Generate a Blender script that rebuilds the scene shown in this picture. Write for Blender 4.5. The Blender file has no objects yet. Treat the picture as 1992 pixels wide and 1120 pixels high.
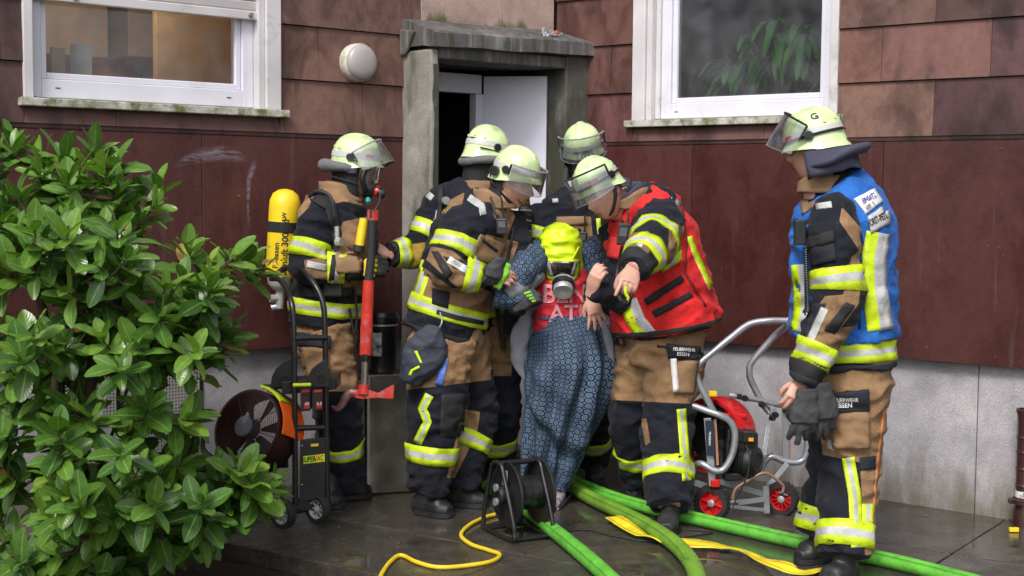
import bpy, bmesh, math, random
import numpy as np
from mathutils import Vector, Matrix, noise
from mathutils.bvhtree import BVHTree
random.seed(7)
V = Vector
PI = math.pi
SC = bpy.context.scene
COL = SC.collection
# ------------------------------------------------------------------ camera
F_PX = 2738.8; PITCH = .0684; ROLL = .0089; CAM_H = 1.557
FW = V((0, math.cos(PITCH), -math.sin(PITCH))); U0 = V((0, math.sin(PITCH), math.cos(PITCH)))
RI = V((1, 0, 0))*math.cos(ROLL)+U0*math.sin(ROLL); UP = -V((1, 0, 0))*math.sin(ROLL)+U0*math.cos(ROLL)
cam = bpy.data.cameras.new('camera'); camo = bpy.data.objects.new('camera', cam); COL.objects.link(camo)
cam.sensor_width = 36; cam.lens = F_PX/1992*36; cam.clip_start = .1; cam.clip_end = 500
camo.matrix_world = Matrix(((RI.x, UP.x, -FW.x, 0), (RI.y, UP.y, -FW.y, 0), (RI.z, UP.z, -FW.z, CAM_H), (0, 0, 0, 1)))
SC.camera = camo
CAM = V((0, 0, CAM_H))
# ------------------------------------------------------------------ world, sun, exposure
w = bpy.data.worlds.new('World'); SC.world = w; w.use_nodes = True
nt = w.node_tree; bg = nt.nodes['Background']
sky = nt.nodes.new('ShaderNodeTexSky'); sky.sky_type = 'NISHITA'; sky.sun_disc = False
SUN_EL = math.radians(48); SUN_AZ = math.radians(200)
sky.sun_elevation = SUN_EL; sky.sun_rotation = SUN_AZ
sky.air_density = 1.0; sky.dust_density = 4.0; sky.ozone_density = 1.0; sky.altitude = 100
hs = nt.nodes.new('ShaderNodeHueSaturation'); hs.inputs['Saturation'].default_value = .28
nt.links.new(sky.outputs[0], hs.inputs['Color']); nt.links.new(hs.outputs[0], bg.inputs[0])
bg.inputs[1].default_value = .15
sl = bpy.data.lights.new('sun', 'SUN'); sl.energy = 1.6; sl.angle = math.radians(14); sl.color = (1, .94, .87)
so = bpy.data.objects.new('sun', sl); COL.objects.link(so)
sd = V((math.sin(SUN_AZ)*math.cos(SUN_EL), math.cos(SUN_AZ)*math.cos(SUN_EL), math.sin(SUN_EL)))
so.rotation_euler = sd.to_track_quat('Z', 'Y').to_euler()
SC.view_settings.view_transform = 'Standard'; SC.view_settings.look = 'None'
SC.view_settings.gamma = 1; SC.view_settings.use_curve_mapping = False
SC.view_settings.exposure = .53
# ------------------------------------------------------------------ picture measurements -> world
def ray(x, y): return FW+RI*((x-996)/F_PX)+UP*((560-y)/F_PX)
def PX(x, y, Y):
    d = ray(x, y); return CAM+d*(Y/d.y)
def G(x, y, z=0):
    d = ray(x, y); return CAM+d*((z-CAM_H)/d.z)
def proj(P):
    d = P-CAM; Z = d.dot(FW)
    return 996+F_PX*d.dot(RI)/Z, 560-F_PX*d.dot(UP)/Z
# ------------------------------------------------------------------ materials
MATS = {}
def nodes(name):
    m = bpy.data.materials.new(name); m.use_nodes = True
    t = m.node_tree; return m, t, t.nodes['Principled BSDF']
def N(t, kind, **kw):
    n = t.nodes.new('ShaderNode'+kind)
    for k, v in kw.items():
        if k.startswith('i_'):
            key = k[2:]; key = int(key) if key.isdigit() else key.replace('_', ' ')
            n.inputs[key].default_value = v
        else: setattr(n, k, v)
    return n
def L(t, a, b): t.links.new(a, b)
def ramp(t, src, stops, interp='LINEAR'):
    r = N(t, 'ValToRGB'); r.color_ramp.interpolation = interp
    e = r.color_ramp.elements
    while len(e) < len(stops): e.new(.5)
    for i, (p, c) in enumerate(stops):
        e[i].position = p; e[i].color = (c if len(c) == 4 else (*c, 1)) if isinstance(c, tuple) else (c, c, c, 1)
    if src is not None: L(t, src, r.inputs[0])
    return r
def mix(t, fac, a, b, mode='MIX'):
    m = N(t, 'MixRGB', blend_type=mode)
    for i, s in enumerate((fac, a, b)):
        if hasattr(s, 'is_output'): L(t, s, m.inputs[i])
        elif isinstance(s, tuple): m.inputs[i].default_value = (*s, 1) if len(s) == 3 else s
        elif s is not None: m.inputs[i].default_value = s
    return m.outputs[0]
def mat(name, col, rough=.6, metal=0, var=.25, vs=9, bump=.15, bs=60, spec=.5, coat=0, dirt=None, ds=3, dth=.55):
    """plain surface: base colour with fine variation, optional dirt patches, bump"""
    if name in MATS: return MATS[name]
    m, t, b = nodes(name)
    co = N(t, 'TexCoord').outputs['Object']
    n1 = N(t, 'TexNoise', i_Scale=vs, i_Detail=5); L(t, co, n1.inputs['Vector'])
    r = ramp(t, n1.outputs[0], [(.3, 1-var), (.7, 1+var*.4)])
    c = mix(t, 1, col, r.outputs[0], 'MULTIPLY')
    if dirt:
        n3 = N(t, 'TexNoise', i_Scale=ds, i_Detail=8, i_Roughness=.65); L(t, co, n3.inputs['Vector'])
        r3 = ramp(t, n3.outputs[0], [(dth-.08, 0.), (dth+.12, 1.)])
        c = mix(t, r3.outputs[0], c, dirt)
    L(t, c, b.inputs['Base Color'])
    b.inputs['Metallic'].default_value = metal
    rr = ramp(t, n1.outputs[0], [(.3, max(0, rough-.1)), (.7, min(1, rough+.1))]); L(t, rr.outputs[0], b.inputs['Roughness'])
    b.inputs['Specular IOR Level'].default_value = spec; b.inputs['Coat Weight'].default_value = coat
    if bump:
        n2 = N(t, 'TexNoise', i_Scale=bs, i_Detail=4); L(t, co, n2.inputs['Vector'])
        bp = N(t, 'Bump', i_Strength=bump, i_Distance=.01); L(t, n2.outputs[0], bp.inputs['Height']); L(t, bp.outputs[0], b.inputs['Normal'])
    MATS[name] = m; return m
def fabric(name, ca, cb, rough=.85, weave=520, var=.3):
    """cloth of two colours; the mesh attribute 'reg' > 0 picks the second one"""
    m, t, b = nodes(name)
    co = N(t, 'TexCoord').outputs['Object']
    at = N(t, 'Attribute', attribute_name='reg')
    st = N(t, 'Math', operation='MULTIPLY_ADD'); st.inputs[1].default_value = .5; st.inputs[2].default_value = .5; st.use_clamp = True
    L(t, at.outputs['Fac'], st.inputs[0])
    gt = N(t, 'Math', operation='GREATER_THAN'); gt.inputs[1].default_value = .5; L(t, st.outputs[0], gt.inputs[0])
    c = mix(t, gt.outputs[0], ca, cb)
    # a sewn seam where the two cloths meet
    ab = N(t, 'Math', operation='ABSOLUTE'); L(t, at.outputs['Fac'], ab.inputs[0])
    lt = N(t, 'Math', operation='LESS_THAN'); lt.inputs[1].default_value = .8; L(t, ab.outputs[0], lt.inputs[0])
    c = mix(t, lt.outputs[0], c, (.012, .012, .015))
    n1 = N(t, 'TexNoise', i_Scale=7, i_Detail=7, i_Roughness=.65); L(t, co, n1.inputs['Vector'])
    r = ramp(t, n1.outputs[0], [(.3, 1-var*1.5), (.5, .95), (.72, 1.2)])
    c = mix(t, 1, c, r.outputs[0], 'MULTIPLY')
    n4 = N(t, 'TexNoise', i_Scale=22, i_Detail=6); L(t, co, n4.inputs['Vector'])
    r4 = ramp(t, n4.outputs[0], [(.62, 0.), (.8, .5)])
    c = mix(t, r4.outputs[0], c, (.05, .04, .03))
    L(t, c, b.inputs['Base Color']); b.inputs['Roughness'].default_value = rough
    b.inputs['Specular IOR Level'].default_value = .2
    b.inputs['Sheen Weight'].default_value = .05; b.inputs['Sheen Roughness'].default_value = .5
    wv = N(t, 'TexNoise', i_Scale=weave, i_Detail=2); L(t, co, wv.inputs['Vector'])
    w2 = N(t, 'TexNoise', i_Scale=28, i_Detail=5, i_Roughness=.6, i_Distortion=.6); L(t, co, w2.inputs['Vector'])
    ad = N(t, 'Math', operation='MULTIPLY_ADD'); ad.inputs[1].default_value = .12; L(t, wv.outputs[0], ad.inputs[0]); L(t, w2.outputs[0], ad.inputs[2])
    bp = N(t, 'Bump', i_Strength=.65, i_Distance=.012); L(t, ad.outputs[0], bp.inputs['Height']); L(t, bp.outputs[0], b.inputs['Normal'])
    MATS[name] = m; return m
NAVY = (.010, .0115, .019); TAN = (.25, .15, .078)
fabric('turnout_cloth', NAVY, TAN)
fabric('red_cloth', (.62, .02, .022), (.03, .03, .035), rough=.7)
fabric('blue_cloth', (.02, .13, .48), (.015, .05, .2), rough=.7)
fabric('trouser_cloth', NAVY, TAN)
fabric('lit_turnout_cloth', NAVY, (.42, .27, .05))  # ochre second colour paints the light on the lower sleeve
TAN2 = mat('tan_cloth', TAN, .85, var=.3, bump=.4, bs=40)
NAVYM = mat('navy_cloth', (.011, .0125, .021), .85, var=.3, bump=.4, bs=40)
BLACKC = mat('black_cloth', (.012, .012, .014), .8, bump=.3, bs=40)
def band_mat(name, seq, hatch=True):
    """reflective tape: seq of (v limit, colour, is_silver) across the tape, fine diagonal hatching"""
    m, t, b = nodes(name)
    uv = N(t, 'UVMap').outputs[0]; sp = N(t, 'SeparateXYZ'); L(t, uv, sp.inputs[0])
    st = [(0., seq[0][1])]+[(seq[i-1][0], seq[i][1]) for i in range(1, len(seq))]
    r = ramp(t, sp.outputs[1], st, 'CONSTANT'); c = r.outputs[0]
    if hatch:
        a = N(t, 'Math', operation='MULTIPLY_ADD'); a.inputs[1].default_value = .035; L(t, sp.outputs[1], a.inputs[0]); L(t, sp.outputs[0], a.inputs[2])
        s = N(t, 'Math', operation='MULTIPLY'); s.inputs[1].default_value = 150; L(t, a.outputs[0], s.inputs[0])
        f = N(t, 'Math', operation='FRACT'); L(t, s.outputs[0], f.inputs[0])
        g = N(t, 'Math', operation='LESS_THAN'); g.inputs[1].default_value = .28; L(t, f.outputs[0], g.inputs[0])
        gm = N(t, 'Math', operation='MULTIPLY'); gm.inputs[1].default_value = .45; L(t, g.outputs[0], gm.inputs[0])
        c = mix(t, gm.outputs[0], c, (.16, .2, .03))
    co = N(t, 'TexCoord').outputs['Object']
    n = N(t, 'TexNoise', i_Scale=14, i_Detail=6); L(t, co, n.inputs['Vector']); rr = ramp(t, n.outputs[0], [(.3, .62), (.65, 1.)])
    c = mix(t, 1, c, rr.outputs[0], 'MULTIPLY')
    L(t, c, b.inputs['Base Color']); b.inputs['Roughness'].default_value = .45
    w2 = N(t, 'TexNoise', i_Scale=30, i_Detail=3); L(t, co, w2.inputs['Vector'])
    bp = N(t, 'Bump', i_Strength=.5, i_Distance=.01); L(t, w2.outputs[0], bp.inputs['Height']); L(t, bp.outputs[0], b.inputs['Normal'])
    MATS[name] = m; return m
YEL = (.62, .82, .012); SIL = (.52, .53, .54)
BAND = band_mat('reflective_tape', [(.34, YEL), (.66, SIL), (1, YEL)])
SBAND = band_mat('silver_tape', [(1, SIL)])
VBAND = band_mat('vest_tape', [(.5, SIL), (1, YEL)], False)
YBAND = band_mat('yellow_tape', [(1, YEL)], False)
HOSEBAND = band_mat('striped_strap', [(.14, (.75, .72, .03)), (.24, (.8, .2, .01)), (.76, (.75, .72, .03)), (.86, (.8, .2, .01)), (1, (.75, .72, .03))], False)
SKIN = mat('skin', (.56, .31, .235), .42, var=.22, vs=16, bump=.1, bs=90, spec=.4)
MATS['skin'].node_tree.nodes['Principled BSDF'].inputs['Subsurface Weight'].default_value = .1
MATS['skin'].node_tree.nodes['Principled BSDF'].inputs['Subsurface Radius'].default_value = (.01, .004, .002)
HAIR = mat('hair', (.05, .03, .02), .6, bump=.6, bs=200)
HELM = mat('helmet_shell', (.58, .74, .37), .3, var=.08, vs=6, bump=.03, coat=.3, dirt=(.33, .42, .24), ds=13, dth=.58)
BLK = mat('black_plastic', (.014, .014, .015), .38, var=.3, bump=.05)
BLKM = mat('black_metal', (.016, .016, .018), .3, metal=.2, var=.3, bump=.05, spec=.6)
RUB = mat('rubber', (.018, .018, .019), .65, bump=.2)
BOOT = mat('boot_leather', (.02, .02, .022), .52, var=.3, bump=.4, bs=45)
SILM = mat('silver_trim', (.5, .5, .52), .35, metal=.5, bump=.05)
STEEL = mat('brushed_steel', (.44, .42, .36), .24, metal=.85, var=.35, vs=3, bump=.08, bs=20, dirt=(.2, .19, .17), ds=2.2, dth=.56)
ALU = mat('grey_tube_metal', (.36, .38, .41), .33, metal=.55, var=.15, bump=.05)
RED = mat('red_paint', (.55, .012, .012), .3, var=.15, bump=.05, coat=.3)
REDW = mat('worn_red_paint', (.5, .03, .02), .45, bump=.2, dirt=(.2, .18, .17), ds=18, dth=.62)
YELP = mat('yellow_paint', (.78, .56, .015), .4, var=.12, bump=.05, dirt=(.12, .09, .02), ds=14, dth=.68)
YELR = mat('yellow_rubber', (.72, .52, .02), .5, var=.15)
ORG = mat('orange_guard', (.85, .12, .01), .5)
LIME = mat('lime_plastic', (.6, .8, .02), .4)
GRNG = mat('green_glove_print', (.25, .6, .04), .6)
WHT = mat('white_print', (.75, .75, .74), .6, var=.15, bump=0)
BLKP = mat('black_print', (.012, .012, .013), .6, bump=0)
REDP = mat('red_print', (.6, .02, .01), .5, bump=0)
DKGL = mat('dark_glove', (.035, .037, .042), .75, bump=.5, bs=35)
NAPE = mat('nape_cloth', (.05, .05, .085), .85, bump=.5, bs=30)
GREYC = mat('grey_cotton', (.24, .25, .29), .9, bump=.3, bs=60)
def _g():
    pass
def glassy(name, tint, gloss=.12, rough=.05, dens=.25, haze=0.):
    m, t, b = nodes(name); t.nodes.remove(b)
    out = t.nodes['Material Output']
    tr = N(t, 'BsdfTransparent'); tr.inputs[0].default_value = (*tint, 1)
    gl = N(t, 'BsdfGlossy'); gl.inputs['Roughness'].default_value = rough; gl.inputs['Color'].default_value = (.9, .9, .92, 1)
    fr = N(t, 'Fresnel'); fr.inputs['IOR'].default_value = 1.5
    a = N(t, 'Math', operation='ADD'); a.inputs[1].default_value = gloss*.5; a.use_clamp = True; L(t, fr.outputs[0], a.inputs[0])
    mx = N(t, 'MixShader'); L(t, a.outputs[0], mx.inputs[0]); L(t, tr.outputs[0], mx.inputs[1]); L(t, gl.outputs[0], mx.inputs[2])
    last = mx.outputs[0]
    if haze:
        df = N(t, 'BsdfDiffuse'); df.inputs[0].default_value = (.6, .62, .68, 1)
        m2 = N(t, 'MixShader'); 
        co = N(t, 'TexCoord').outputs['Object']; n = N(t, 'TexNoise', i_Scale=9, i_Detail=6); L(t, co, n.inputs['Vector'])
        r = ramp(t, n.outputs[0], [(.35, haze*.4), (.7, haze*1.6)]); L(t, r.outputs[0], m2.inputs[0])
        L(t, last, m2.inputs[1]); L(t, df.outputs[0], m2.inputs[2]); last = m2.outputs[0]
    L(t, last, out.inputs[0]); MATS[name] = m; return m
VIS = glassy('visor_clear', (.84, .85, .88), .2, .07, haze=.07)
WGL = glassy('window_glass', (.85, .88, .9), .03, .1, haze=.045)  # pale diffuse haze paints sky glare onto the panes
MSK = glassy('mask_lens', (.45, .43, .42), .25, .05, haze=.04)
# ------------------------------------------------------------------ mesh helpers
def link(o): COL.objects.link(o); return o
def empty(name, loc, label, cat, group=None):
    o = bpy.data.objects.new(name, None); o.empty_display_size = .1; o.location = loc; o['label'] = label; o['category'] = cat
    if group: o['group'] = group
    return link(o)
def tag(o, label, cat, group=None):
    o['label'] = label; o['category'] = cat
    if group: o['group'] = group
    return o
def wloc(o):
    p = V((0, 0, 0))
    while o: p = p+o.location; o = o.parent
    return p
class MB:
    """collects geometry in world coordinates and links it as one mesh object"""
    def __init__(s): s.v = []; s.f = []; s.mi = []; s.uv = None; s.smooth = []
    def add(s, vs, fs, mi=0, smooth=False):
        b = len(s.v); s.v += [V(p) for p in vs]
        for f in fs: s.f.append(tuple(b+i for i in f)); s.mi.append(mi); s.smooth.append(smooth)
        return b
    def box8(s, p, mi=0):
        s.add(p, [(0, 3, 2, 1), (4, 5, 6, 7), (0, 1, 5, 4), (1, 2, 6, 5), (2, 3, 7, 6), (3, 0, 4, 7)], mi)
    def box(s, c, x, y, z, hx, hy, hz, mi=0):
        c = V(c); x = V(x).normalized()*hx; y = V(y).normalized()*hy; z = V(z).normalized()*hz
        s.box8([c-x-y-z, c+x-y-z, c+x+y-z, c-x+y-z, c-x-y+z, c+x-y+z, c+x+y+z, c-x+y+z], mi)
    def tube(s, pts, r, n=10, mi=0, closed=False, cap=True, smoothpath=0, flat=1., hint=None):
        pts = [V(p) for p in pts]
        if smoothpath: pts = catmull(pts, smoothpath, closed)
        rs = r if isinstance(r, (list, tuple)) else [r]*len(pts)
        if len(rs) != len(pts):
            rs = [rs[min(len(rs)-1, int(i*(len(rs)-1)/(len(pts)-1)))]*(1-(i*(len(rs)-1)/(len(pts)-1))%1)+rs[min(len(rs)-1, int(i*(len(rs)-1)/(len(pts)-1))+1)]*((i*(len(rs)-1)/(len(pts)-1))%1) for i in range(len(pts))]
        m = len(pts); T = []
        for i in range(m):
            a = pts[(i-1) % m] if closed else pts[max(0, i-1)]; b = pts[(i+1) % m] if closed else pts[min(m-1, i+1)]
            T.append((b-a).normalized())
        h = V(hint) if hint else (V((0, 0, 1)) if abs(T[0].z) < .9 else V((0, 1, 0)))
        vs = []
        u = None
        for i in range(m):
            if u is None or hint: u = h-T[i]*h.dot(T[i])
            else: u = u-T[i]*u.dot(T[i])
            if u.length < 1e-5: u = T[i].orthogonal()
            u = u.normalized(); wv = T[i].cross(u)
            for k in range(n):
                a = 2*PI*k/n; vs.append(pts[i]+(u*math.cos(a)*flat+wv*math.sin(a))*rs[i])
        fs = []
        for i in range(m if closed else m-1):
            j = (i+1) % m
            for k in range(n): fs.append((i*n+k, i*n+(k+1) % n, j*n+(k+1) % n, j*n+k))
        if cap and not closed: fs.append(tuple(range(n))[::-1]); fs.append(tuple((m-1)*n+k for k in range(n)))
        s.add(vs, fs, mi, True)
        return pts
    def disc(s, c, ax, r0, r1=None, t=0, n=32, mi=0, lathe=None):
        """lathe profile [(radius, along)] about the axis ax"""
        ax = V(ax).normalized(); u = ax.orthogonal().normalized(); wv = ax.cross(u); c = V(c)
        prof = lathe or [(0, 0), (r0, 0), (r0, t), (0, t)]
        vs = []; fs = []
        for (r, h) in prof:
            for k in range(n):
                a = 2*PI*k/n; vs.append(c+ax*h+(u*math.cos(a)+wv*math.sin(a))*max(r, 1e-4))
        for i in range(len(prof)-1):
            for k in range(n): fs.append((i*n+k, i*n+(k+1) % n, (i+1)*n+(k+1) % n, (i+1)*n+k))
        s.add(vs, fs, mi, True)
    def build(s, name, m, parent=None, fix=True, kind=None, bevel=0, loc=None):
        if not s.v: return None
        base = wloc(parent) if parent else (V(loc) if loc is not None else V((0, 0, 0)))
        me = bpy.data.meshes.new(name)
        me.from_pydata([p-base for p in s.v], [], s.f)
        ms = m if isinstance(m, (list, tuple)) else [m]
        for q in ms: me.materials.append(q)
        me.polygons.foreach_set('material_index', s.mi)
        me.polygons.foreach_set('use_smooth', s.smooth)
        if s.uv:
            l = me.uv_layers.new(name='UVMap')
            for i, lo in enumerate(me.loops): l.data[i].uv = s.uv[lo.vertex_index]
        if fix:
            bm = bmesh.new(); bm.from_mesh(me); bmesh.ops.recalc_face_normals(bm, faces=bm.faces)
            if bevel:
                bmesh.ops.remove_doubles(bm, verts=bm.verts, dist=1e-5)
                bmesh.ops.bevel(bm, geom=[e for e in bm.edges if len(e.link_faces) == 2 and e.calc_face_angle(0) > .7], offset=bevel, segments=2, affect='EDGES', profile=.5)
            for e in bm.edges:
                if len(e.link_faces) == 2 and e.calc_face_angle(0) > .75: e.smooth = False
            bm.to_mesh(me); bm.free()
        o = bpy.data.objects.new(name, me)
        if parent: o.parent = parent
        elif loc is not None: o.location = loc
        if kind: o['kind'] = kind
        return link(o)
def catmull(P, k, closed=False):
    n = len(P); out = []
    for i in range(n if closed else n-1):
        p0 = P[(i-1) % n] if closed else P[max(i-1, 0)]; p1 = P[i]; p2 = P[(i+1) % n]; p3 = P[(i+2) % n] if closed else P[min(i+2, n-1)]
        for j in range(k):
            t = j/k
            out.append(.5*((2*p1)+(-p0+p2)*t+(2*p0-5*p1+4*p2-p3)*t*t+(-p0+3*p1-3*p2+p3)*t**3))
    if not closed: out.append(P[-1])
    return out
_tc = {}
def text2d(s, bold=False):
    """flat outline letters as (verts, faces), height of a capital about 0.7"""
    if s in _tc: return _tc[s]
    cu = bpy.data.curves.new('lettering', 'FONT'); cu.body = s; cu.align_x = 'CENTER'; cu.align_y = 'CENTER'; cu.resolution_u = 3
    if bold: cu.offset = .02
    o = bpy.data.objects.new('lettering', cu); COL.objects.link(o)
    dg = bpy.context.evaluated_depsgraph_get(); me = o.evaluated_get(dg).to_mesh()
    vs = [v.co.copy() for v in me.vertices]; fs = [tuple(p.vertices) for p in me.polygons]
    o.evaluated_get(dg).to_mesh_clear(); bpy.data.objects.remove(o); bpy.data.curves.remove(cu)
    _tc[s] = (vs, fs); return vs, fs
def text_plane(name, s, c, right, up, size, m, parent, sx=1, bold=True, fn=None):
    vs, fs = text2d(s, bold); right = V(right).normalized(); up = V(up).normalized(); b = MB()
    b.add([fn(v.x*size*sx, v.y*size) if fn else V(c)+right*(v.x*size*sx)+up*(v.y*size) for v in vs], fs)
    return b.build(name, m, parent, fix=False)
# ------------------------------------------------------------------ the setting: building
TH1 = .6985; TH2 = .6858; CN = V((.2295, 8.4235, 0))
DL = V((-math.cos(TH1), -math.sin(TH1), 0)); NL = V((math.sin(TH1), -math.cos(TH1), 0))
DR = V((math.cos(TH2), -math.sin(TH2), 0)); NR = V((-math.sin(TH2), -math.cos(TH2), 0))
ZU = V((0, 0, 1))
def LW(s, z, n=0): return CN+DL*s+NL*n+ZU*z
def RW(s, z, n=0): return CN+DR*s+NR*n+ZU*z
def wb(b, W, s0, s1, z0, z1, n0, n1, mi=0):
    b.box8([W(s0, z0, n0), W(s1, z0, n0), W(s1, z0, n1), W(s0, z0, n1), W(s0, z1, n0), W(s1, z1, n0), W(s1, z1, n1), W(s0, z1, n1)], mi)
def wbo(name, m, parent, W, *a, bevel=0):
    b = MB(); wb(b, W, *a); return b.build(name, m, parent, bevel=bevel)
Z0 = 1.846; TT = .276; TW = .552; ZB = .742
# cladding: weathered fibre cement with rain stains, one tone per piece (object colour)
def clad_mat(name, stain=.5, rough=.42):
    m, t, b = nodes(name)
    oi = N(t, 'ObjectInfo'); geo = N(t, 'NewGeometry').outputs['Position']
    mp = N(t, 'Mapping'); mp.inputs['Scale'].default_value = (2.6, 2.6, 1.5); L(t, geo, mp.inputs[0])
    n1 = N(t, 'TexNoise', i_Scale=1.7, i_Detail=9, i_Roughness=.62, i_Distortion=.4); L(t, mp.outputs[0], n1.inputs['Vector'])
    r1 = ramp(t, n1.outputs[0], [(.34, 1.15), (.47, .98), (.54, .7), (.64, .42)])
    c = mix(t, stain, oi.outputs['Color'], mix(t, 1, oi.outputs['Color'], r1.outputs[0], 'MULTIPLY'))
    n2 = N(t, 'TexNoise', i_Scale=22, i_Detail=8, i_Roughness=.7); L(t, geo, n2.inputs['Vector'])
    r2 = ramp(t, n2.outputs[0], [(.35, .85), (.6, 1.05), (.75, 1.2)]); c = mix(t, 1, c, r2.outputs[0], 'MULTIPLY')
    # pale lime runs and scratches
    mp2 = N(t, 'Mapping'); mp2.inputs['Scale'].default_value = (14, 14, .7); L(t, geo, mp2.inputs[0])
    n3 = N(t, 'TexNoise', i_Scale=1.4, i_Detail=6); L(t, mp2.outputs[0], n3.inputs['Vector'])
    r3 = ramp(t, n3.outputs[0], [(.64, 0.), (.78, .22)]); c = mix(t, r3.outputs[0], c, (.2, .17, .18))
    vo = N(t, 'TexNoise', i_Scale=60, i_Detail=2); L(t, geo, vo.inputs['Vector'])
    r4 = ramp(t, vo.outputs[0], [(.76, 0.), (.8, .6)]); c = mix(t, r4.outputs[0], c, (.3, .27, .26))
    L(t, c, b.inputs['Base Color'])
    rr = ramp(t, n1.outputs[0], [(.4, rough+.12), (.62, rough-.12)]); L(t, rr.outputs[0], b.inputs['Roughness'])
    b.inputs['Specular IOR Level'].default_value = .35
    bp = N(t, 'Bump', i_Strength=.2, i_Distance=.006); L(t, n2.outputs[0], bp.inputs['Height']); L(t, bp.outputs[0], b.inputs['Normal'])
    MATS[name] = m; return m
CLAD = clad_mat('fibre_cement_cladding', 1., .5)
PANEL = clad_mat('smooth_brown_panel', .4, .28)
def conc_mat(name, base, moss, mossz=None, pale=(.3, .29, .27)):
    m, t, b = nodes(name)
    geo = N(t, 'NewGeometry').outputs['Position']
    n0 = N(t, 'TexNoise', i_Scale=3.2, i_Detail=9, i_Roughness=.65); L(t, geo, n0.inputs['Vector'])
    r0 = ramp(t, n0.outputs[0], [(.3, tuple(x*.6 for x in base)), (.55, base), (.72, pale)]); c = r0.outputs[0]
    n1 = N(t, 'TexNoise', i_Scale=130, i_Detail=3); L(t, geo, n1.inputs['Vector'])
    r1 = ramp(t, n1.outputs[0], [(.35, .84), (.65, 1.08)]); c = mix(t, 1, c, r1.outputs[0], 'MULTIPLY')
    mp = N(t, 'Mapping'); mp.inputs['Scale'].default_value = (5, 5, 1.1); L(t, geo, mp.inputs[0])
    n2 = N(t, 'TexNoise', i_Scale=1.6, i_Detail=8, i_Roughness=.6); L(t, mp.outputs[0], n2.inputs['Vector'])
    f = n2.outputs[0]
    if mossz:
        sp = N(t, 'SeparateXYZ'); L(t, geo, sp.inputs[0])
        mr = N(t, 'MapRange'); mr.inputs['From Min'].default_value = mossz[0]; mr.inputs['From Max'].default_value = mossz[1]
        mr.inputs['To Min'].default_value = mossz[2]; mr.inputs['To Max'].default_value = mossz[3]; L(t, sp.outputs[2], mr.inputs[0])
        ad = N(t, 'Math', operation='ADD'); L(t, f, ad.inputs[0]); L(t, mr.outputs[0], ad.inputs[1]); f = ad.outputs[0]
    r2 = ramp(t, f, [(.40, 0.), (.72, .9)] if name == 'painted_plinth_concrete' else [(.47, 0.), (.6, .9)]); c = mix(t, r2.outputs[0], c, moss)
    if name == 'canopy_concrete':
        m9 = N(t, 'Mapping'); m9.inputs['Scale'].default_value = (16, 16, .8); L(t, geo, m9.inputs[0]); n9 = N(t, 'TexNoise', i_Scale=1.5, i_Detail=7, i_Roughness=.7); L(t, m9.outputs[0], n9.inputs['Vector'])
        c = mix(t, ramp(t, n9.outputs[0], [(.38, .55), (.47, 0.)]).outputs[0], c, (.03, .028, .026)); c = mix(t, ramp(t, n9.outputs[0], [(.53, 0.), (.64, .4)]).outputs[0], c, (.30, .29, .27))
    L(t, c, b.inputs['Base Color']); b.inputs['Roughness'].default_value = .75
    bp = N(t, 'Bump', i_Strength=.35, i_Distance=.01); L(t, n1.outputs[0], bp.inputs['Height'])
    b2 = N(t, 'Bump', i_Strength=.3, i_Distance=.02); L(t, n0.outputs[0], b2.inputs['Height']); L(t, bp.outputs[0], b2.inputs['Normal']); L(t, b2.outputs[0], b.inputs['Normal'])
    MATS[name] = m; return m
PLINTH = conc_mat('painted_plinth_concrete', (.38, .365, .39), (.13, .115, .08), (.03, .42, .2, -.22), (.5, .48, .49))
PORCH = conc_mat('mossy_porch_concrete', (.27, .26, .235), (.085, .085, .055), (1.2, 2.3, -.10, -.02), (.40, .39, .36))
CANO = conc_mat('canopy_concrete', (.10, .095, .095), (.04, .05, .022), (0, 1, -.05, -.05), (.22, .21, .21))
PVC = mat('window_plastic', (.66, .66, .74), .35, var=.08, vs=4, bump=.02, dirt=(.5, .49, .5), ds=3, dth=.66)
PVC2 = mat('weathered_trim', (.58, .56, .58), .45, var=.15, vs=4, bump=.1, bs=20, dirt=(.3, .29, .27), ds=6, dth=.64)
SILL = mat('mossy_sill_stone', (.5, .48, .44), .7, var=.2, bump=.4, bs=90, dirt=(.12, .14, .05), ds=14, dth=.5)
SHUT = mat('roller_shutter_slat', (.46, .43, .44), .45, var=.15, vs=5, bump=.05)
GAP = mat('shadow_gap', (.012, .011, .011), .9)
DOORM = mat('door_white', (.62, .62, .72), .4, var=.08, vs=3, bump=.04, dirt=(.42, .42, .47), ds=2.5, dth=.66)
bld = empty('building', CN, 'brown tile-clad building with white windows and a mossy concrete porch in the inside corner', 'building')
# solid wall core (openings left free), one mesh
def core(W, rects, n0=-.3, n1=-.012):
    b = MB()
    for (a, c, z0, z1) in rects: wb(b, W, a, c, z0, z1, n0, n1)
    return b
WL_S0, WL_S1, WL_Z = 1.86, 3.185, 1.925      # left window opening
WR_S0, WR_S1 = .585, 1.85
DS0, DS1, DZ = .13, 1.0, 2.26                # doorway
cb = core(LW, [(-.3, DS0, 0, 4.6), (DS0, DS1, DZ, 4.6), (DS1, WL_S0, ZB, 4.6), (WL_S0, WL_S1, ZB, WL_Z), (WL_S0, WL_S1, 3.15, 4.6), (WL_S1, 7.5, ZB, 4.6)])
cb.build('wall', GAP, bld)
cb = core(RW, [(.02, WR_S0, ZB, 4.6), (WR_S0, WR_S1, ZB, WL_Z), (WR_S0, WR_S1, 3.15, 4.6), (WR_S1, 7.5, ZB, 4.6)])
cb.build('wall', GAP, bld)
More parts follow.
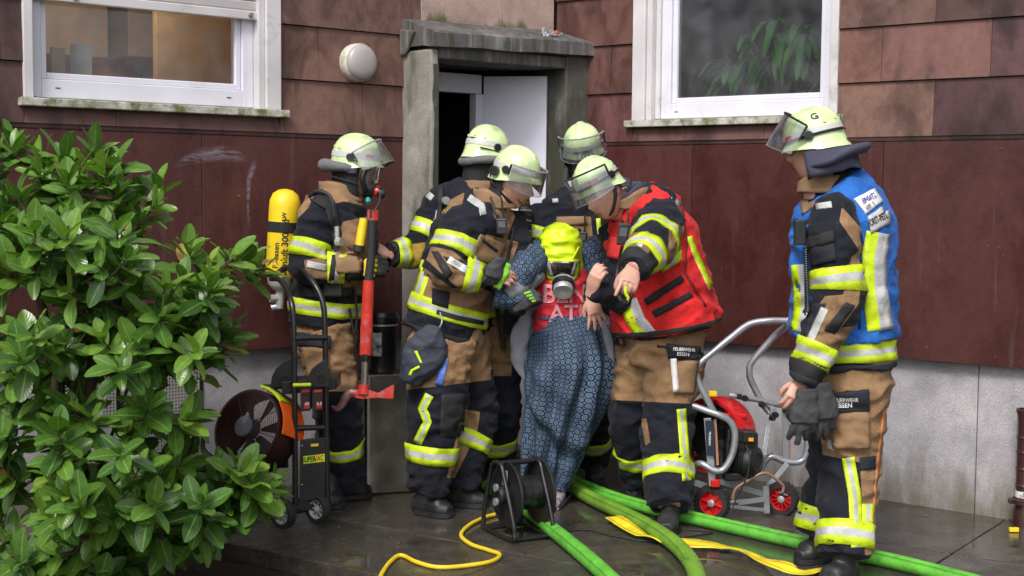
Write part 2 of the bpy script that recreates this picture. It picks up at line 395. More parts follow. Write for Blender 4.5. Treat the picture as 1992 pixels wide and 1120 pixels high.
# cladding tiles: shared meshes, shingled (bottom edge proud)
def tile_obj(W, s0, s1, z0, z1, th=.012, tilt=.014, name='cladding_tile', m=None, col=None):
    b = MB(); lap = .004
    jn = random.uniform(-.0015, .0015)
    vs = [W(s0, z0, -.006), W(s1, z0, -.006), W(s1, z0, tilt+jn), W(s0, z0, tilt+jn), W(s0, z1, -.012), W(s1, z1, -.012), W(s1, z1, jn), W(s0, z1, jn)]
    b.box8(vs); c = (W(s0, z0)+W(s1, z1))/2
    o = b.build(name, m or CLAD, bld); o.color = (*col, 1); return o
def brown(side, s, row):
    k = random.random()
    A = V((.15, .085, .066)); B = V((.118, .064, .052)); C = V((.072, .037, .035))
    c = A.lerp(B, k) if random.random() < .72 else B.lerp(C, k)
    return c*(.92+.16*random.random())
def zone(W, side, s_lo, s_hi, off, row, cuts, special=None):
    z0 = Z0+row*TT; k = math.floor((s_lo-off)/TW)-1
    while off+k*TW < s_hi:
        a = off+k*TW; b_ = a+TW; k += 1
        a = max(a, s_lo); b_ = min(b_, s_hi)
        segs = [(a, b_)]
        for (c0, c1, zz0, zz1) in cuts:
            if z0+TT <= zz0+.001 or z0 >= zz1-.001: continue
            ns = []
            for (p, q) in segs:
                if q <= c0 or p >= c1: ns.append((p, q))
                else:
                    if p < c0: ns.append((p, c0))
                    if q > c1: ns.append((c1, q))
            segs = ns
        for (p, q) in segs:
            if q-p < .03: continue
            c = special(p, q, row) if special else None
            zt = z0+TT-.003
            for (c0, c1, zz0, zz1) in cuts: pass
            tile_obj(W, p+.0012, q-.0012, z0+.0015, zt, col=c or brown(side, p, row))
def spR(p, q, row):
    m = (p+q)/2
    if m > 2.4 and row in (0, 1): return V((.075, .034, .036)) if row == 0 else V((.09, .042, .046))
    if row == 0 and m > 1.85: return V((.18, .1, .078))
    if row == 1 and m > 1.85: return V((.165, .08, .062)) if m < 2.05 else V((.158, .078, .068))
    if m < .6: return V((.12, .055, .046)) if row else V((.135, .058, .056))
    return None
def spL(p, q, row):
    m = (p+q)/2
    if m > 3.1: return V((.085, .045, .045))
    if m < 1.86: return V((.165, .09, .072)) if row < 2 else V((.15, .083, .07))
    return None
for row in range(0, 9):
    # the row under the windows runs through below the sill
    if row == 0:
        zone(LW, -1, 1.0, WL_S0-.0, 1.0776+TW/2-TW*2, row, [], spL); zone(LW, -1, WL_S1+.0, 5.2, 1.0776+TW/2, row, [], spL)
        k0 = [(WL_S0+i*(WL_S1-WL_S0)/3, WL_S0+(i+1)*(WL_S1-WL_S0)/3) for i in range(3)]
        for a, c in k0: tile_obj(LW, a+.001, c-.001, Z0+.0015, 1.922, col=V((.12, .062, .058)))
        zone(RW, 1, .03, WR_S0, .10, row, [], spR); zone(RW, 1, WR_S1, 4.4, 2.0845-TW/2-.0, row, [], spR)
        for i in range(3):
            d = (WR_S1-WR_S0)/3; tile_obj(RW, WR_S0+i*d+.001, WR_S0+(i+1)*d-.001, Z0+.0015, 1.922, col=V((.12, .06, .055)))
    else:
        off = 1.0776 if row % 2 else 1.0776+TW/2; offr = 2.0845-TW if row % 2 else 2.0845-TW/2
        cutL = [(WL_S0, WL_S1, 1.9, 3.2), (-.2, .975, 1.9, 9)]
        cutR = [(WR_S0, WR_S1, 1.9, 3.2)]
        if row > 4: cutL = cutL[1:]; cutR = []
        zone(LW, -1, .03, 5.2, off, row, cutL, spL); zone(RW, 1, .03, 4.4, offr, row, cutR, spR)
# pale panels above the porch
for i, (a, c) in enumerate([(.006, .40), (.403, .972)]):
    PALE = conc_mat('pale_panel', (.40, .29, .25), (.075, .085, .03), (2.44, 2.6, .2, -.25), (.46, .35, .31)) if i == 0 else MATS['pale_panel']
    b = MB(); wb(b, LW, a, c, 2.47, 3.6, -.012, .012); b.build('pale_panel', PALE, bld)
# big smooth panels under the tile rows with a recessed shadow joint
def big(W, a, c, col):
    b = MB(); wb(b, W, a+.0015, c-.0015, ZB, Z0-.022, -.012, .004)
    o = b.build('cladding_panel', PANEL, bld, bevel=.0015); o.color = (*col, 1)
for a, c in [(1.02, 2.3), (2.3, 3.55), (3.55, 4.8)]: big(LW, a, c, V((.078, .029, .027)))
for a, c, k in [(.03, .98, V((.082, .029, .027))), (.98, 2.105, V((.062, .020, .018))), (2.105, 3.35, V((.07, .025, .023))), (3.35, 4.4, V((.08, .03, .03)))]: big(RW, a, c, k)
SCR = mat('panel_screw', (.1, .045, .04), .4, metal=.3, bump=0)
for W, es in ((LW, (1.05, 2.27, 2.33, 3.52, 3.58)), (RW, (.95, 1.01, 2.07, 2.14, 2.7, 3.32))):
    for e_ in es:
        for z_ in (.79, 1.05, 1.31, 1.57, 1.79):
            b = MB(); b.disc(W(e_, z_+random.uniform(-.01, .01), .0035), NL if W is LW else NR, 0, lathe=[(.006, 0), (.0055, .002), (.003, .003), (0, .003)], n=8); b.build('panel_screw', SCR, bld)
for W, a, c in [(LW, 1.02, 4.8), (RW, .03, 4.4)]:
    b = MB(); wb(b, W, a, c, Z0-.02, Z0-.0005, -.012, .008); o = b.build('drip_rail', CLAD, bld); o.color = (.05, .024, .024, 1)
# chalky smears and a drip on the left panel
m, t, bs_ = nodes('chalk_smear'); co = N(t, 'NewGeometry').outputs['Position']; mp = N(t, 'Mapping'); mp.inputs['Scale'].default_value = (4, 4, 22); L(t, co, mp.inputs[0])
nz = N(t, 'TexNoise', i_Scale=2.5, i_Detail=8, i_Roughness=.7); L(t, mp.outputs[0], nz.inputs['Vector']); uvn = N(t, 'UVMap').outputs[0]; sp = N(t, 'SeparateXYZ'); L(t, uvn, sp.inputs[0])
ml = N(t, 'Math', operation='MULTIPLY'); L(t, ramp(t, nz.outputs[0], [(.38, 0.), (.65, 1.)]).outputs[0], ml.inputs[0]); L(t, sp.outputs[0], ml.inputs[1]); m2_ = N(t, 'Math', operation='MULTIPLY'); L(t, ml.outputs[0], m2_.inputs[0]); m2_.inputs[1].default_value = .75; L(t, m2_.outputs[0], bs_.inputs['Alpha'])
bs_.inputs['Base Color'].default_value = (.32, .27, .33, 1); bs_.inputs['Roughness'].default_value = .9; CHALK = m
def smear(pts, w0):
    b = MB(); b.uv = []; n = len(pts)
    for i, (x, y, w_) in enumerate(pts):
        for k in range(5):
            f = k/4-.5; a = pts[max(0, i-1)]; c = pts[min(n-1, i+1)]; dx, dy = c[0]-a[0], c[1]-a[1]; l = math.hypot(dx, dy); X, Y = x-dy/l*f*w_, y+dx/l*f*w_
            d = ray(X, Y); O = CN+NL*.0058-CAM; kk = O.dot(NL)/d.dot(NL); b.v.append(CAM+d*kk); b.uv.append((max(0, 1-abs(f)*2.0)**.6*(1 if 0 < i < n-1 else 0), 0))
    for i in range(n-1):
        for k in range(4): b.f.append((i*5+k, i*5+k+1, i*5+6+k, i*5+5+k)); b.mi.append(0); b.smooth.append(False)
    b.build('chalk_smear', CHALK, bld, fix=False)
smear([(340, 325, 10), (365, 310, 22), (395, 302, 34), (430, 298, 34), (465, 302, 28), (480, 312, 10)], 0); smear([(500, 305, 6), (492, 325, 16), (484, 350, 12), (482, 400, 6), (486, 450, 4)], 0)
smear([(250, 236, 4), (300, 240, 9), (380, 246, 12), (450, 249, 10), (520, 253, 5)], 0); smear([(1870, 500, 6), (1900, 497, 24), (1930, 505, 18), (1960, 512, 5)], 0) if False else None
# plinth
b = MB(); wb(b, LW, .98, 7.5, -.3, ZB+.01, -.2, -.055); b.build('plinth', PLINTH, bld)
b = MB(); wb(b, RW, -.1, 2.60, -.3, ZB+.01, -.2, -.055); wb(b, RW, 2.606, 7.5, -.3, ZB+.01, -.2, -.053); b.build('plinth', PLINTH, bld)
# perforated vent grilles in the left plinth
GRI = mat('grille_metal', (.42, .41, .38), .5, bump=.1, dirt=(.2, .18, .14), ds=8, dth=.6)
def grille(s0, s1, z0, z1):
    b = MB(); st = .0165; hw = .0042
    n = int((s1-s0)/st)
    for i in range(n+1):
        s = s0+i*st; wb(b, LW, s-hw, s+hw, z0, z1, -.045, -.042)
    for i in range(int((z1-z0)/st)+1):
        z = z0+i*st; wb(b, LW, s0-hw, s1+hw, z-hw, z+hw, -.0475, -.044)
    o = b.build('vent_grille', GRI, bld); o['kind'] = 'stuff'
    f = MB(); wb(f, LW, s0-.03, s1+.03, z0-.03, z1+.06, -.053, -.05); f.build('vent_shade', GAP, bld)  # near-black sheet on the plinth, painted shade behind the grille
grille(2.33, 2.60, .27, .36); grille(2.30, 2.60, .45, .66); grille(2.74, 2.98, .45, .66)
# left window, roller shutter half down
def window(W, s0, s1, zb, zt, shutter, si0, si1, flip):
    """si0..si1: sill extent. flip=1: wide guide on the low-s side"""
    # outer trim boards
    tl = .085; 
    b = MB(); wb(b, W, s0, s0+tl, zb+.035, zt, -.1, .022); b.build('window_trim', PVC2, bld, bevel=.004)
    b = MB(); wb(b, W, s0+tl+.001, s0+tl+.035, zb+.035, zt, -.1, .004); b.build('shutter_guide', PVC2, bld, bevel=.003)
    b = MB(); wb(b, W, s1-.045, s1, zb+.035, zt, -.1, .02); b.build('window_trim', PVC2, bld, bevel=.004)
    b = MB(); wb(b, W, si0, si1, zb-.004, zb+.034, -.1, .05); b.build('window_sill', SILL, bld, bevel=.005)
    return s0+tl+.036, s1-.046
a, c = window(LW, WL_S0, WL_S1, 1.926, 3.1, True, 1.825, 3.21, 1)
def sash(W, s0, s1, z0, z1, fr, lo, n, inner=.03):
    b = MB()
    wb(b, W, s0, s0+fr, z0, z1, n-.05, n); wb(b, W, s1-fr, s1, z0, z1, n-.05, n)
    wb(b, W, s0+fr+.0005, s1-fr-.0005, z0, z0+lo, n-.05, n-.0005); wb(b, W, s0+fr+.0005, s1-fr-.0005, z1-fr, z1, n-.05, n-.0005)
    f = b.build('window_frame', PVC, bld, bevel=.004)
    b = MB(); q0, q1, r0, r1 = s0+fr+.001, s1-fr-.001, z0+lo+.001, z1-fr-.001
    wb(b, W, q0, q0+inner, r0, r1, n-.06, n-.014); wb(b, W, q1-inner, q1, r0, r1, n-.06, n-.014)
    wb(b, W, q0+inner, q1-inner, r0, r0+inner, n-.06, n-.0145); wb(b, W, q0+inner, q1-inner, r1-inner, r1, n-.06, n-.0145)
    b.build('sash', PVC, f, bevel=.005)
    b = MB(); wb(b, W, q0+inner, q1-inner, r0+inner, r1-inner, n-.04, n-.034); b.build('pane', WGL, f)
    return f
f = sash(LW, a, c, 1.968, 3.08, .062, .085, -.05)
for s in (2.12, 3.0):
    b = MB(); wb(b, LW, s-.012, s+.012, 2.012, 2.016, -.0505, -.048); b.build('drain_slot', BLKP, f)
# roller shutter: bottom rail and slats
zs = 2.405
b = MB(); wb(b, LW, a-.03, c+.0, zs, zs+.045, -.045, -.012); sh = b.build('roller_shutter', PVC2, bld, bevel=.005)
for i in range(9):
    b = MB(); z = zs+.047+i*.05; wb(b, LW, a-.03, c, z, z+.0475, -.04, -.022); b.build('shutter_slat', SHUT, sh, bevel=.006)
for s in (2.02, 2.93):
    b = MB(); b.disc(LW(s, zs+.022, -.012), NL, .011, t=.018, n=14); b.build('stopper', mat('grey_stopper', (.22, .2, .2), .5), sh)
# right window
a2, c2 = window(RW, WR_S0, WR_S1+.0, 1.93, 3.1, False, .55, 1.885, 1)
f2 = sash(RW, a2+.03, c2+.0, 1.972, 3.08, .062, .085, -.05)
b = MB(); wb(b, RW, a2, a2+.029, 1.972, 3.08, -.08, -.035); b.build('frame_strip', PVC2, f2, bevel=.003)
b = MB(); wb(b, RW, .83, .85, 2.008, 2.012, -.0505, -.048); b.build('drain_slot', BLKP, f2)
# rooms behind the windows
WARM = mat('warm_room_wall', (.6, .27, .1), .8, bump=0); CREAM = mat('cream_cupboard', (.5, .36, .22), .6, bump=0)
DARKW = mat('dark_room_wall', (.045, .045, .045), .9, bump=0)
b = MB()
wb(b, LW, 1.2, 4.0, 1.2, 1.25, -2.2, -.31); wb(b, LW, 1.2, 4.0, 3.0, 3.05, -2.2, -.31); wb(b, LW, 1.2, 4.0, 1.25, 3.0, -2.25, -2.2)
wb(b, LW, 1.15, 1.2, 1.25, 3.0, -2.2, -.31); wb(b, LW, 4.0, 4.05, 1.25, 3.0, -2.2, -.31); b.build('room', WARM, bld)
b = MB(); wb(b, LW, 1.2, 1.95, 1.26, 2.9, -1.25, -1.2); b.build('cupboard_front', CREAM, bld, bevel=.004)
for (p, q, zz0, zz1) in [(1.95, 2.62, 2.34, 2.98), (1.5, 1.82, 2.36, 2.98)]:
    b = MB(); wb(b, LW, p, q, zz0, zz1, -2.19, -1.85); b.build('wall_cupboard', mat('greyish_cupboard', (.42, .33, .27), .5), bld, bevel=.005)
lm = bpy.data.lights.new('room_lamp', 'AREA'); lm.energy = 9; lm.size = .5; lm.color = (1, .72, .42)
lo = bpy.data.objects.new('room_lamp', lm); link(lo); lo.location = LW(2.3, 2.95, -.95); lo.rotation_euler = (0, 0, 0)
b = MB()
wb(b, RW, .2, 2.6, 1.2, 1.25, -2.2, -.31); wb(b, RW, .2, 2.6, 3.1, 3.15, -2.2, -.31); wb(b, RW, .2, 2.6, 1.25, 3.1, -2.25, -2.2)
wb(b, RW, .15, .2, 1.25, 3.1, -2.2, -.31); wb(b, RW, 2.6, 2.65, 1.25, 3.1, -2.2, -.31); b.build('room', mat('grey_green_room_wall', (.2, .23, .2), .9, bump=0), bld)
for W, s0, s1 in [(LW, WL_S0, WL_S1), (RW, WR_S0, WR_S1)]:
    b = MB(); wb(b, W, s0, s1, 1.96, 1.985, -.5, -.105); b.build('inner_sill', PVC2, bld, bevel=.003)
# round wall lamp
b = MB(); c0 = LW(1.405, 2.228, 0)
b.disc(c0, NL, 0, lathe=[(.0, .0), (.098, .0), (.1, .015), (.1, .06), (.093, .068), (0, .068)], n=40)
LMP = mat('lamp_housing', (.55, .53, .46), .4, var=.1, dirt=(.2, .22, .1), ds=12, dth=.6); lp = b.build('wall_lamp', LMP, bld)
b = MB(); b.disc(c0+NL*.068, NL, 0, lathe=[(.094, 0), (.09, .016), (.078, .028), (.055, .036), (.025, .04), (0, .041)], n=40)
b.build('lamp_shade', mat('frosted_lamp_glass', (.36, .34, .34), .3, var=.06, vs=2, bump=0, spec=.5), lp)
# ------------------------------------------------------------------ porch
PN = .26
po = MB(); wb(po, LW, 1.04, 1.092, 0, 2.31, -.012, PN)
po.build('porch_pillar', PORCH, bld, bevel=.012)
po = MB(); n = 60; 
for i in range(n+1):
    z = 2.23*i/n; wv_ = .028+.022*noise.noise(V((z*2.1, 3, 0)))+.012*noise.noise(V((z*9, 1, 0))); po.v += [LW(1.0415, z, PN+.0025), LW(1.0415+max(.006, wv_), z, PN+.0025), LW(1.0415+max(.006, wv_), z, PN-.002), LW(1.0415, z, PN-.002)]
for i in range(n):
    for k in range(3): po.f.append((i*4+k, i*4+k+1, i*4+5+k, i*4+4+k)); po.mi.append(0); po.smooth.append(False)
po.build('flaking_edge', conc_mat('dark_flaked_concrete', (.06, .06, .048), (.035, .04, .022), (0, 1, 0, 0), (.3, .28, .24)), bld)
po = MB()
po.box8([LW(-.1, 0, PN), LW(.125, 0, PN), LW(.125, 0, -.05), LW(-.1, 0, -.05), LW(-.1, 2.34, PN), LW(.125, 2.34, PN), LW(.125, 2.34, -.05), LW(-.1, 2.34, -.05)])
po.build('porch_pillar', conc_mat('dark_pillar_concrete', (.085, .082, .072), (.04, .042, .025), (0, 1, 0, 0), (.2, .19, .17)), bld, bevel=.01)  # own concrete, darker than the left pillar's
wbo('porch_lintel', CANO, bld, LW, .126, 1.039, 2.262, 2.33, -.2, PN-.004, bevel=.008)
# canopy slab: thin sloping roof with rounded drip edge, sagging a little to the right
b = MB(); n = 24
for i in range(n):
    s0 = 1.1-1.17*i/n; s1 = 1.1-1.17*(i+1)/n
    def zt(s): return 2.388+.03*(1.25-s)/1.35+.002*math.sin(s*9)
    def zl(s): return zt(s)-.07-.004*math.sin(s*7.4+.5)**2
    nf = .30
    for (p, q) in [(s0, s1)]:
        b.add([LW(p, zt(p)+.1, -.01), LW(q, zt(q)+.1, -.01), LW(q, zt(q)+.012, nf-.02), LW(p, zt(p)+.012, nf-.02), LW(q, zt(q), nf), LW(p, zt(p), nf), LW(q, zl(q), nf+.003), LW(p, zl(p), nf+.003), LW(q, zl(q)-.004, nf-.03), LW(p, zl(p)-.004, nf-.03), LW(q, 2.33, .2), LW(p, 2.33, .2), LW(q, 2.33, -.01), LW(p, 2.33, -.01)],
              [(0, 1, 2, 3), (3, 2, 4, 5), (5, 4, 6, 7), (7, 6, 8, 9), (9, 8, 10, 11), (11, 10, 12, 13)], 0, False)
for s in (1.1, -.07):
    z1 = 2.388+.03*(1.25-s)/1.35; z2 = z1-.07
    b.add([LW(s, z1+.1, -.01), LW(s, z1+.012, .28), LW(s, z1, .30), LW(s, z2, .303), LW(s, z2-.004, .27), LW(s, 2.33, .2), LW(s, 2.33, -.01)], [(0, 1, 2, 3, 4, 5, 6)])
b.build('porch_roof', CANO, bld)
b = MB(); b.box8([LW(1.096, 2.285, .01), LW(1.118, 2.285, .01), LW(1.118, 2.285, .05), LW(1.096, 2.285, .05), LW(1.085, 2.43, .0), LW(1.118, 2.43, .0), LW(1.118, 2.41, .14), LW(1.085, 2.41, .14)])
b.build('gutter_end', CANO, bld, bevel=.01)
# door frame, opening, open leaf
n = -.17
b = MB(); wb(b, LW, .40, .95, 2.125, 2.235, n-.06, n); wb(b, LW, .385, .445, 0, 2.124, n-.06, n+.001); wb(b, LW, .90, .95, 0, 2.124, n-.06, n)
df = b.build('door_frame', DOORM, bld, bevel=.004)
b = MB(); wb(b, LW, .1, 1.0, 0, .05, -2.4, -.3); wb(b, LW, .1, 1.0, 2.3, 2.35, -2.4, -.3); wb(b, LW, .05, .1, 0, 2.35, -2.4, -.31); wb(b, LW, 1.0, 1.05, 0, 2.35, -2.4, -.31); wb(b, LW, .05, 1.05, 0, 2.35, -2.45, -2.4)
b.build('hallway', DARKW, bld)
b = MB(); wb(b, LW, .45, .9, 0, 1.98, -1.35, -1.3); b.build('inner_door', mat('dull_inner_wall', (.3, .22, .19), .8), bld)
# leaf: hinged at the mullion, standing outwards
h0 = LW(.392, 0, n+.004); h1 = LW(.15, 0, .12); d = (h1-h0).normalized(); nn = V((-d.y, d.x, 0))
if nn.y > 0: nn = -nn
b = MB(); Lg = (h1-h0).length
b.box8([h0+ZU*.03, h1+ZU*.03, h1-nn*.045+ZU*.03, h0-nn*.045+ZU*.03, h0+ZU*2.228, h1+ZU*2.228, h1-nn*.045+ZU*2.228, h0-nn*.045+ZU*2.228])
dl = b.build('door', DOORM, bld, bevel=.004)
b = MB(); q = h0+d*(Lg-.07)+nn*.03; b.tube([q+ZU*1.05-nn*.03, q+ZU*1.05, q+ZU*1.05-d*.11], .009, 8); b.build('handle', SILM, dl)
wbo('door_step', PLINTH, bld, LW, .13, 1.03, 0, .06, -.3, .1, bevel=.01)
# ------------------------------------------------------------------ ground
def ground_mat(name, base, light, wet=.5, speck=True):
    m, t, b = nodes(name); geo = N(t, 'NewGeometry').outputs['Position']
    n0 = N(t, 'TexNoise', i_Scale=1.3, i_Detail=9, i_Roughness=.6); L(t, geo, n0.inputs['Vector'])
    n1 = N(t, 'TexNoise', i_Scale=170, i_Detail=2); L(t, geo, n1.inputs['Vector'])
    n2 = N(t, 'TexNoise', i_Scale=9, i_Detail=8, i_Roughness=.7); L(t, geo, n2.inputs['Vector'])
    r = ramp(t, n2.outputs[0], [(.3, tuple(x*.55 for x in base)), (.55, base), (.75, light)]); c = r.outputs[0]
    r1 = ramp(t, n1.outputs[0], [(.32, .45), (.55, 1.), (.72, 1.9)]); c = mix(t, .8, c, mix(t, 1, c, r1.outputs[0], 'MULTIPLY'))
    if speck:
        vo = N(t, 'TexVoronoi', i_Scale=38); L(t, geo, vo.inputs['Vector'])
        r5 = ramp(t, vo.outputs['Distance'], [(.0, 1.), (.07, 0.)]); n6 = N(t, 'TexNoise', i_Scale=3, i_Detail=3); L(t, geo, n6.inputs['Vector'])
        r6 = ramp(t, n6.outputs[0], [(.5, 0.), (.6, .8)]); c = mix(t, mix(t, 1, r5.outputs[0], r6.outputs[0], 'MULTIPLY'), c, (.28, .26, .22))
    L(t, c, b.inputs['Base Color'])
    rr = ramp(t, n0.outputs[0], [(.42, .05), (.5, .2), (.64, .45)]); L(t, rr.outputs[0], b.inputs['Roughness'])
    b.inputs['Specular IOR Level'].default_value = .5
    pud = ramp(t, n0.outputs[0], [(.43, .0), (.56, .5)])
    bp = N(t, 'Bump', i_Distance=.006); L(t, pud.outputs[0], bp.inputs['Strength']); L(t, n1.outputs[0], bp.inputs['Height'])
    L(t, bp.outputs[0], b.inputs['Normal'])
    MATS[name] = m; return m
WETC = ground_mat('wet_concrete', (.064, .056, .047), (.12, .108, .09))
SOIL = mat('dark_soil', (.035, .022, .016), .75, var=.5, vs=20, bump=1, bs=25)
b = MB(); b.add([(-200, -200, -.075), (200, -200, -.075), (200, 300, -.075), (-200, 300, -.075)], [(0, 1, 2, 3)])
b.build('ground', SOIL, kind='structure')
# concrete slab with a front edge running from the bush to the lower right, laid in big flags with recessed joints
ea = G(300, 1023); eb = G(750, 1120); ed = (eb-ea).normalized(); en = V((-ed.y, ed.x, 0))
if en.y < 0: en = -en
slab = MB()
pave = bpy.data.objects.new('pavement', None); pave['kind'] = 'structure'; link(pave)
jx = [-2.2, -.9, .42, 1.9, 3.4, 4.9, 6.5]; jy = [0, .62, 1.75, 3.0, 4.6]
base0 = G(784, 1076)-en*0
o0 = ea+ed*((base0-ea).dot(ed))
for i in range(len(jx)-1):
    for j in range(len(jy)-1):
        x0, x1, y0, y1 = jx[i]+.004, jx[i+1]-.004, jy[j]+(.0 if j == 0 else .004), jy[j+1]-.004
        h = random.uniform(-.002, .0)
        p = [o0+ed*x0+en*y0, o0+ed*x1+en*y0, o0+ed*x1+en*y1, o0+ed*x0+en*y1]
        b = MB(); b.box8([q+ZU*-.12 for q in p]+[q+ZU*h for q in p]); b.build('paving_slab', WETC, pave, bevel=.006)
b = MB(); p = [o0+ed*-2.2+en*.01, o0+ed*6.5+en*.01, o0+ed*6.5+en*4.6, o0+ed*-2.2+en*4.6]; b.add([q-ZU*.02 for q in p], [(0, 1, 2, 3)]); b.build('joint_bed', SOIL, pave)
# near apron on the right, level with the slab
b = MB(); p = [o0+ed*2.0-en*.01, o0+ed*6.5-en*.01, o0+ed*6.5-en*6, o0+ed*2.0-en*6]; b.box8([q+ZU*-.14 for q in p]+[q-ZU*.004 for q in p]); b.build('paving_slab', WETC, pave)
# ------------------------------------------------------------------ figures: lofts, garments, patches
class Loft:
    def __init__(s, pts, ra, rb, hint, N_=44, wr=0., wf=16., seed=0, e=2.0, smooth=True):
        pts = [V(p) for p in pts]; m = len(pts)
        P = catmull(pts, 10) if smooth else [pts[0].lerp(pts[1], i/10) for i in range(11)] if m == 2 else catmull(pts, 10)
        d = [0]
        for i in range(1, len(P)): d.append(d[-1]+(P[i]-P[i-1]).length)
        s.len = d[-1]; kd = [d[i*10] for i in range(m)]
        s.N = N_; s.c = []; s.a = []; s.b = []; s.fr = []; s.wr = wr; s.wf = wf; s.seed = seed; s.e = e
        for i in range(N_+1):
            x = s.len*i/N_; j = 0
            while j < len(d)-2 and d[j+1] < x: j += 1
            s.c.append(P[j].lerp(P[j+1], (x-d[j])/max(1e-9, d[j+1]-d[j])))
            k = 0
            while k < m-2 and kd[k+1] < x: k += 1
            u = (x-kd[k])/max(1e-9, kd[k+1]-kd[k]); u = min(1, max(0, u)); u = u*u*(3-2*u)*.5+u*.5
            s.a.append(ra[k]*(1-u)+ra[k+1]*u); s.b.append(rb[k]*(1-u)+rb[k+1]*u)
        v = None
        for i in range(N_+1):
            T = (s.c[min(N_, i+1)]-s.c[max(0, i-1)]).normalized()
            if v is None: v = V(hint)
            if isinstance(hint, list) is False and v is None: v = V(hint)
            v = v-T*v.dot(T); v.normalize(); s.fr.append((v.cross(T), v.copy(), T))
    def ev(s, t, ang, off=0):
        x = min(max(t, 0), 1)*s.N; i = min(s.N-1, int(x)); f = x-i
        c = s.c[i].lerp(s.c[i+1], f); a = s.a[i]*(1-f)+s.a[i+1]*f; b = s.b[i]*(1-f)+s.b[i+1]*f
        U, W, T = s.fr[i]; U2, W2, _ = s.fr[i+1]; U = U.lerp(U2, f); W = W.lerp(W2, f)
        ca, sa = math.cos(ang), math.sin(ang)
        if s.e != 2:
            k = (abs(ca)**s.e+abs(sa)**s.e)**(-1/s.e)*1.0; ca *= k; sa *= k
        w = 0
        if s.wr:
            q = V((ca*1.1+s.seed*3.7, sa*1.1, t*s.len*s.wf)); w = (1-2*abs(noise.noise(q)))*s.wr*.8+noise.noise(q*2.3)*s.wr*.6-s.wr*.3
        return c+U*(ca*(a+off+w))+W*(sa*(b+off+w))
    def ctr(s, t):
        x = min(max(t, 0), 1)*s.N; i = min(s.N-1, int(x)); return s.c[i].lerp(s.c[i+1], x-i)
    def t_at(s, x, y):
        best = (1e9, 0)
        for i in range(101):
            p = proj(s.ctr(i/100)); d = (p[0]-x)**2+(p[1]-y)**2
            if d < best[0]: best = (d, i/100)
        return best[1]
    def camang(s, t):
        i = min(s.N, int(t*s.N)); U, W, T = s.fr[i]; v = (CAM-s.c[i]).normalized(); return math.atan2(v.dot(W), v.dot(U))
    def geo(s, nT=None, nA=32, r0=0., r1=1.):
        nT = nT or s.N; vs = []; fs = []
        for i in range(nT+1):
            t = r0+(r1-r0)*i/nT
            for k in range(nA): vs.append(s.ev(t, 2*PI*k/nA))
        for i in range(nT):
            for k in range(nA): fs.append((i*nA+k, i*nA+(k+1) % nA, (i+1)*nA+(k+1) % nA, (i+1)*nA+k))
        vs.append(s.ctr(r0)); vs.append(s.ctr(r1)); a = len(vs)-2
        for k in range(nA): fs.append((a, (k+1) % nA, k)); fs.append((a+1, nT*nA+k, nT*nA+(k+1) % nA))
        return vs, fs
def remesh(geos, voxel, smooth=3, sf=.5):
    me = bpy.data.meshes.new('cloth'); vs = []; fs = []
    for (v, f) in geos:
        b = len(vs); vs += v; fs += [tuple(b+i for i in q) for q in f]
    me.from_pydata(vs, [], fs)
    bm = bmesh.new(); bm.from_mesh(me)
    bmesh.ops.recalc_face_normals(bm, faces=bm.faces); bm.to_mesh(me); bm.free()
    o = bpy.data.objects.new('cloth', me); COL.objects.link(o)
    r = o.modifiers.new('r', 'REMESH'); r.mode = 'VOXEL'; r.voxel_size = voxel; r.use_smooth_shade = True
    if smooth:
        q = o.modifiers.new('s', 'SMOOTH'); q.iterations = smooth; q.factor = sf
    dg = bpy.context.evaluated_depsgraph_get(); ev = o.evaluated_get(dg)
    out = bpy.data.meshes.new_from_object(ev); bpy.data.objects.remove(o); bpy.data.meshes.remove(me)
    return out
def poly_sd(poly, x, y):
    """signed distance in photo pixels, positive inside"""
    ins = False; d = 1e9; n = len(poly)
    for i in range(n):
        x0, y0 = poly[i]; x1, y1 = poly[(i+1) % n]
        if (y0 > y) != (y1 > y) and x < (x1-x0)*(y-y0)/(y1-y0)+x0: ins = not ins
        dx, dy = x1-x0, y1-y0; u = max(0, min(1, ((x-x0)*dx+(y-y0)*dy)/(dx*dx+dy*dy+1e-9)))
        d = min(d, math.hypot(x-x0-u*dx, y-y0-u*dy))
    return d if ins else -d
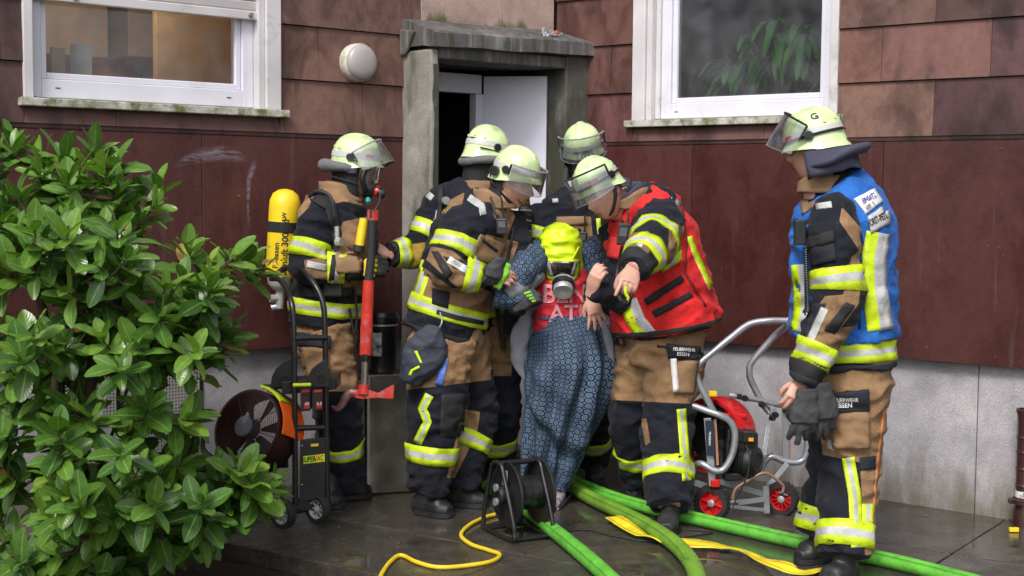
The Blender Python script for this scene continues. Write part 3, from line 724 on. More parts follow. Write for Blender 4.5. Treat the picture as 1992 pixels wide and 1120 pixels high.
class Garment:
    def __init__(s, name, parent, geos, voxel, m, regs=None, disp=.004, smooth=3, seed=0, zf=13., neg=None):
        me = remesh(geos, voxel, smooth)
        n = len(me.vertices); co = np.empty(n*3); me.vertices.foreach_get('co', co); co = co.reshape(-1, 3)
        no = np.empty(n*3); me.vertices.foreach_get('normal', no); no = no.reshape(-1, 3)
        if disp:
            d = np.empty(n); disp0 = disp*1.5
            for i in range(n):
                x, y, z = co[i]; disp = disp0
                mk = min(1.3, max(0, .45+2.4*noise.noise(V((x*3.1+seed, y*3.1, z*4.3))))); a = noise.noise(V((x*7+seed*5.1+z*3, y*7, z*zf-x*4))); b = noise.noise(V((x*21+seed, y*21, z*30))); c2 = noise.noise(V((x*11+seed*2+z*6, y*11+3, z*zf*1.7+x*7)))
                d[i] = (1-2.8*abs(a))*disp+(.5-2.2*abs(c2))*disp*.85*mk+b*disp*.35-disp*.4
            co = co+no*d[:, None]
        me.vertices.foreach_set('co', co.ravel())
        s.regs = regs
        if regs:
            at = me.attributes.new('reg', 'FLOAT', 'POINT'); vals = []
            for i in range(n):
                x, y = proj(V(co[i])); best = -200.
                for p in regs:
                    if callable(p): best = max(best, p(x, y))
                    else: best = max(best, poly_sd(p, x, y))
                vals.append(best)
            at.data.foreach_set('value', vals)
        s.bvh = BVHTree.FromPolygons([V(c) for c in co], [tuple(p.vertices) for p in me.polygons])
        base = wloc(parent); co = co-np.array(base); me.vertices.foreach_set('co', co.ravel()); me.update()
        me.materials.append(m)
        for p in me.polygons: p.use_smooth = True
        s.o = bpy.data.objects.new(name, me); s.o.parent = parent; link(s.o)
    def grid(s, name, P, m, uv, parent=None, th=.003, closed=False):
        """P rows of (point, normal) or None -> thin sewn-on piece with a turned edge"""
        R = len(P); C_ = len(P[0]); b = MB(); b.uv = []
        idx = {}
        for i in range(R):
            for j in range(C_):
                if P[i][j] is None: continue
                p, nrm = P[i][j]; idx[i, j] = len(b.v); b.v.append(p); b.uv.append(uv(i, j))
        fs = []; used = {}
        for i in range(R-1):
            for j in range(C_ if closed else C_-1):
                j2 = (j+1) % C_; q = [(i, j), (i, j2), (i+1, j2), (i+1, j)]
                if all(k in idx for k in q):
                    pts = [b.v[idx[k]] for k in q]; m_ = max((pts[a]-pts[(a+1) % 4]).length for a in range(4))
                    if m_ > .05: continue
                    fs.append(q)
                    for a in range(4):
                        e = (q[a], q[(a+1) % 4]); used[e] = used.get(e, 0)+1
        if not fs: return None
        comp = {}; best = []
        adj = {}
        for q in fs:
            for a in range(4): adj.setdefault(frozenset((q[a], q[(a+1) % 4])), []).append(q)
        seen = set()
        for q0 in fs:
            if tuple(q0) in seen: continue
            st = [q0]; cur = []; seen.add(tuple(q0))
            while st:
                q = st.pop(); cur.append(q)
                for a in range(4):
                    for q2 in adj[frozenset((q[a], q[(a+1) % 4]))]:
                        if tuple(q2) not in seen: seen.add(tuple(q2)); st.append(q2)
            if len(cur) > len(best): best = cur
        if len(best) < len(fs):
            fs = best; used = {}
            for q in fs:
                for a in range(4): used[(q[a], q[(a+1) % 4])] = 1
            keep = sorted({k for q in fs for k in q}); nv = [b.v[idx[k]] for k in keep]; nu = [b.uv[idx[k]] for k in keep]
            b.v = nv; b.uv = nu; idx = {k: n for n, k in enumerate(keep)}
        for q in fs: b.f.append(tuple(idx[k] for k in q)); b.mi.append(0); b.smooth.append(True)
        low = {}
        for (a, c) in list(used):
            if (c, a) in used: continue
            for k in (a, c):
                if k not in low:
                    p, nrm = P[k[0]][k[1]]; low[k] = len(b.v); b.v.append(p-nrm*(th+.005)); b.uv.append(uv(*k))
            b.f.append((idx[c], idx[a], low[a], low[c])); b.mi.append(0); b.smooth.append(False)
        return b.build(name, m, parent or s.o, fix=False)
    def ring(s, name, loft, at, width, m, parent=None, th=.0055, a0=0, a1=2*PI, n=40, tilt=0, off=.04, rows=4):
        tc = loft.t_at(*at) if isinstance(at, tuple) else at; hw = width/2/loft.len; full = a1-a0 > 6.28
        P = []; C_ = n if full else n+1; rad = sum(loft.a)/len(loft.a)
        for i in range(rows+1):
            row = []
            for k in range(C_):
                a = a0+(a1-a0)*k/n; t = tc-hw+2*hw*i/rows+tilt*math.cos(a)/loft.len
                o = loft.ev(t, a, off); c = loft.ctr(t); d = (c-o); L_ = d.length; d.normalize()
                h, nr, _, ds = s.bvh.ray_cast(o, d, L_)
                if h is None: row.append(None)
                else:
                    if nr.dot(d) > 0: nr = -nr
                    row.append((h+nr*th, nr))
            P.append(row)
        return s.grid(name, P, m, lambda i, j: ((a1-a0)*j/n*rad, i/rows), parent, th, full)
    def hit(s, x, y, th=.003):
        d = ray(x, y).normalized(); h, nr, _, ds = s.bvh.ray_cast(CAM, d)
        if h is None: return None
        if nr.dot(d) > 0: nr = -nr
        if th > .008: nr2 = (nr*.4-d*.6)
        else: nr2 = nr
        return (h+nr2*th, nr)
    def quad(s, name, q, m, parent=None, th=.003, step=6, rnd=0, uvm=None):
        """piece whose four corners (photo pixels, TL TR BR BL) are measured off the picture, sewn onto the cloth surface"""
        nu = max(2, int(max(math.dist(q[0], q[1]), math.dist(q[3], q[2]))/step)); nv = max(2, int(max(math.dist(q[0], q[3]), math.dist(q[1], q[2]))/step))
        P = []
        for i in range(nv+1):
            v = i/nv; row = []
            for j in range(nu+1):
                u = j/nu; uu = u
                if rnd:
                    e = min(v, 1-v)
                    k = rnd*max(0, 1-e*nv*.9)*.5; uu = k*.25+u*(1-k*.5)
                x = (q[0][0]*(1-uu)+q[1][0]*uu)*(1-v)+(q[3][0]*(1-uu)+q[2][0]*uu)*v; y = (q[0][1]*(1-uu)+q[1][1]*uu)*(1-v)+(q[3][1]*(1-uu)+q[2][1]*uu)*v
                row.append(s.hit(x, y, th))
            P.append(row)
        return s.grid(name, P, m, uvm or (lambda i, j: (i/nv*.2, j/nu)), parent, th)
    def strip(s, name, pts, wd, m, parent=None, th=.004, step=7, vrow=6):
        """tape along a polyline of photo pixels"""
        P2 = []
        for i in range(len(pts)-1):
            n = max(1, int(math.dist(pts[i], pts[i+1])/step))
            for k in range(n): P2.append((pts[i][0]+(pts[i+1][0]-pts[i][0])*k/n, pts[i][1]+(pts[i+1][1]-pts[i][1])*k/n))
        P2.append(pts[-1]); rows = []
        ws = wd if isinstance(wd, (list, tuple)) else [wd, wd]
        for i, p in enumerate(P2):
            a = P2[max(0, i-1)]; c = P2[min(len(P2)-1, i+1)]; dx, dy = c[0]-a[0], c[1]-a[1]; l = math.hypot(dx, dy); nx, ny = -dy/l, dx/l
            f = i/(len(P2)-1); w = ws[0]*(1-f)+ws[1]*f
            rows.append([s.hit(p[0]+nx*w*(k/vrow-.5), p[1]+ny*w*(k/vrow-.5), th) for k in range(vrow+1)])
        return s.grid(name, rows, m, lambda i, j: (i*step/400, j/vrow), parent, th)
    def text(s, name, st, x, y, size, m, parent=None, ang=0, sx=1, th=.005):
        vs, fs = text2d(st, True); b = MB(); ca, sa = math.cos(ang), math.sin(ang); P = []
        for v in vs:
            u, w_ = v.x*size*sx, -v.y*size; h = s.hit(x+u*ca-w_*sa, y+u*sa+w_*ca, 0); P.append(h[0]+(CAM-h[0]).normalized()*(th+.004) if h else None)
        mp = {}
        for i, p in enumerate(P):
            if p is not None: mp[i] = len(b.v); b.v.append(p)
        for f in fs:
            if all(i in mp for i in f): b.f.append(tuple(mp[i] for i in f)); b.mi.append(0); b.smooth.append(False)
        if b.f: return b.build(name, m, parent or s.o, fix=False)
# ---- bodies
def facing(phi, pitch=0, roll=0):
    F = V((math.sin(phi)*math.cos(pitch), -math.cos(phi)*math.cos(pitch), -math.sin(pitch)))
    R = V((-math.cos(phi), -math.sin(phi), 0)); U = R.cross(F)
    if roll: q = Matrix.Rotation(roll, 3, F); R = q@R; U = q@U
    return R, F, U
def head_geo(c, R, F, U, k=1.0):
    vs = []; fs = []; na, nb = 44, 36
    def g(x, s): return math.exp(-(x/s)**2)
    for i in range(nb+1):
        el = -PI/2+PI*i/nb
        for j in range(na):
            az = 2*PI*j/na; dx, dy, dz = math.cos(el)*math.sin(az), math.cos(el)*math.cos(az), math.sin(el)
            x, y, z = dx*.077, dy*.098, dz*.118
            if z < 0: q = (-z/.118); x *= 1-.3*q**1.3; y = y*(1-.12*q)+.012*q
            if y > 0:
                y += .028*g(x, .0125)*g(z+.024, .017)+.012*g(x, .009)*g(z-.0, .02)
                y -= .014*g(abs(x)-.031, .016)*g(z-.006, .014)
                y += .006*g(abs(x)-.027, .025)*g(z-.032, .01)
                y += .007*g(x, .02)*g(z+.058, .007)+.006*g(x, .02)*g(z+.071, .007)-.004*g(x, .024)*g(z+.0645, .003)
                y += .010*g(x, .022)*g(z+.1, .016); y += .004*g(abs(x)-.045, .02)*g(z+.03, .02)
            vs.append(c+(R*x+F*y+U*z)*k)
    for i in range(nb):
        for j in range(na): fs.append((i*na+j, i*na+(j+1) % na, (i+1)*na+(j+1) % na, (i+1)*na+j))
    for sgn in (-1, 1):   # ears
        b = len(vs)
        for i in range(7):
            for j in range(12):
                e = -PI/2+PI*i/6; a = 2*PI*j/12; vs.append(c+(R*(sgn*(.075+.008*math.cos(e)*math.cos(a)))+F*(-.012+.017*math.cos(e)*math.sin(a)-.1*abs(math.cos(e)*math.cos(a))*.05)+U*(.0+.03*math.sin(e)))*k)
        for i in range(6):
            for j in range(12): fs.append((b+i*12+j, b+i*12+(j+1) % 12, b+(i+1)*12+(j+1) % 12, b+(i+1)*12+j))
    return vs, fs
def hand_geo(wr, d, back, left, curl=(.3, .3, .35, .4), thumb=.3, k=1.0, spread=.12, arm=None, fat=1.0):
    """palm and five fingers grown to one surface; curl per finger (radians per joint)"""
    d = V(d).normalized(); back = V(back); back = (back-d*back.dot(d)).normalized(); th = d.cross(back)*(-1 if left else 1)*-1
    # th: direction of the thumb side
    geos = []
    def P(x, y, z): return wr+(th*x+d*y+back*z)*k
    def tube(pts, rs, fl=1.0, n=10):
        b = MB(); b.tube(pts, rs, n, smoothpath=4, flat=fl, hint=back); return b.v, b.f
    geos.append(tube([P(0, -.035, 0), P(0, 0, 0), P(.002, .04, .002), P(.002, .085, .004)], [.027*k*fat, .031*k*fat, .041*k*fat, .04*k*fat], .42, 14))
    xs = (.031, .0105, -.0105, -.0305); ln = (.07, .079, .073, .058)
    for i in range(4):
        x = xs[i]; y0 = .088-(.006 if i == 3 else 0)-(.003 if i == 0 else 0); a = 0; p = P(x*.9, y0-.02, .003); pts = [p]; q = (x, y0, .002); pts.append(P(*q)); sp = x/.03*spread
        for sgm, fr in enumerate((.45, .31, .24)):
            a += curl[i]*(1.0 if sgm else .8); l = ln[i]*fr
            q = (q[0]+math.sin(sp)*l*max(0, math.cos(a)), q[1]+math.cos(a)*l, q[2]-math.sin(a)*l); pts.append(P(*q))
        r = .0092*k*fat; geos.append(tube(pts, [r*1.1, r*1.08, r*1.02, r*.92, r*.7]))
    q0 = P(.022, .018, -.004); a = thumb
    geos.append(tube([q0, P(.040, .040, -.010-.02*a), P(.052-.012*a, .066, -.014-.05*a), P(.056-.035*a, .09-.01*a, -.016-.07*a)], [.015*k*fat, .0135*k*fat, .0115*k*fat, .0085*k*fat]))
    return geos
def simple_remesh_obj(name, geos, voxel, m, parent, smooth=2, disp=0):
    me = remesh(geos, voxel, smooth, .45); base = wloc(parent); n = len(me.vertices); co = np.empty(n*3); me.vertices.foreach_get('co', co); co = co.reshape(-1, 3)-np.array(base)
    if disp:
        no = np.empty(n*3); me.vertices.foreach_get('normal', no); no = no.reshape(-1, 3)
        d = np.array([(1-3*abs(noise.noise(V(c)*17)))*disp+noise.noise(V(c)*45)*disp*.6 for c in co]); co = co+no*d[:, None]
    me.vertices.foreach_set('co', co.ravel()); me.materials.append(m); me.update()
    o = bpy.data.objects.new(name, me); o.parent = parent; return link(o)
def helmet(parent, c, R, F, U, visor=None, vis_len=.125, nape=True, nape_len=.12, k=1.0, strap=False, vis_z=.085, marks=True):
    """fire helmet: domed shell with crest, flared rim, tape, visor on side pivots, neck cloth"""
    def P(x, y, z): return c+(R*x+F*y+U*z)*k
    na, nb = 56, 20; RX, RY, H, zb = .106, .128, .124, .05
    vs = []; fs = []
    def prof(az, t):
        # t 0 top .. 1 rim line .. 1.3 flare
        ca, sa = math.cos(az), math.sin(az)
        if t <= 1:
            r = math.sin(t*PI/2)**.88; z = zb+H*math.cos(t*PI/2)**.9
        else:
            u = (t-1)/.3; r = 1+.10*u*u+.03*u; z = zb-(.03+.03*min(1, max(0, .75-ca)))*u-(.012*u*-ca if ca < 0 else 0)
        x, y = RX*r*sa, RY*r*ca
        if t > 1 and ca > .3: y += .012*(t-1)/.3*(ca-.3)
        if t <= 1.02: z += .009*math.exp(-(x/.022)**4)*min(1, max(0, (.98-t)*4))
        return P(x, y, z)
    ts = [i/16 for i in range(17)]+[1.06, 1.12, 1.2, 1.3]
    for t in ts:
        for j in range(na): vs.append(prof(2*PI*j/na, max(t, .02)))
    nr = len(ts)
    for t in (1.3, 1.1, .9, .5, .1):
        for j in range(na):
            p = prof(2*PI*j/na, t); q = P(0, 0, .05); vs.append(p.lerp(q, .04 if t > 1.2 else .05))
    for i in range(nr+4):
        for j in range(na): fs.append((i*na+j, i*na+(j+1) % na, (i+1)*na+(j+1) % na, (i+1)*na+j))
    fs.append(tuple(range(na))[::-1]); fs.append(tuple((nr+4)*na+j for j in range(na)))
    b = MB(); b.add(vs, fs, 0, True); h = b.build('helmet', HELM, parent)
    def bandm(name, t0, t1, m, o=.0025, a0=0, a1=2*PI, n=56, th=.002):
        b = MB(); full = a1-a0 > 6.2; nn = n if full else n+1; b.uv = []
        for t in (t0, (t0+t1)/2, t1):
            for j in range(nn):
                az = a0+(a1-a0)*j/n; p = prof(az, t); q = (p-P(0, 0, .02)).normalized(); b.v.append(p+q*o); b.uv.append((j/n*.8, (t-t0)/(t1-t0)))
        for i in range(2):
            for j in range(n): b.f.append((i*nn+j, i*nn+(j+1) % nn, (i+1)*nn+(j+1) % nn, (i+1)*nn+j)); b.mi.append(0); b.smooth.append(True)
        return b.build(name, m, h)
    bandm('reflective_band', .86, .99, SILM_T)
    for s_ in (-1, 1):
        if marks: bandm('red_mark', .885, .96, REDP, .004, s_*.55 if s_ > 0 else -.95, .95 if s_ > 0 else -.55, 10)
        b = MB(); p = prof(s_*PI/2, .98); b.disc(p, R*s_, .018, t=.014, n=18); b.build('visor_pivot', BLK, h)
        for az, t in ((2.2, .78), (2.75, .74)):
            p = prof(s_*az, t); b = MB(); b.disc(p, (p-P(0, 0, .02)), 0, lathe=[(.007, 0), (.006, .004), (0, .005)], n=10); b.build('rivet', HELM, h)
    if visor is not None:
        ca, sa = math.cos(visor), math.sin(visor)
        def Q(x, y, z):
            y0, z0 = y-.0, z-.045; return P(x, y0*ca-z0*sa, .045+y0*sa+z0*ca)
        A0 = 1.36; n = 24; m = 8
        def vp(i, j, o=0):
            az = -A0+2*A0*i/n; v = j/m; r = .168+.006*v+o; zz = vis_z-vis_len*v
            if v > 0: zz += .022*v*(abs(az)/A0)**3
            return Q(.129/.168*r*math.sin(az), r*math.cos(az)-.004, zz)
        b = MB(); vv = []; ff = []
        for i in range(n+1):
            for j in range(m+1): vv.append(vp(i, j))
        for i in range(n):
            for j in range(m): ff.append((i*(m+1)+j, i*(m+1)+j+1, (i+1)*(m+1)+j+1, (i+1)*(m+1)+j))
        b.add(vv, ff, 0, True); b.build('visor', VIS, h)
        b = MB(); b.tube([vp(i, 0, .001) for i in range(n+1)], .0045, 6); b.build('visor_frame', BLK if strap else SILM, h)
        b = MB(); b.tube([vp(i, m, .0) for i in range(n+1)], .0018, 5); b.build('visor_edge', mat('visor_rim', (.2, .2, .21), .3), h)
        for e in (0, n):
            b = MB(); b.tube([vp(e, 0), vp(e, m//2), Q((-1 if e == 0 else 1)*.116, .0, .045)], .0055, 6); b.build('visor_arm', BLK, h)
    if strap:
        b = MB(); pts = [prof(-2.9+5.8*j/30+PI*0, .99) for j in range(31)]; q0 = P(0, 0, .02); b.tube([p+(p-q0).normalized()*.006 for p in pts], .006, 6); b.build('helmet_strap', BLK, h)
    if nape:
        b = MB(); n = 30; rows = 8; vv = []; ff = []
        for i in range(rows+1):
            t = i/rows
            for j in range(n+1):
                az = 1.25+(2*PI-2.5)*j/n; ca, sa = math.cos(az), math.sin(az)
                r = 1.0+.14*math.sin(t*PI*.6)+.05*noise.noise(V((az*2.2, t*3, c.x*3)))*t*2
                z = .03-nape_len*t+.02*noise.noise(V((az*1.7, t*2, c.x)))*t
                if ca < 0: r += -ca*.12*t
                vv.append(P(RX*r*sa, RY*r*ca, z))
        for i in range(rows):
            for j in range(n): ff.append((i*(n+1)+j, i*(n+1)+j+1, (i+1)*(n+1)+j+1, (i+1)*(n+1)+j))
        b.add(vv, ff, 0, True)
        m2 = b.build('neck_cloth', NAPE, h, fix=True); md = m2.modifiers.new('thickness', 'SOLIDIFY'); md.thickness = .004
    h['_'] = 1; del h['_']
    return h, P, prof
SILM_T = mat('helmet_tape', (.5, .5, .5), .4, var=.1, bump=0)
def chest(c, phi, lean=0): pass
def boots(parent, gp, toe, ank, left=None):
    """gp: sole under the ankle, toe: sole at the toe tip, ank: ankle point"""
    d = (toe-gp); d.z = 0; L_ = d.length; d.normalize(); s = V((-d.y, d.x, 0)); h = gp-d*.07
    def T(pts, ra, rb):
        l = Loft(pts, ra, rb, V((0, 0, 1)), 20); return l.geo(20, 20)
    l1 = Loft([h+ZU*.045-d*.005, gp+ZU*.05, gp+d*(L_*.5)+ZU*.048, toe-d*.06+ZU*.04, toe-d*.012+ZU*.036], [.034, .043, .050, .052, .030], [.04, .047, .046, .036, .024], ZU, 24, e=2.6)
    l2 = Loft([gp+ZU*.03-d*.01, gp+ZU*.09-d*.005, ank+ZU*.08], [.046, .047, .062], [.058, .052, .066], d, 12)
    o = simple_remesh_obj('boot', [l1.geo(24, 20), l2.geo(12, 20)], .007, BOOT, parent, 2)
    b = MB(); n = 28; ring = []
    for k in range(n):
        a = 2*PI*k/n; ca, sa = math.cos(a), math.sin(a); lx = (.5*L_+.035); w_ = .052-.008*(ca < 0)
        ring.append(gp-d*.075+d*(lx+lx*1.02*(abs(ca)**.75*(1 if ca > 0 else -1)))*1.0+s*w_*(abs(sa)**.8*(1 if sa > 0 else -1)))
    for z in (0.002, .004, .02, .024): b.v += [p+ZU*(z+gp.z) for p in ring]
    for i in range(3):
        for k in range(n): b.f.append((i*n+k, i*n+(k+1) % n, (i+1)*n+(k+1) % n, (i+1)*n+k)); b.mi.append(0); b.smooth.append(False)
    b.f.append(tuple(range(n))[::-1]); b.f.append(tuple(3*n+k for k in range(n))); b.mi += [0, 0]; b.smooth += [False, False]
    for i in range(len(b.v)): b.v[i] = b.v[i]-ZU*gp.z
    b.build('boot_sole', RUB, o); return o
def leg(hip, knee, ank, F, r=(.115, .098, .088, .082), seed=0, wr=.011):
    q = hip.lerp(knee, .5); q2 = knee.lerp(ank, .5); low = ank+ZU*-.015
    return Loft([hip, q, knee, q2, low], [r[0], (r[0]+r[1])/2, r[1], r[2], r[3]], [r[0]*1.05, (r[0]+r[1])/2*1.03, r[1]*1.03, r[2]*1.05, r[3]*1.1], F, 54, wr=wr, wf=17, seed=seed)
def arm(sh, el, wr_, F, r=(.082, .07, .062, .05), seed=0, w=.009):
    q = sh.lerp(el, .5); q2 = el.lerp(wr_, .5)
    return Loft([sh, q, el, q2, wr_], [r[0], (r[0]+r[1])/2, r[1], r[2], r[3]], [r[0]*1.02, (r[0]+r[1])/2, r[1], r[2], r[3]*.95], F, 46, wr=w, wf=19, seed=seed)
def body_mesh(parent, head, R, F, U, neck, lofts, hands, k=1.0):
    """skin: one mesh holding head, neck, trunk and limbs (slim, under the clothes) and bare hands"""
    geos = []
    nk = Loft([head-U*.05*k-F*.012, head.lerp(neck, .6), neck-ZU*.05], [.055, .057, .08], [.058, .058, .075], F, 12); geos.append(nk.geo(12, 20))
    for l in lofts:
        m = Loft.__new__(Loft); m.__dict__ = dict(l.__dict__); m.wr = 0; m.a = [x*.62 for x in l.a]; m.b = [x*.62 for x in l.b]; geos.append(m.geo(14, 14))
    me0 = remesh(geos, .014, 2)
    b = MB(); b.add([v.co.copy() for v in me0.vertices], [tuple(p.vertices) for p in me0.polygons], 0, True)
    hv, hf = head_geo(head, R, F, U, k); b.add(hv, hf, 0, True)
    for hg in hands:
        m2 = remesh(hg, .0042, 2, .4); b.add([v.co.copy() for v in m2.vertices], [tuple(p.vertices) for p in m2.polygons], 0, True)
    return b.build('body', SKIN, parent)
def face_bits(parent, head, R, F, U, k=1.0, hair=True, brow=True):
    def P(x, y, z): return head+(R*x+F*y+U*z)*k
    for s_ in (-1, 1):
        b = MB(); c = P(s_*.031, .079, .006); b.disc(c-F*.012*k, F, 0, lathe=[(.0125, 0), (.0115, .006), (.007, .0105), (0, .012)], n=14); e = b.build('eye', mat('eye_white', (.5, .45, .42), .3, bump=0), parent)
        b = MB(); b.disc(c-F*.0015*k-U*.002, F, .0055, t=.002, n=12); b.build('iris', BLKP, e)
        if brow:
            b = MB(); b.tube([P(s_*.013, .099, .026), P(s_*.032, .099, .031), P(s_*.052, .086, .027)], [.003, .0048, .003], 6, smoothpath=3); b.build('eyebrow', HAIR, parent)
    b = MB(); b.tube([P(-.021, .0925, -.064), P(0, .1035, -.0635), P(.021, .0925, -.064)], [.0015, .0042, .0015], 6, smoothpath=4, flat=1.); b.build('lips', mat('lip_colour', (.32, .1, .09), .5, bump=0), parent)
def collar(name, parent, c, up, F, r0, r1, h, m, dip=.03, th=.006):
    R = F.cross(up).normalized(); b = MB(); n = 36; rows = 5
    for i in range(rows+1):
        t = i/rows; r = r0*(1-t)+r1*t
        for k in range(n):
            a = 2*PI*k/n; f = math.cos(a)
            b.v.append(c+R*(math.sin(a)*r)+F*(f*r*1.05)+up*(h*t-(dip*max(0, f)**2)*t+.006*noise.noise(V((a*2, t*2, c.x*5)))))
    for i in range(rows):
        for k in range(n): b.f.append((i*n+k, i*n+(k+1) % n, (i+1)*n+(k+1) % n, (i+1)*n+k)); b.mi.append(0); b.smooth.append(True)
    o = b.build(name, m, parent); md = o.modifiers.new('thickness', 'SOLIDIFY'); md.thickness = th; md.offset = 1; return o
def radio(parent, c, R, U, Fn, h=.11, ant=.1, m=None):
    b = MB(); b.box(c, R, Fn, U, .026, .017, h/2); o = b.build('radio', m or BLK, parent, bevel=.005)
    b = MB(); p = c+U*h/2+R*.014; b.tube([p, p+U*.02, p+U*ant], [.008, .005, .004], 8); b.build('antenna', BLK, o)
    b = MB(); q = c+U*h/2-R*.012; b.tube([q-U*.005, q+U*.016], .008, 8); b.build('radio_knob', BLK, o)
    b = MB(); b.box(c+Fn*.0185+U*.01, R, Fn, U, .017, .002, h*.2); b.build('radio_display', mat('dull_screen', (.08, .09, .1), .2, bump=0), o)
    return o
def coil(name, parent, pts, r=.012, wire=.0035, turns_per_m=110, m=None):
    pts = catmull([V(p) for p in pts], 14); L_ = sum((pts[i+1]-pts[i]).length for i in range(len(pts)-1)); n = int(L_*turns_per_m*8); out = []; d = [0]
    for i in range(len(pts)-1): d.append(d[-1]+(pts[i+1]-pts[i]).length)
    j = 0
    for i in range(n+1):
        x = L_*i/n
        while j < len(d)-2 and d[j+1] < x: j += 1
        c = pts[j].lerp(pts[j+1], (x-d[j])/max(1e-9, d[j+1]-d[j])); T = (pts[j+1]-pts[j]).normalized(); u = T.orthogonal().normalized()
        if abs(T.x) < .9: u = (V((1, 0, 0))-T*T.x).normalized()
        w_ = T.cross(u); a = 2*PI*i/8; out.append(c+(u*math.cos(a)+w_*math.sin(a))*r)
    b = MB(); b.tube(out, wire, 5); return b.build(name, m or BLK, parent)
# ------------------------------------------------------------------ people
RAD = math.radians
def torso(pts, F, a, b, seed=0, wr=.010): return Loft(pts, a, b, F, 54, wr=wr, wf=10, seed=seed, e=2.35)
def person(gx, gy, label, group='firefighters in turnout gear'):
    return empty('person', G(gx, gy), label, 'person', group)
def glove(name, parent, geo, m=None): return simple_remesh_obj(name, geo, .005, m or DKGL, parent, 1, .0026)
GRP = 'firefighters in turnout gear'
# ============ A: breathing-apparatus man on the left, in profile, facing right
YA = 6.98
K = lambda x, y, d=0: PX(x, y, YA+d)
A = person(668, 972, 'firefighter in profile with yellow air cylinder and face mask, holding the red axe')
R_, F_, U_ = facing(RAD(72))
F3 = F_
tA = torso([K(662, 372, .02), K(655, 405, .0), K(655, 465, 0), K(642, 550, .0), K(632, 632, .0)], F3, (.09, .185, .205, .19, .2), (.09, .15, .2, .17, .165), 1)
sR = K(618, 425, -.17); eR = K(598, 515, -.22); wR = K(703, 524, -.2)
sL = K(668, 425, .17); eL = K(672, 520, .2); wL = K(722, 515, .02)
lR = arm(sR, eR, wR, F3, (.092, .088, .07, .055), 11, .012); lL = arm(sL, eL, wL, F3, (.09, .08, .07, .055), 12)
cap = [Loft([K(650, 395, .0), sR, sR.lerp(eR, .15)], [.09, .1, .09], [.1, .1, .09], F3, 12), Loft([K(660, 395, 0), sL, sL.lerp(eL, .15)], [.09, .1, .09], [.1, .1, .09], F3, 12)]
gA = Garment('jacket', A, [tA.geo(), lR.geo(), lL.geo()]+[c.geo(12, 20) for c in cap], .009, MATS['turnout_cloth'],
             [[(668, 430), (715, 420), (730, 520), (690, 530), (652, 500), (655, 452)], [(590, 505), (640, 497), (640, 545), (596, 540)], [(622, 355), (700, 355), (706, 400), (668, 392), (640, 400), (618, 378)], [(560, 380), (612, 378), (600, 405), (575, 430)], [(655, 545), (720, 545), (716, 575), (660, 575)]], .005, 3, 1)
gA.ring('reflective_band', lR, (603, 487), .085, BAND, tilt=.0); gA.ring('reflective_band', lR, (655, 521), .088, BAND)
gA.strip('silver_strip', [(597, 513), (636, 521)], 13, SBAND)
gA.ring('reflective_band', tA, (640, 596), .075, BAND, n=60)
gA.ring('reflective_band', lL, (700, 518), .07, BAND)
gA.quad('cuff', [(676, 495), (706, 497), (706, 549), (676, 548)], BLACKC, th=.004)
gA.strip('harness_strap', [(608, 380), (640, 400), (655, 450), (655, 470)], [20, 16], BLACKC, th=.012)
gA.strip('waist_belt', [(590, 568), (640, 572), (690, 566)], 17, BLACKC, th=.012)
gA.strip('harness_strap', [(655, 470), (648, 520), (640, 565)], 10, BLACKC, th=.008)
gA.quad('chest_pocket', [(652, 490), (700, 488), (702, 530), (655, 532)], TAN2, th=.012, rnd=.3)
collar('collar', A, K(664, 392), (U_+F3*-.12).normalized(), F3, .1, .088, .1, TAN2, .04, .01)
# legs
hA = K(632, 640); kn = K(658, 800, -.14); an = G(672, 975)+ZU*.11
lg1 = leg(K(628, 640, -.09), kn, an, F3, (.135, .112, .1, .095), 3, .014); an2 = G(654, 985)+ZU*.11
an2 = G(652, 960)+ZU*.11
lg2 = leg(K(640, 640, .09), K(652, 800, .1), an2, F3, (.13, .11, .1, .09), 4)
hp = Loft([K(634, 600), K(632, 640), K(634, 690)], [.17, .185, .15], [.15, .165, .14], F3, 14)
tr = Garment('trousers', A, [hp.geo(14, 24), lg1.geo(), lg2.geo()], .0095, MATS['trouser_cloth'], [lambda x, y: (762-y) if x > 575 else -9], .006, 3, 5)
tr.ring('reflective_band', lg1, (664, 870), .07, BAND); tr.ring('reflective_band', lg2, (655, 870), .07, BAND)
tr.quad('thigh_pocket', [(583, 672), (640, 680), (640, 742), (583, 738)], TAN2, th=.02, rnd=.3)
tr.quad('pocket_flap', [(580, 648), (644, 655), (643, 678), (580, 672)], NAVYM, th=.026)
boots(A, G(675, 970), G(724, 965), an); boots(A, G(640, 985), G(668, 990), G(645, 975)+ZU*.1)
hd = K(690, 335, .0); RH, FH, UH = facing(RAD(80), RAD(6))
hgR = hand_geo(wR+V((.0, 0, 0)), (K(735, 518, -.2)-wR), V((.1, -.9, .5)), False, (1.1, 1.1, 1.15, 1.2), .9, 1.1, fat=1.2)
hgL = hand_geo(wL, (K(735, 515, -.05)-wL), V((0, .9, .3)), True, (1.1, 1.1, 1.15, 1.2), .9, 1.1, fat=1.2)
body_mesh(A, hd, RH, FH, UH, K(665, 380), [tA, lR, lL, lg1, lg2], [])
glove('glove', A, hgR, mat('orange_black_glove', (.022, .022, .025), .6)); glove('glove', A, hgL)
for i, (x, y) in enumerate([(722, 506), (723, 515), (722, 525), (718, 534)]):
    b = MB(); b.tube([PX(x-9, y, YA-.245), PX(x, y, YA-.262), PX(x+9, y+1, YA-.24)], .009, 8, smoothpath=3); b.build('knuckle_guard', YELP, A)
b = MB(); b.box(PX(716, 521, YA-.247), V((1, 0, 0)), V((0, 1, .1)), ZU, .02, .006, .04); b.build('glove_panel', YELP, A, bevel=.006)
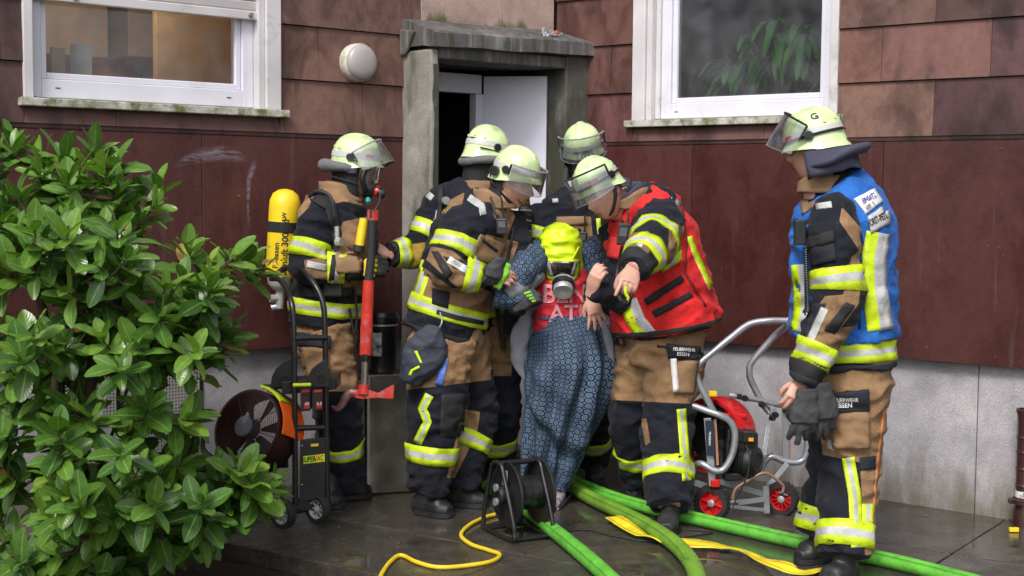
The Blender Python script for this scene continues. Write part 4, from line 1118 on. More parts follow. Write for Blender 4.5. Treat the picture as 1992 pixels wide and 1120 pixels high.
face_bits(A, hd, RH, FH, UH, brow=False)
hc = hd+UH*.02
h, HP, _ = helmet(A, hc, RH, FH, UH, visor=RAD(38), vis_len=.13, nape=True, nape_len=.05, k=.95, vis_z=.065)
# nape roll (grey, gathered at the back) and hood
b = MB(); b.tube([HP(-.1, .02, .0), HP(-.12, -.06, .0), HP(-.07, -.135, .0), HP(0, -.165, -.002), HP(.07, -.135, .0), HP(.12, -.06, .0), HP(.1, .02, .0)], [.014, .024, .032, .034, .032, .024, .014], 12, smoothpath=5)
b.build('neck_roll', mat('grey_neck_roll', (.13, .13, .14), .8, bump=.5, bs=40), h)
hood = [Loft([hd+UH*.06, hd-UH*.02-FH*.01, hd-UH*.1-FH*.01, K(665, 388)], [.09, .092, .08, .09], [.1, .1, .085, .09], FH, 16).geo(16, 24)]
me = MB()
def hood_obj(parent, head, R, F, U, neck, m=BLACKC, front=.35):
    b = MB(); n = 32; rows = 12
    for i in range(rows+1):
        t = i/rows
        for k in range(n+1):
            a = front*PI+(2*PI-2*front*PI)*k/n
            if t > .62: a = (front*PI*(1-(t-.62)/.38))+(2*PI-2*front*PI*(1-(t-.62)/.38))*k/n
            z = .09-.22*t; rx = .088-.012*max(0, t-.4); ry = .108-.03*max(0, t-.4)
            q = head+(R*(math.sin(a)*rx)+F*(math.cos(a)*ry-.004)+U*z)
            if t > .6: q = q.lerp(neck+R*(math.sin(a)*.09)+F*(math.cos(a)*.09), (t-.6)/.4)
            b.v.append(q+(q-head)*.03*noise.noise(q*14))
    for i in range(rows):
        for k in range(n): b.f.append((i*(n+1)+k, i*(n+1)+k+1, (i+1)*(n+1)+k+1, (i+1)*(n+1)+k)); b.mi.append(0); b.smooth.append(True)
    o = b.build('flash_hood', m, parent); md = o.modifiers.new('thickness', 'SOLIDIFY'); md.thickness = .004; md.offset = 1; return o
hood_obj(A, hd, RH, FH, UH, K(663, 385))
def mask(parent, hd, R, F, U, reg=True):
    def P(x, y, z): return hd+R*x+F*y+U*z
    b = MB(); ring = [P(.074*math.sin(a), .062+.022*abs(math.cos(a)), -.02+.085*math.cos(a)) for a in [2*PI*i/24 for i in range(24)]]
    b.tube(ring, .013, 8, closed=True); o = b.build('breathing_mask', BLK, parent)
    b = MB(); n = 18
    for i in range(n+1):
        for j in range(13):
            a = -1.2+2.4*i/n; v = j/12; z = .062-.115*v; b.v.append(P(.074*math.sin(a)*(1-.1*v), .058+.066*math.cos(a)*(1-.12*v*v), z))
    for i in range(n):
        for j in range(12): b.f.append((i*13+j, i*13+j+1, (i+1)*13+j+1, (i+1)*13+j)); b.mi.append(0); b.smooth.append(True)
    b.build('mask_lens', MSK, o)
    b = MB(); b.disc(P(0, .09, -.072), (F-U*.25), 0, lathe=[(.05, -.02), (.046, .01), (.036, .024), (.0, .03)], n=24); b.build('mask_cup', BLK, o)
    if reg:
        b = MB(); b.disc(P(0, .125, -.08), (F-U*.25), 0, lathe=[(.028, -.01), (.029, .008), (.024, .008)], n=22); b.build('red_ring', RED, o)
        b = MB(); b.disc(P(0, .13, -.082), (F-U*.25), 0, lathe=[(.024, 0), (.026, .03), (.018, .04), (0, .042)], n=22); b.build('regulator', BLK, o)
        b = MB(); b.tube([P(.02, .145, -.085), P(.04, .15, -.14), P(.07, .11, -.22), P(.12, .05, -.3)], .0065, 8, smoothpath=6); b.build('air_hose', RUB, o)
        b = MB(); b.tube([P(.03, .09, -.12), P(.05, .1, -.14)], .012, 8); b.build('hose_coupling', mat('teal_plastic', (.02, .35, .3), .5), o)
    for z0, z1 in ((.03, .04), (-.06, -.03)):
        for s_ in (-1, 1):
            b = MB(); b.tube([P(s_*.07, .06, z0), P(s_*.098, .0, (z0+z1)/2), P(s_*.085, -.09, z1)], .007, 6, smoothpath=4, flat=.5); b.build('mask_strap', RUB, o)
    return o
mask(A, hd, RH, FH, UH)
# air cylinder on the back
def cyl(parent, top, bot, r, txt=True):
    ax = (bot-top); Lc = ax.length; ax.normalize(); b = MB()
    b.disc(top, ax, 0, lathe=[(0, 0), (r*.45, .006), (r*.8, .026), (r*.97, .06), (r, .09), (r, Lc*.34)], n=36); o = b.build('air_cylinder', YELP, parent)
    b = MB(); b.disc(top, ax, 0, lathe=[(r, Lc*.34), (r, Lc-.05), (r*.9, Lc-.02)], n=36); b.build('cylinder_body', YELP, o)
    b = MB(); b.disc(top, ax, 0, lathe=[(r*.92, Lc-.03), (r*.8, Lc+.02), (r*.45, Lc+.05), (0, Lc+.055)], n=30); b.build('cylinder_shoulder', mat('grey_cylinder_end', (.45, .44, .42), .4), o)
    b = MB(); b.tube([bot+ax*.05, bot+ax*.14], .022, 12); b.disc(bot+ax*.09, V((-1, -.5, 0)), .02, t=.05, n=12); b.disc(bot+ax*.13, V((-1, -.2, -.2)), .018, t=.04, n=10); b.build('valve', SILM, o)
    b = MB(); q = top+ax*Lc*.36; b.disc(q, ax, 0, lathe=[(r+.002, 0), (r+.004, .002), (r+.004, .05), (r+.002, .052)], n=36); b.build('cylinder_strap', BLACKC, o)
    return o, ax, Lc
ctop = K(556, 367, .03); cbot = K(546, 545, .03)
co_, ax, Lc = cyl(A, ctop, cbot, .078)
vdir = (CAM-ctop).normalized(); vdir = (vdir-ax*vdir.dot(ax)).normalized(); side = ax.cross(vdir)
def cylmap(c0, off, rr=.0795):
    def f(u, v):  # u runs up the cylinder, v around
        a = (off+v)/rr; return ctop+ax*(c0-u)+(vdir*math.cos(a)+side*math.sin(a))*rr
    return f
for st, c0, off, sz in [('Atemluft 300 bar', .30, -.012, .046), ('F.-essen', .33, .03, .04), ('AW', .14, .0, .03)]:
    vs, fs = text2d(st, True); b = MB(); mp = cylmap(c0, off); b.add([mp(v.x*sz, v.y*sz) for v in vs], fs); b.build('cylinder_lettering', BLKP, co_, fix=False)
gA.strip('air_line', [(596, 388), (600, 374), (625, 372), (648, 395), (655, 440), (657, 470)], 7, RUB, th=.02)
b = MB(); b.tube([K(600, 385, -.1), K(615, 372, -.17), K(642, 382, -.2), (K(655, 430, -.215)), K(668, 470, -.19), K(690, 490, -.18)], .009, 8, smoothpath=8); b.build('air_line', RUB, A)
b = MB(); b.tube([K(655, 440, -.225), K(656, 470, -.225)], .012, 10); b.disc(K(655, 470, -.24), V((1, -.6, 0)), .02, t=.03, n=12); b.build('pressure_gauge', SILM, A)
# yellow lamp clipped to the chest
b = MB(); b.tube([K(708, 425, -.16), K(703, 455, -.17), K(699, 480, -.18)], [.021, .023, .022], 14); lm_ = b.build('torch', YELP, A)
b = MB(); b.tube([K(699, 477, -.18), K(697, 489, -.182)], [.027, .027], 14); b.build('torch_head', RUB, lm_)
b = MB(); b.box(K(648, 560, -.2), V((1, 0, 0)), V((0, 1, 0)), ZU, .045, .03, .04); b.build('belt_pouch', BLACKC, A, bevel=.008)
b = MB(); b.tube([K(690, 560, -.15), K(694, 610, -.13), K(690, 650, -.12), K(680, 600, -.14)], .006, 8, smoothpath=5); b.build('cable', RUB, A)
# ============ C: front helper leaning over, tan and navy jacket
YC = 6.86
K = lambda x, y, d=0: PX(x, y, YC+d)
C_ = person(868, 985, 'firefighter leaning forward with spare gloves at his belt, supporting the hooded person')
R_, F_, U_ = facing(RAD(58)); F3 = F_
tC = torso([K(958, 385, .0), K(940, 418, .0), K(912, 480, .0), K(884, 570, .0), K(862, 650, .0)], (F3+V((0, 0, -.5))).normalized(), (.09, .195, .21, .2, .215), (.09, .15, .19, .175, .185), 21)
sR = K(898, 445, -.16); eR = K(868, 522, -.26); wR = K(946, 545, -.24)
sL = K(985, 425, .1); eL = K(1010, 500, .02); wL = K(985, 545, -.08)
lR = arm(sR, eR, wR, F3, (.105, .098, .078, .06), 22, .013); lL = arm(sL, eL, wL, F3, (.09, .08, .065, .05), 23)
cap = [Loft([K(945, 412, .0), sR, sR.lerp(eR, .2)], [.1, .112, .1], [.11, .112, .1], F3, 12)]
gC = Garment('jacket', C_, [tC.geo(), lR.geo(), lL.geo()]+[c.geo(12, 20) for c in cap], .009, MATS['turnout_cloth'],
             [[(930, 470), (945, 455), (1010, 470), (985, 545), (920, 545), (915, 510)], [(838, 478), (880, 486), (912, 512), (935, 510), (935, 552), (890, 560), (828, 505)],
              [(826, 520), (880, 560), (930, 556), (960, 570), (952, 618), (900, 604), (845, 596), (803, 560)], [(868, 392), (905, 372), (900, 398), (880, 402), (862, 420)], [(948, 350), (975, 352), (1003, 420), (985, 470), (962, 430)]], .0055, 3, 2)
gC.ring('reflective_band', lR, (880, 480), .085, BAND, tilt=-.01); gC.ring('reflective_band', lR, (921, 532), .088, BAND)
gC.strip('silver_strip', [(872, 505), (908, 526)], 14, mat('white_tape', (.66, .66, .66), .5, bump=0))
gC.quad('elbow_pad', [(840, 490), (852, 488), (880, 530), (868, 545)], BLACKC, th=.007, rnd=.4)
gC.quad('sleeve_panel', [(862, 498), (918, 510), (915, 535), (880, 520)], NAVYM, th=.0022)
gC.strip('silver_strip', [(833, 508), (810, 578)], 24, BAND)
gC.strip('silver_strip', [(912, 384), (937, 400), (940, 418)], 13, SBAND)
gC.ring('reflective_band', tC, (868, 603), .08, BAND, n=60, tilt=.01)
gC.ring('waist_hem', tC, .985, .03, BLACKC, n=60, th=.003)
gC.quad('chest_pocket', [(935, 455), (985, 475), (965, 520), (915, 500)], TAN2, th=.014, rnd=.2)
gC.strip('pocket_zip', [(938, 467), (966, 488)], 6, BLACKC, th=.019, vrow=2)
gC.quad('waist_pocket', [(842, 560), (875, 568), (872, 600), (842, 590)], NAVYM, th=.008)
gC.strip('jacket_zip', [(1000, 440), (985, 520), (950, 640)], 6, BLACKC, th=.006, vrow=2)
gC.strip('waist_belt', [(850, 606), (890, 618), (940, 628)], 9, BLACKC, th=.012)
collar('collar', C_, K(955, 405), (U_*.85+F3*.3).normalized(), F3, .11, .1, .1, TAN2, .085, .012)
hpC = Loft([K(872, 615), K(870, 655), K(872, 705)], [.185, .2, .17], [.165, .18, .15], F3, 14)
an = G(832, 1000)+ZU*.115; an2 = G(890, 985)+ZU*.115
lg1 = leg(K(862, 660, -.1), K(848, 800, -.13), an, F3, (.155, .14, .112, .09), 24, .015)
lg2 = leg(K(890, 660, .1), K(920, 800, .08), an2, F3, (.145, .12, .108, .09), 25, .013)
tr = Garment('trousers', C_, [hpC.geo(14, 24), lg1.geo(), lg2.geo()], .0095, MATS['trouser_cloth'], [lambda x, y: 758-.12*(x-800)-y if x < 955 else -9, [(900, 795), (935, 800), (930, 835), (915, 870), (885, 930), (868, 930), (880, 880)]], .007, 3, 6)
tr.ring('reflective_band', lg1, (838, 882), .085, BAND, n=44); tr.ring('reflective_band', lg2, (908, 858), .08, BAND, tilt=.02)
tr.strip('leg_tape', [(836, 768), (822, 795), (832, 820), (812, 862)], 17, BAND)
tr.strip('blue_tape', [(866, 695), (853, 750)], 15, mat('blue_tape', (.12, .2, .62), .4), th=.004)
tr.quad('knee_pad', [(858, 768), (905, 765), (900, 850), (855, 850)], BLACKC, th=.006, rnd=.4)
boots(C_, G(830, 1000), G(880, 1008), an); boots(C_, G(890, 983), G(950, 988), an2)
hd = K(998, 356, .0); RH, FH, UH = facing(RAD(60), RAD(17), RAD(0))
hgR = hand_geo(wR, (K(985, 538, -.27)-wR), V((-.1, -.7, .7)), False, (.5, .55, .6, .65), .5, .98)
body_mesh(C_, hd, RH, FH, UH, K(962, 392), [tC, lR, lL, lg1, lg2], [hgR], 1.02); face_bits(C_, hd, RH, FH, UH)
hc = hd+UH*.016
h, HP, _ = helmet(C_, hc, RH, FH, UH, visor=RAD(-2), vis_len=.13, nape=False, k=.93, vis_z=.095, marks=False)
hood_obj(C_, hd-UH*.01, RH, FH, UH, K(962, 392), BLACKC, .5)
b = MB(); b.tube([HP(.06, -.11, .03), HP(.09, -.08, -.02), HP(.085, -.03, -.06), HP(.06, .03, -.1), HP(.01, .06, -.125)], .008, 8, smoothpath=6); b.build('chin_strap', BLK, h)
b = MB(); b.disc(HP(.11, -.06, .03), RH, .024, t=.02, n=18); b.build('strap_buckle', BLK, h)
beard = MB(); beard.tube([hd+RH*x*1.02+FH*(.092-abs(x)*abs(x)*9)+UH*(-.05-.035*math.cos(x*30)) for x in (-.045, -.03, -.012, 0, .012, .03, .045)], [.003, .005, .006, .006, .006, .005, .003], 6, smoothpath=3); beard.build('beard', mat('beard_hair', (.16, .08, .05), .8, bump=.8, bs=300), C_)
radio(C_, K(975, 440, -.2), V((1, 0, 0)), (ZU+V((-.1, 0, 0))).normalized(), V((.2, -1, 0)).normalized(), .075, .1)
b = MB(); b.tube([K(952, 372, -.1), K(962, 410, -.17), K(972, 425, -.2), K(975, 455, -.2)], .006, 8, smoothpath=5); b.build('radio_cable', RUB, C_)
# green-black gloves held in his fist
t = empty('glove_pair', K(955, 560, -.26), 'pair of green and black gloves clutched at the sleeve of the leaning firefighter', 'gloves')
gl = hand_geo(K(970, 512, -.32), K(950, 560, -.32)-K(970, 512, -.32), V((.3, -.9, .2)), True, (.5, .6, .6, .7), .4, .85, fat=1.2); glove('glove', t, gl)
gl = hand_geo(K(982, 520, -.3), K(958, 562, -.3)-K(982, 520, -.3), V((.3, -.9, .2)), False, (.3, .5, .6, .7), .4, .75, fat=1.1); glove('glove', t, gl, GRNG)
# spare gloves hanging from the belt
t = empty('hanging_gloves', K(830, 640, -.25), 'bulky dark blue gloves with lime flashes hanging from the belt of the leaning firefighter', 'gloves')
b1 = Loft([K(852, 640, -.24), K(838, 665, -.26), K(823, 695, -.27), K(806, 722, -.27), K(798, 742, -.26)], [.045, .088, .1, .075, .05], [.04, .05, .055, .05, .035], V((.1, -1, 0)), 26, wr=.012, wf=14, seed=4)
fg = [Loft([K(800+i*11, 715+i*3, -.26), K(794+i*12, 742, -.265)], [.03, .021], [.03, .022], V((0, -1, 0)), 8, smooth=False).geo(8, 12) for i in range(3)]
gg = Garment('glove', t, [b1.geo(26, 24)]+fg, .006, mat('blue_grey_glove', (.03, .036, .055), .75, bump=.5, bs=30), None, .004, 2, 9)
gg.quad('lime_flash', [(806, 683), (812, 682), (822, 707), (817, 706)], LIME, th=.004, step=3); gg.strip('lime_flash', [(797, 730), (802, 720), (816, 713)], 5, LIME, th=.004, step=3, vrow=2)
b = MB(); b.tube([K(856, 608, -.22), K(860, 625, -.26), K(853, 640, -.26)], .004, 6, smoothpath=4); b.build('carabiner', SILM, t)
# ============ B: standing in the doorway behind, seen from behind his shoulder
YB = 7.28
K = lambda x, y, d=0: PX(x, y, YB+d)
B_ = person(962, 950, 'firefighter behind in the doorway, back of helmet to us, one arm stretched to the axe')
R_, F_, U_ = facing(RAD(115)); F3 = F_
tB = torso([K(925, 358, 0), K(912, 392, 0), K(905, 460, 0), K(915, 550, 0), K(925, 640, 0)], F3, (.09, .18, .21, .2, .2), (.09, .15, .18, .17, .17), 31)
sR = K(862, 402, -.02); eR = K(812, 487, -.1); wR = K(757, 494, -.2)
lR = arm(sR, eR, wR, ZU, (.1, .088, .072, .055), 32, .012)
cap = [Loft([K(905, 385, 0), sR, sR.lerp(eR, .2)], [.1, .11, .1], [.1, .11, .1], F3, 12)]
sL = K(985, 420, .05); eL = K(1000, 540, .0); wL = K(1008, 592, -.62); lL = arm(sL, eL, wL, F3, (.09, .085, .07, .055), 33)
gB = Garment('jacket', B_, [tB.geo(), lR.geo(), lL.geo()]+[c.geo(12, 20) for c in cap], .009, MATS['lit_turnout_cloth'], [[(843, 425), (870, 400), (865, 500), (800, 530), (772, 545), (765, 530), (778, 500), (828, 480)], [(790, 475), (828, 470), (828, 540), (780, 540)]], .005, 3, 3)  # ochre regions cover the sleeve where it is painted as lit
gB.ring('reflective_band', lR, (832, 452), .078, BAND); gB.ring('reflective_band', lR, (778, 496), .07, BAND)
gB.ring('cuff', lR, (762, 496), .03, BLACKC)
gB.strip('silver_strip', [(832, 378), (842, 386)], 13, SBAND)
0 and gB.quad('lit_sleeve_panel', [(842, 425), (856, 415), (835, 505), (785, 512)], mat('lit_sleeve_cloth', (.42, .27, .04), .8, bump=.4, bs=40), th=.004)
gB.strip('harness_strap', [(858, 362), (856, 400), (850, 440)], 9, BLACKC, th=.014)
gB.ring('reflective_band', lL, (1003, 490), .07, BAND); gB.ring('reflective_band', tB, (925, 600), .08, BAND, n=60)
b = MB(); b.tube([K(852, 410, -.13), K(850, 425, -.14)], .012, 8); b.disc(K(866, 390, -.15), V((.4, -1, 0)), .02, t=.02, n=14); b.build('strap_buckle', SILM, B_)
hpB = Loft([K(930, 610), K(940, 650), K(950, 700)], [.18, .19, .16], [.16, .17, .15], F3, 12)
an = G(963, 945)+ZU*.11; an2 = G(925, 940)+ZU*.11
lg1 = leg(K(960, 660, -.05), K(972, 790, -.05), an, F3, (.125, .11, .1, .088), 34); lg2 = leg(K(935, 660, .1), K(940, 790, .1), an2, F3, (.12, .1, .09, .08), 35)
tr = Garment('trousers', B_, [hpB.geo(12, 24), lg1.geo(), lg2.geo()], .0095, MATS['trouser_cloth'], [lambda x, y: 732-y if x < 995 else -9], .006, 3, 7)
tr.ring('reflective_band', lg1, (966, 858), .085, BAND); boots(B_, G(963, 948), G(1010, 955), an); boots(B_, G(925, 945), G(955, 960), an2)
hd = K(945, 308, 0); RH, FH, UH = facing(RAD(120), RAD(10))
hgR = hand_geo(wR, (K(728, 480, -.24)-wR), V((.1, -.6, .8)), False, (.9, .95, 1.0, 1.0), .7, 1.0)
body_mesh(B_, hd, RH, FH, UH, K(925, 372), [tB, lR, lL, lg1, lg2], [hgR]); hg = hand_geo(wL, (K(1034, 576, -.64)-wL), V((0, -.8, .5)), True, (.9, .9, 1, 1), .6, .92, fat=1.2); glove('glove', B_, hg)
for i in range(4):
    b = MB(); b.tube([PX(1020+i*5, 571+i*5, YB-.695), PX(1033+i*3, 567+i*6, YB-.70)], .006, 6); b.build('glove_stripe', GRNG, B_)
h, HP, _ = helmet(B_, hd+UH*.005, RH, FH, UH, visor=None, marks=False, nape=False, k=.93)
hood_obj(B_, hd, RH, FH, UH, K(925, 380), BLACKC, .3); mask(B_, hd, RH, FH, UH, False)
collar('collar', B_, K(925, 385), (U_*.9+F3*.2).normalized(), F3, .105, .098, .09, TAN2, .03, .01)
b = MB(); b.tube([HP(-.11, .02, -.01), HP(-.1, -.08, -.03), HP(0, -.13, -.05), HP(.1, -.08, -.03), HP(.11, .02, -.01)], .022, 10, smoothpath=5); b.build('neck_roll', MATS['grey_neck_roll'], h)
# ribbed breathing hose of the second apparatus hanging at the door
b = MB(); b.tube([K(1018, 385, -.02), K(1022, 430, -.06), K(1022, 500, -.06), K(1012, 560, -.06)], .032, 12, smoothpath=6); bh = b.build('breathing_hose', RUB, B_)
for i in range(16):
    b = MB(); b.tube([K(1011, 400+i*10, -.098), K(1022, 399+i*10, -.11), K(1033, 400+i*10, -.098)], .0055, 6, smoothpath=3); b.build('hose_rib', mat('grey_rib', (.2, .2, .21), .5, bump=0) if i % 2 else RUB, bh)
b = MB(); b.box(K(1000, 620, -.12), V((1, .2, 0)), V((0, 1, 0)), ZU, .05, .04, .07); b.build('belt_pouch', BLACKC, B_, bevel=.01)
b = MB(); b.tube([K(968, 600, -.2), K(975, 640, -.2), K(980, 680, -.2)], .012, 8, smoothpath=3); b.build('lanyard', RUB, B_)
# ============ D: behind the hooded person on the right of the door
YD = 7.42
K = lambda x, y, d=0: PX(x, y, YD+d)
D_ = person(1150, 930, 'firefighter at the back right of the door, visor down over a helmet lettered in front')
R_, F_, U_ = facing(RAD(8)); F3 = F_
tD = torso([K(1128, 362, 0), K(1128, 392, 0), K(1128, 460, 0), K(1130, 560, 0), K(1135, 640, 0)], F3, (.09, .2, .235, .215, .22), (.08, .13, .16, .16, .17), 41)
sR = K(1066, 410, 0); eR = K(1046, 480, -.08); wR = K(1060, 560, -.2); sL = K(1190, 410, 0); eL = K(1205, 500, 0); wL = K(1200, 590, -.05)
lR = arm(sR, eR, wR, F3, (.1, .088, .075, .06), 42); lL = arm(sL, eL, wL, F3, (.1, .088, .075, .06), 43)
gD = Garment('jacket', D_, [tD.geo(), lR.geo(), lL.geo()], .0095, MATS['turnout_cloth'], [[(1081, 422), (1150, 420), (1156, 480), (1120, 500), (1082, 440)]], .005, 3, 4)
gD.ring('reflective_band', lR, (1050, 466), .075, BAND); gD.strip('silver_strip', [(1078, 370), (1081, 395)], 11, SBAND)
gD.quad('chest_flap', [(1083, 422), (1140, 420), (1142, 436), (1086, 440)], TAN2, th=.008)
gD.strip('lime_strap', [(1163, 425), (1166, 455)], 8, YBAND, th=.006, vrow=2)
hpD = Loft([K(1135, 610), K(1135, 650), K(1140, 700)], [.19, .2, .17], [.16, .17, .15], F3, 12)
an = G(1153, 925)+ZU*.11; an2 = G(1085, 925)+ZU*.11
lg1 = leg(K(1165, 660, 0), K(1162, 790, -.05), an, F3, (.125, .11, .1, .09), 44); lg2 = leg(K(1105, 660, 0), K(1095, 790, -.05), an2, F3, (.12, .1, .09, .08), 45)
tr = Garment('trousers', D_, [hpD.geo(12, 24), lg1.geo(), lg2.geo()], .0095, MATS['trouser_cloth'], [lambda x, y: 735-y], .006, 3, 8)
tr.ring('reflective_band', lg1, (1156, 845), .085, BAND, tilt=-.015); boots(D_, G(1153, 928), G(1160, 945), an); boots(D_, G(1085, 928), G(1085, 945), an2)
hd = K(1136, 300, 0); RH, FH, UH = facing(RAD(-4), RAD(22), RAD(8))
body_mesh(D_, hd, RH, FH, UH, K(1130, 375), [tD, lR, lL, lg1, lg2], []); face_bits(D_, hd, RH, FH, UH, brow=False)
h, HP, pr = helmet(D_, hd+UH*.005, RH, FH, UH, visor=RAD(8), vis_len=.135, nape=True, nape_len=.08, k=.93, marks=False, vis_z=.12)
hood_obj(D_, hd, RH, FH, UH, K(1130, 380), BLACKC, .42); mask(D_, hd, RH, FH, UH, False)
b = MB()
vs, fs = text2d('FFES', True)
def fm(u, v, z=.048, kk=1.):
    az = -u*kk/.12-.25; p = pr(az, 1.13-v*5.5); q = (p-HP(0, 0, .02)).normalized(); return p+q*.007
bb = MB(); nn_ = 12
for i in range(nn_+1):
    for j in (-1, 1): p = fm(-.05+.1*i/nn_, j*.017); bb.v.append(p-(p-HP(0, 0, .02)).normalized()*.0025)
for i in range(nn_): bb.f.append((2*i, 2*i+1, 2*i+3, 2*i+2)); bb.mi.append(0); bb.smooth.append(True)
bb.build('name_strip', WHT, h)
b.add([fm(v.x*.042, v.y*.042) for v in vs], fs); b.build('helmet_lettering', BLKP, h, fix=False)
radio(D_, K(1132, 465, -.2), V((1, 0, 0)), ZU, V((0, -1, 0)), .075, .11)
# ============ P: rescued person in escape hood and patterned dress
YP = 6.98
K = lambda x, y, d=0: PX(x, y, YP+d)
P_ = empty('person', G(1080, 975), 'rescued person in a bright yellow escape hood, red lettered top and long blue patterned skirt', 'person')
R_, F_, U_ = facing(RAD(2)); F3 = F_
DRESS, t_, b_ = nodes('patterned_cloth')
uv = N(t_, 'UVMap').outputs[0]; mp = N(t_, 'Mapping'); mp.inputs['Scale'].default_value = (1/.024, 1/.024, 1); L(t_, uv, mp.inputs[0])
ds_ = N(t_, 'TexNoise', i_Scale=.22, i_Detail=3); L(t_, mp.outputs[0], ds_.inputs['Vector']); dm_ = N(t_, 'VectorMath', operation='MULTIPLY_ADD'); L(t_, ds_.outputs['Color'], dm_.inputs[0]); dm_.inputs[1].default_value = (1.6, 1.6, 0); L(t_, mp.outputs[0], dm_.inputs[2])
def cellcirc(off, r0, r1):
    ad = N(t_, 'VectorMath', operation='ADD'); L(t_, dm_.outputs[0], ad.inputs[0]); ad.inputs[1].default_value = (off, off, 0)
    fr = N(t_, 'VectorMath', operation='FRACTION'); L(t_, ad.outputs[0], fr.inputs[0])
    sb = N(t_, 'VectorMath', operation='SUBTRACT'); L(t_, fr.outputs[0], sb.inputs[0]); sb.inputs[1].default_value = (.5, .5, 0)
    sx_ = N(t_, 'SeparateXYZ'); L(t_, sb.outputs[0], sx_.inputs[0]); cx = N(t_, 'CombineXYZ'); L(t_, sx_.outputs[0], cx.inputs[0]); L(t_, sx_.outputs[1], cx.inputs[1])
    ln = N(t_, 'VectorMath', operation='LENGTH'); L(t_, cx.outputs[0], ln.inputs[0])
    return ramp(t_, ln.outputs['Value'], [(0, 1.), (r1, 0.)], 'CONSTANT').outputs[0]
c_ = mix(t_, cellcirc(0, .0, .40), (.008, .011, .022), (.085, .14, .215)); c_ = mix(t_, cellcirc(0, .0, .2), c_, (.015, .02, .04)); c_ = mix(t_, cellcirc(0, .0, .11), c_, (.12, .18, .3)); c_ = mix(t_, cellcirc(.5, .0, .15), c_, (.09, .15, .25))
nz = N(t_, 'TexNoise', i_Scale=9, i_Detail=5); L(t_, N(t_, 'TexCoord').outputs['Object'], nz.inputs['Vector']); c_ = mix(t_, 1, c_, ramp(t_, nz.outputs[0], [(.3, .65), (.7, 1.1)]).outputs[0], 'MULTIPLY')
L(t_, c_, b_.inputs['Base Color']); b_.inputs['Roughness'].default_value = .75; b_.inputs['Specular IOR Level'].default_value = .3
bn = N(t_, 'TexNoise', i_Scale=26, i_Detail=5, i_Distortion=.5); L(t_, N(t_, 'TexCoord').outputs['Object'], bn.inputs['Vector']); bp_ = N(t_, 'Bump', i_Strength=.5, i_Distance=.012); L(t_, bn.outputs[0], bp_.inputs['Height']); L(t_, bp_.outputs[0], b_.inputs['Normal'])
SHIRT = mat('red_shirt_cotton', (.55, .018, .035), .8, var=.25, bump=.4, bs=30); SHP = mat('faded_shirt_print', (.7, .29, .33), .8, var=.3, vs=30, bump=0)
tP = torso([K(1090, 505, 0), K(1090, 525, 0), K(1091, 570, -.0), K(1091, 615, 0), K(1093, 660, 0)], F3, (.07, .135, .14, .135, .145), (.07, .1, .13, .12, .125), 51, .006)
lg1 = leg(K(1070, 650, 0), K(1065, 800, -.05), G(1088, 975)+ZU*.09, F3, (.07, .055, .05, .045), 1, 0); lg2 = leg(K(1110, 650, 0), K(1105, 800, 0), G(1078, 960)+ZU*.09, F3, (.07, .055, .05, .045), 1, 0)
gP = Garment('red_shirt', P_, [tP.geo()], .007, SHIRT, None, .004, 2, 11)
for st, x, y, sz, sx in [('BEN', 1098, 573, 50, .95), ('ATI', 1102, 611, 46, .95)]:
    gP.text('shirt_lettering', st, x, y, sz, SHP, sx=sx, th=.003)
# sleeves in the skirt's cloth
def patterned(name, loft, parent, nT=60, nA=48, t0=0., t1=1., fold=0, kf=7, m=DRESS, a0=0, a1=2*PI):
    b = MB(); b.uv = []; full = a1-a0 > 6.28
    mr = sum(loft.a)/len(loft.a)
    for i in range(nT+1):
        t = t0+(t1-t0)*i/nT
        for k in range(nA+1):
            a = a0+(a1-a0)*k/nA; f = 0
            if fold:
                dd = t-.52-.16*math.sin(a+.6); drape = math.exp(-(dd/.05)**2)*.9-math.exp(-((dd-.09)/.045)**2)*.9+math.exp(-((dd+.19)/.05)**2)*.4; f = fold*min(1, t*3)*(drape*max(0, math.sin(a))+math.sin(kf*a+3*noise.noise(V((math.cos(a), math.sin(a), t*2.5)))+t*1.3)*.6+.8*noise.noise(V((math.cos(a)*2.2+5, math.sin(a)*2.2, t*1.7-math.cos(a)*.9)))-.5*abs(noise.noise(V((math.cos(a)*1.5, math.sin(a)*1.5+3, t*5+math.cos(a)*2)))))
            b.v.append(loft.ev(t, a, f)); b.uv.append((a*mr, t*loft.len))
    for i in range(nT):
        for k in range(nA): b.f.append((i*(nA+1)+k, i*(nA+1)+k+1, (i+1)*(nA+1)+k+1, (i+1)*(nA+1)+k)); b.mi.append(0); b.smooth.append(True)
    return b.build(name, m, parent, fix=False)
aR = Loft([K(1052, 492, -.03), K(1028, 515, -.14), K(1000, 548, -.25), K(972, 578, -.28)], [.07, .08, .078, .06], [.07, .075, .07, .055], F3, 30, wr=.014, wf=13, seed=5)
patterned('sleeve', aR, P_, 50, 40)
aR2 = Loft([K(972, 576, -.28), K(992, 582, -.3), K(1025, 582, -.3)], [.058, .05, .04], [.055, .045, .04], F3, 20, wr=.01, wf=14, seed=6); patterned('sleeve', aR2, P_, 30, 30)
aR3 = Loft([K(1045, 532, -.12), K(1022, 548, -.22), K(1000, 562, -.31), K(990, 572, -.32)], [.045, .05, .045, .03], [.04, .045, .04, .03], F3, 20, wr=.01, wf=12, seed=7); patterned('sleeve_lining', aR3, P_, 24, 26, m=GREYC)
aL = Loft([K(1135, 480, .02), K(1158, 505, -.0), K(1165, 545, -.03), K(1152, 580, -.12)], [.08, .075, .06, .045], [.08, .07, .055, .042], F3, 26, wr=.012, wf=13, seed=8); patterned('sleeve', aL, P_, 44, 36)
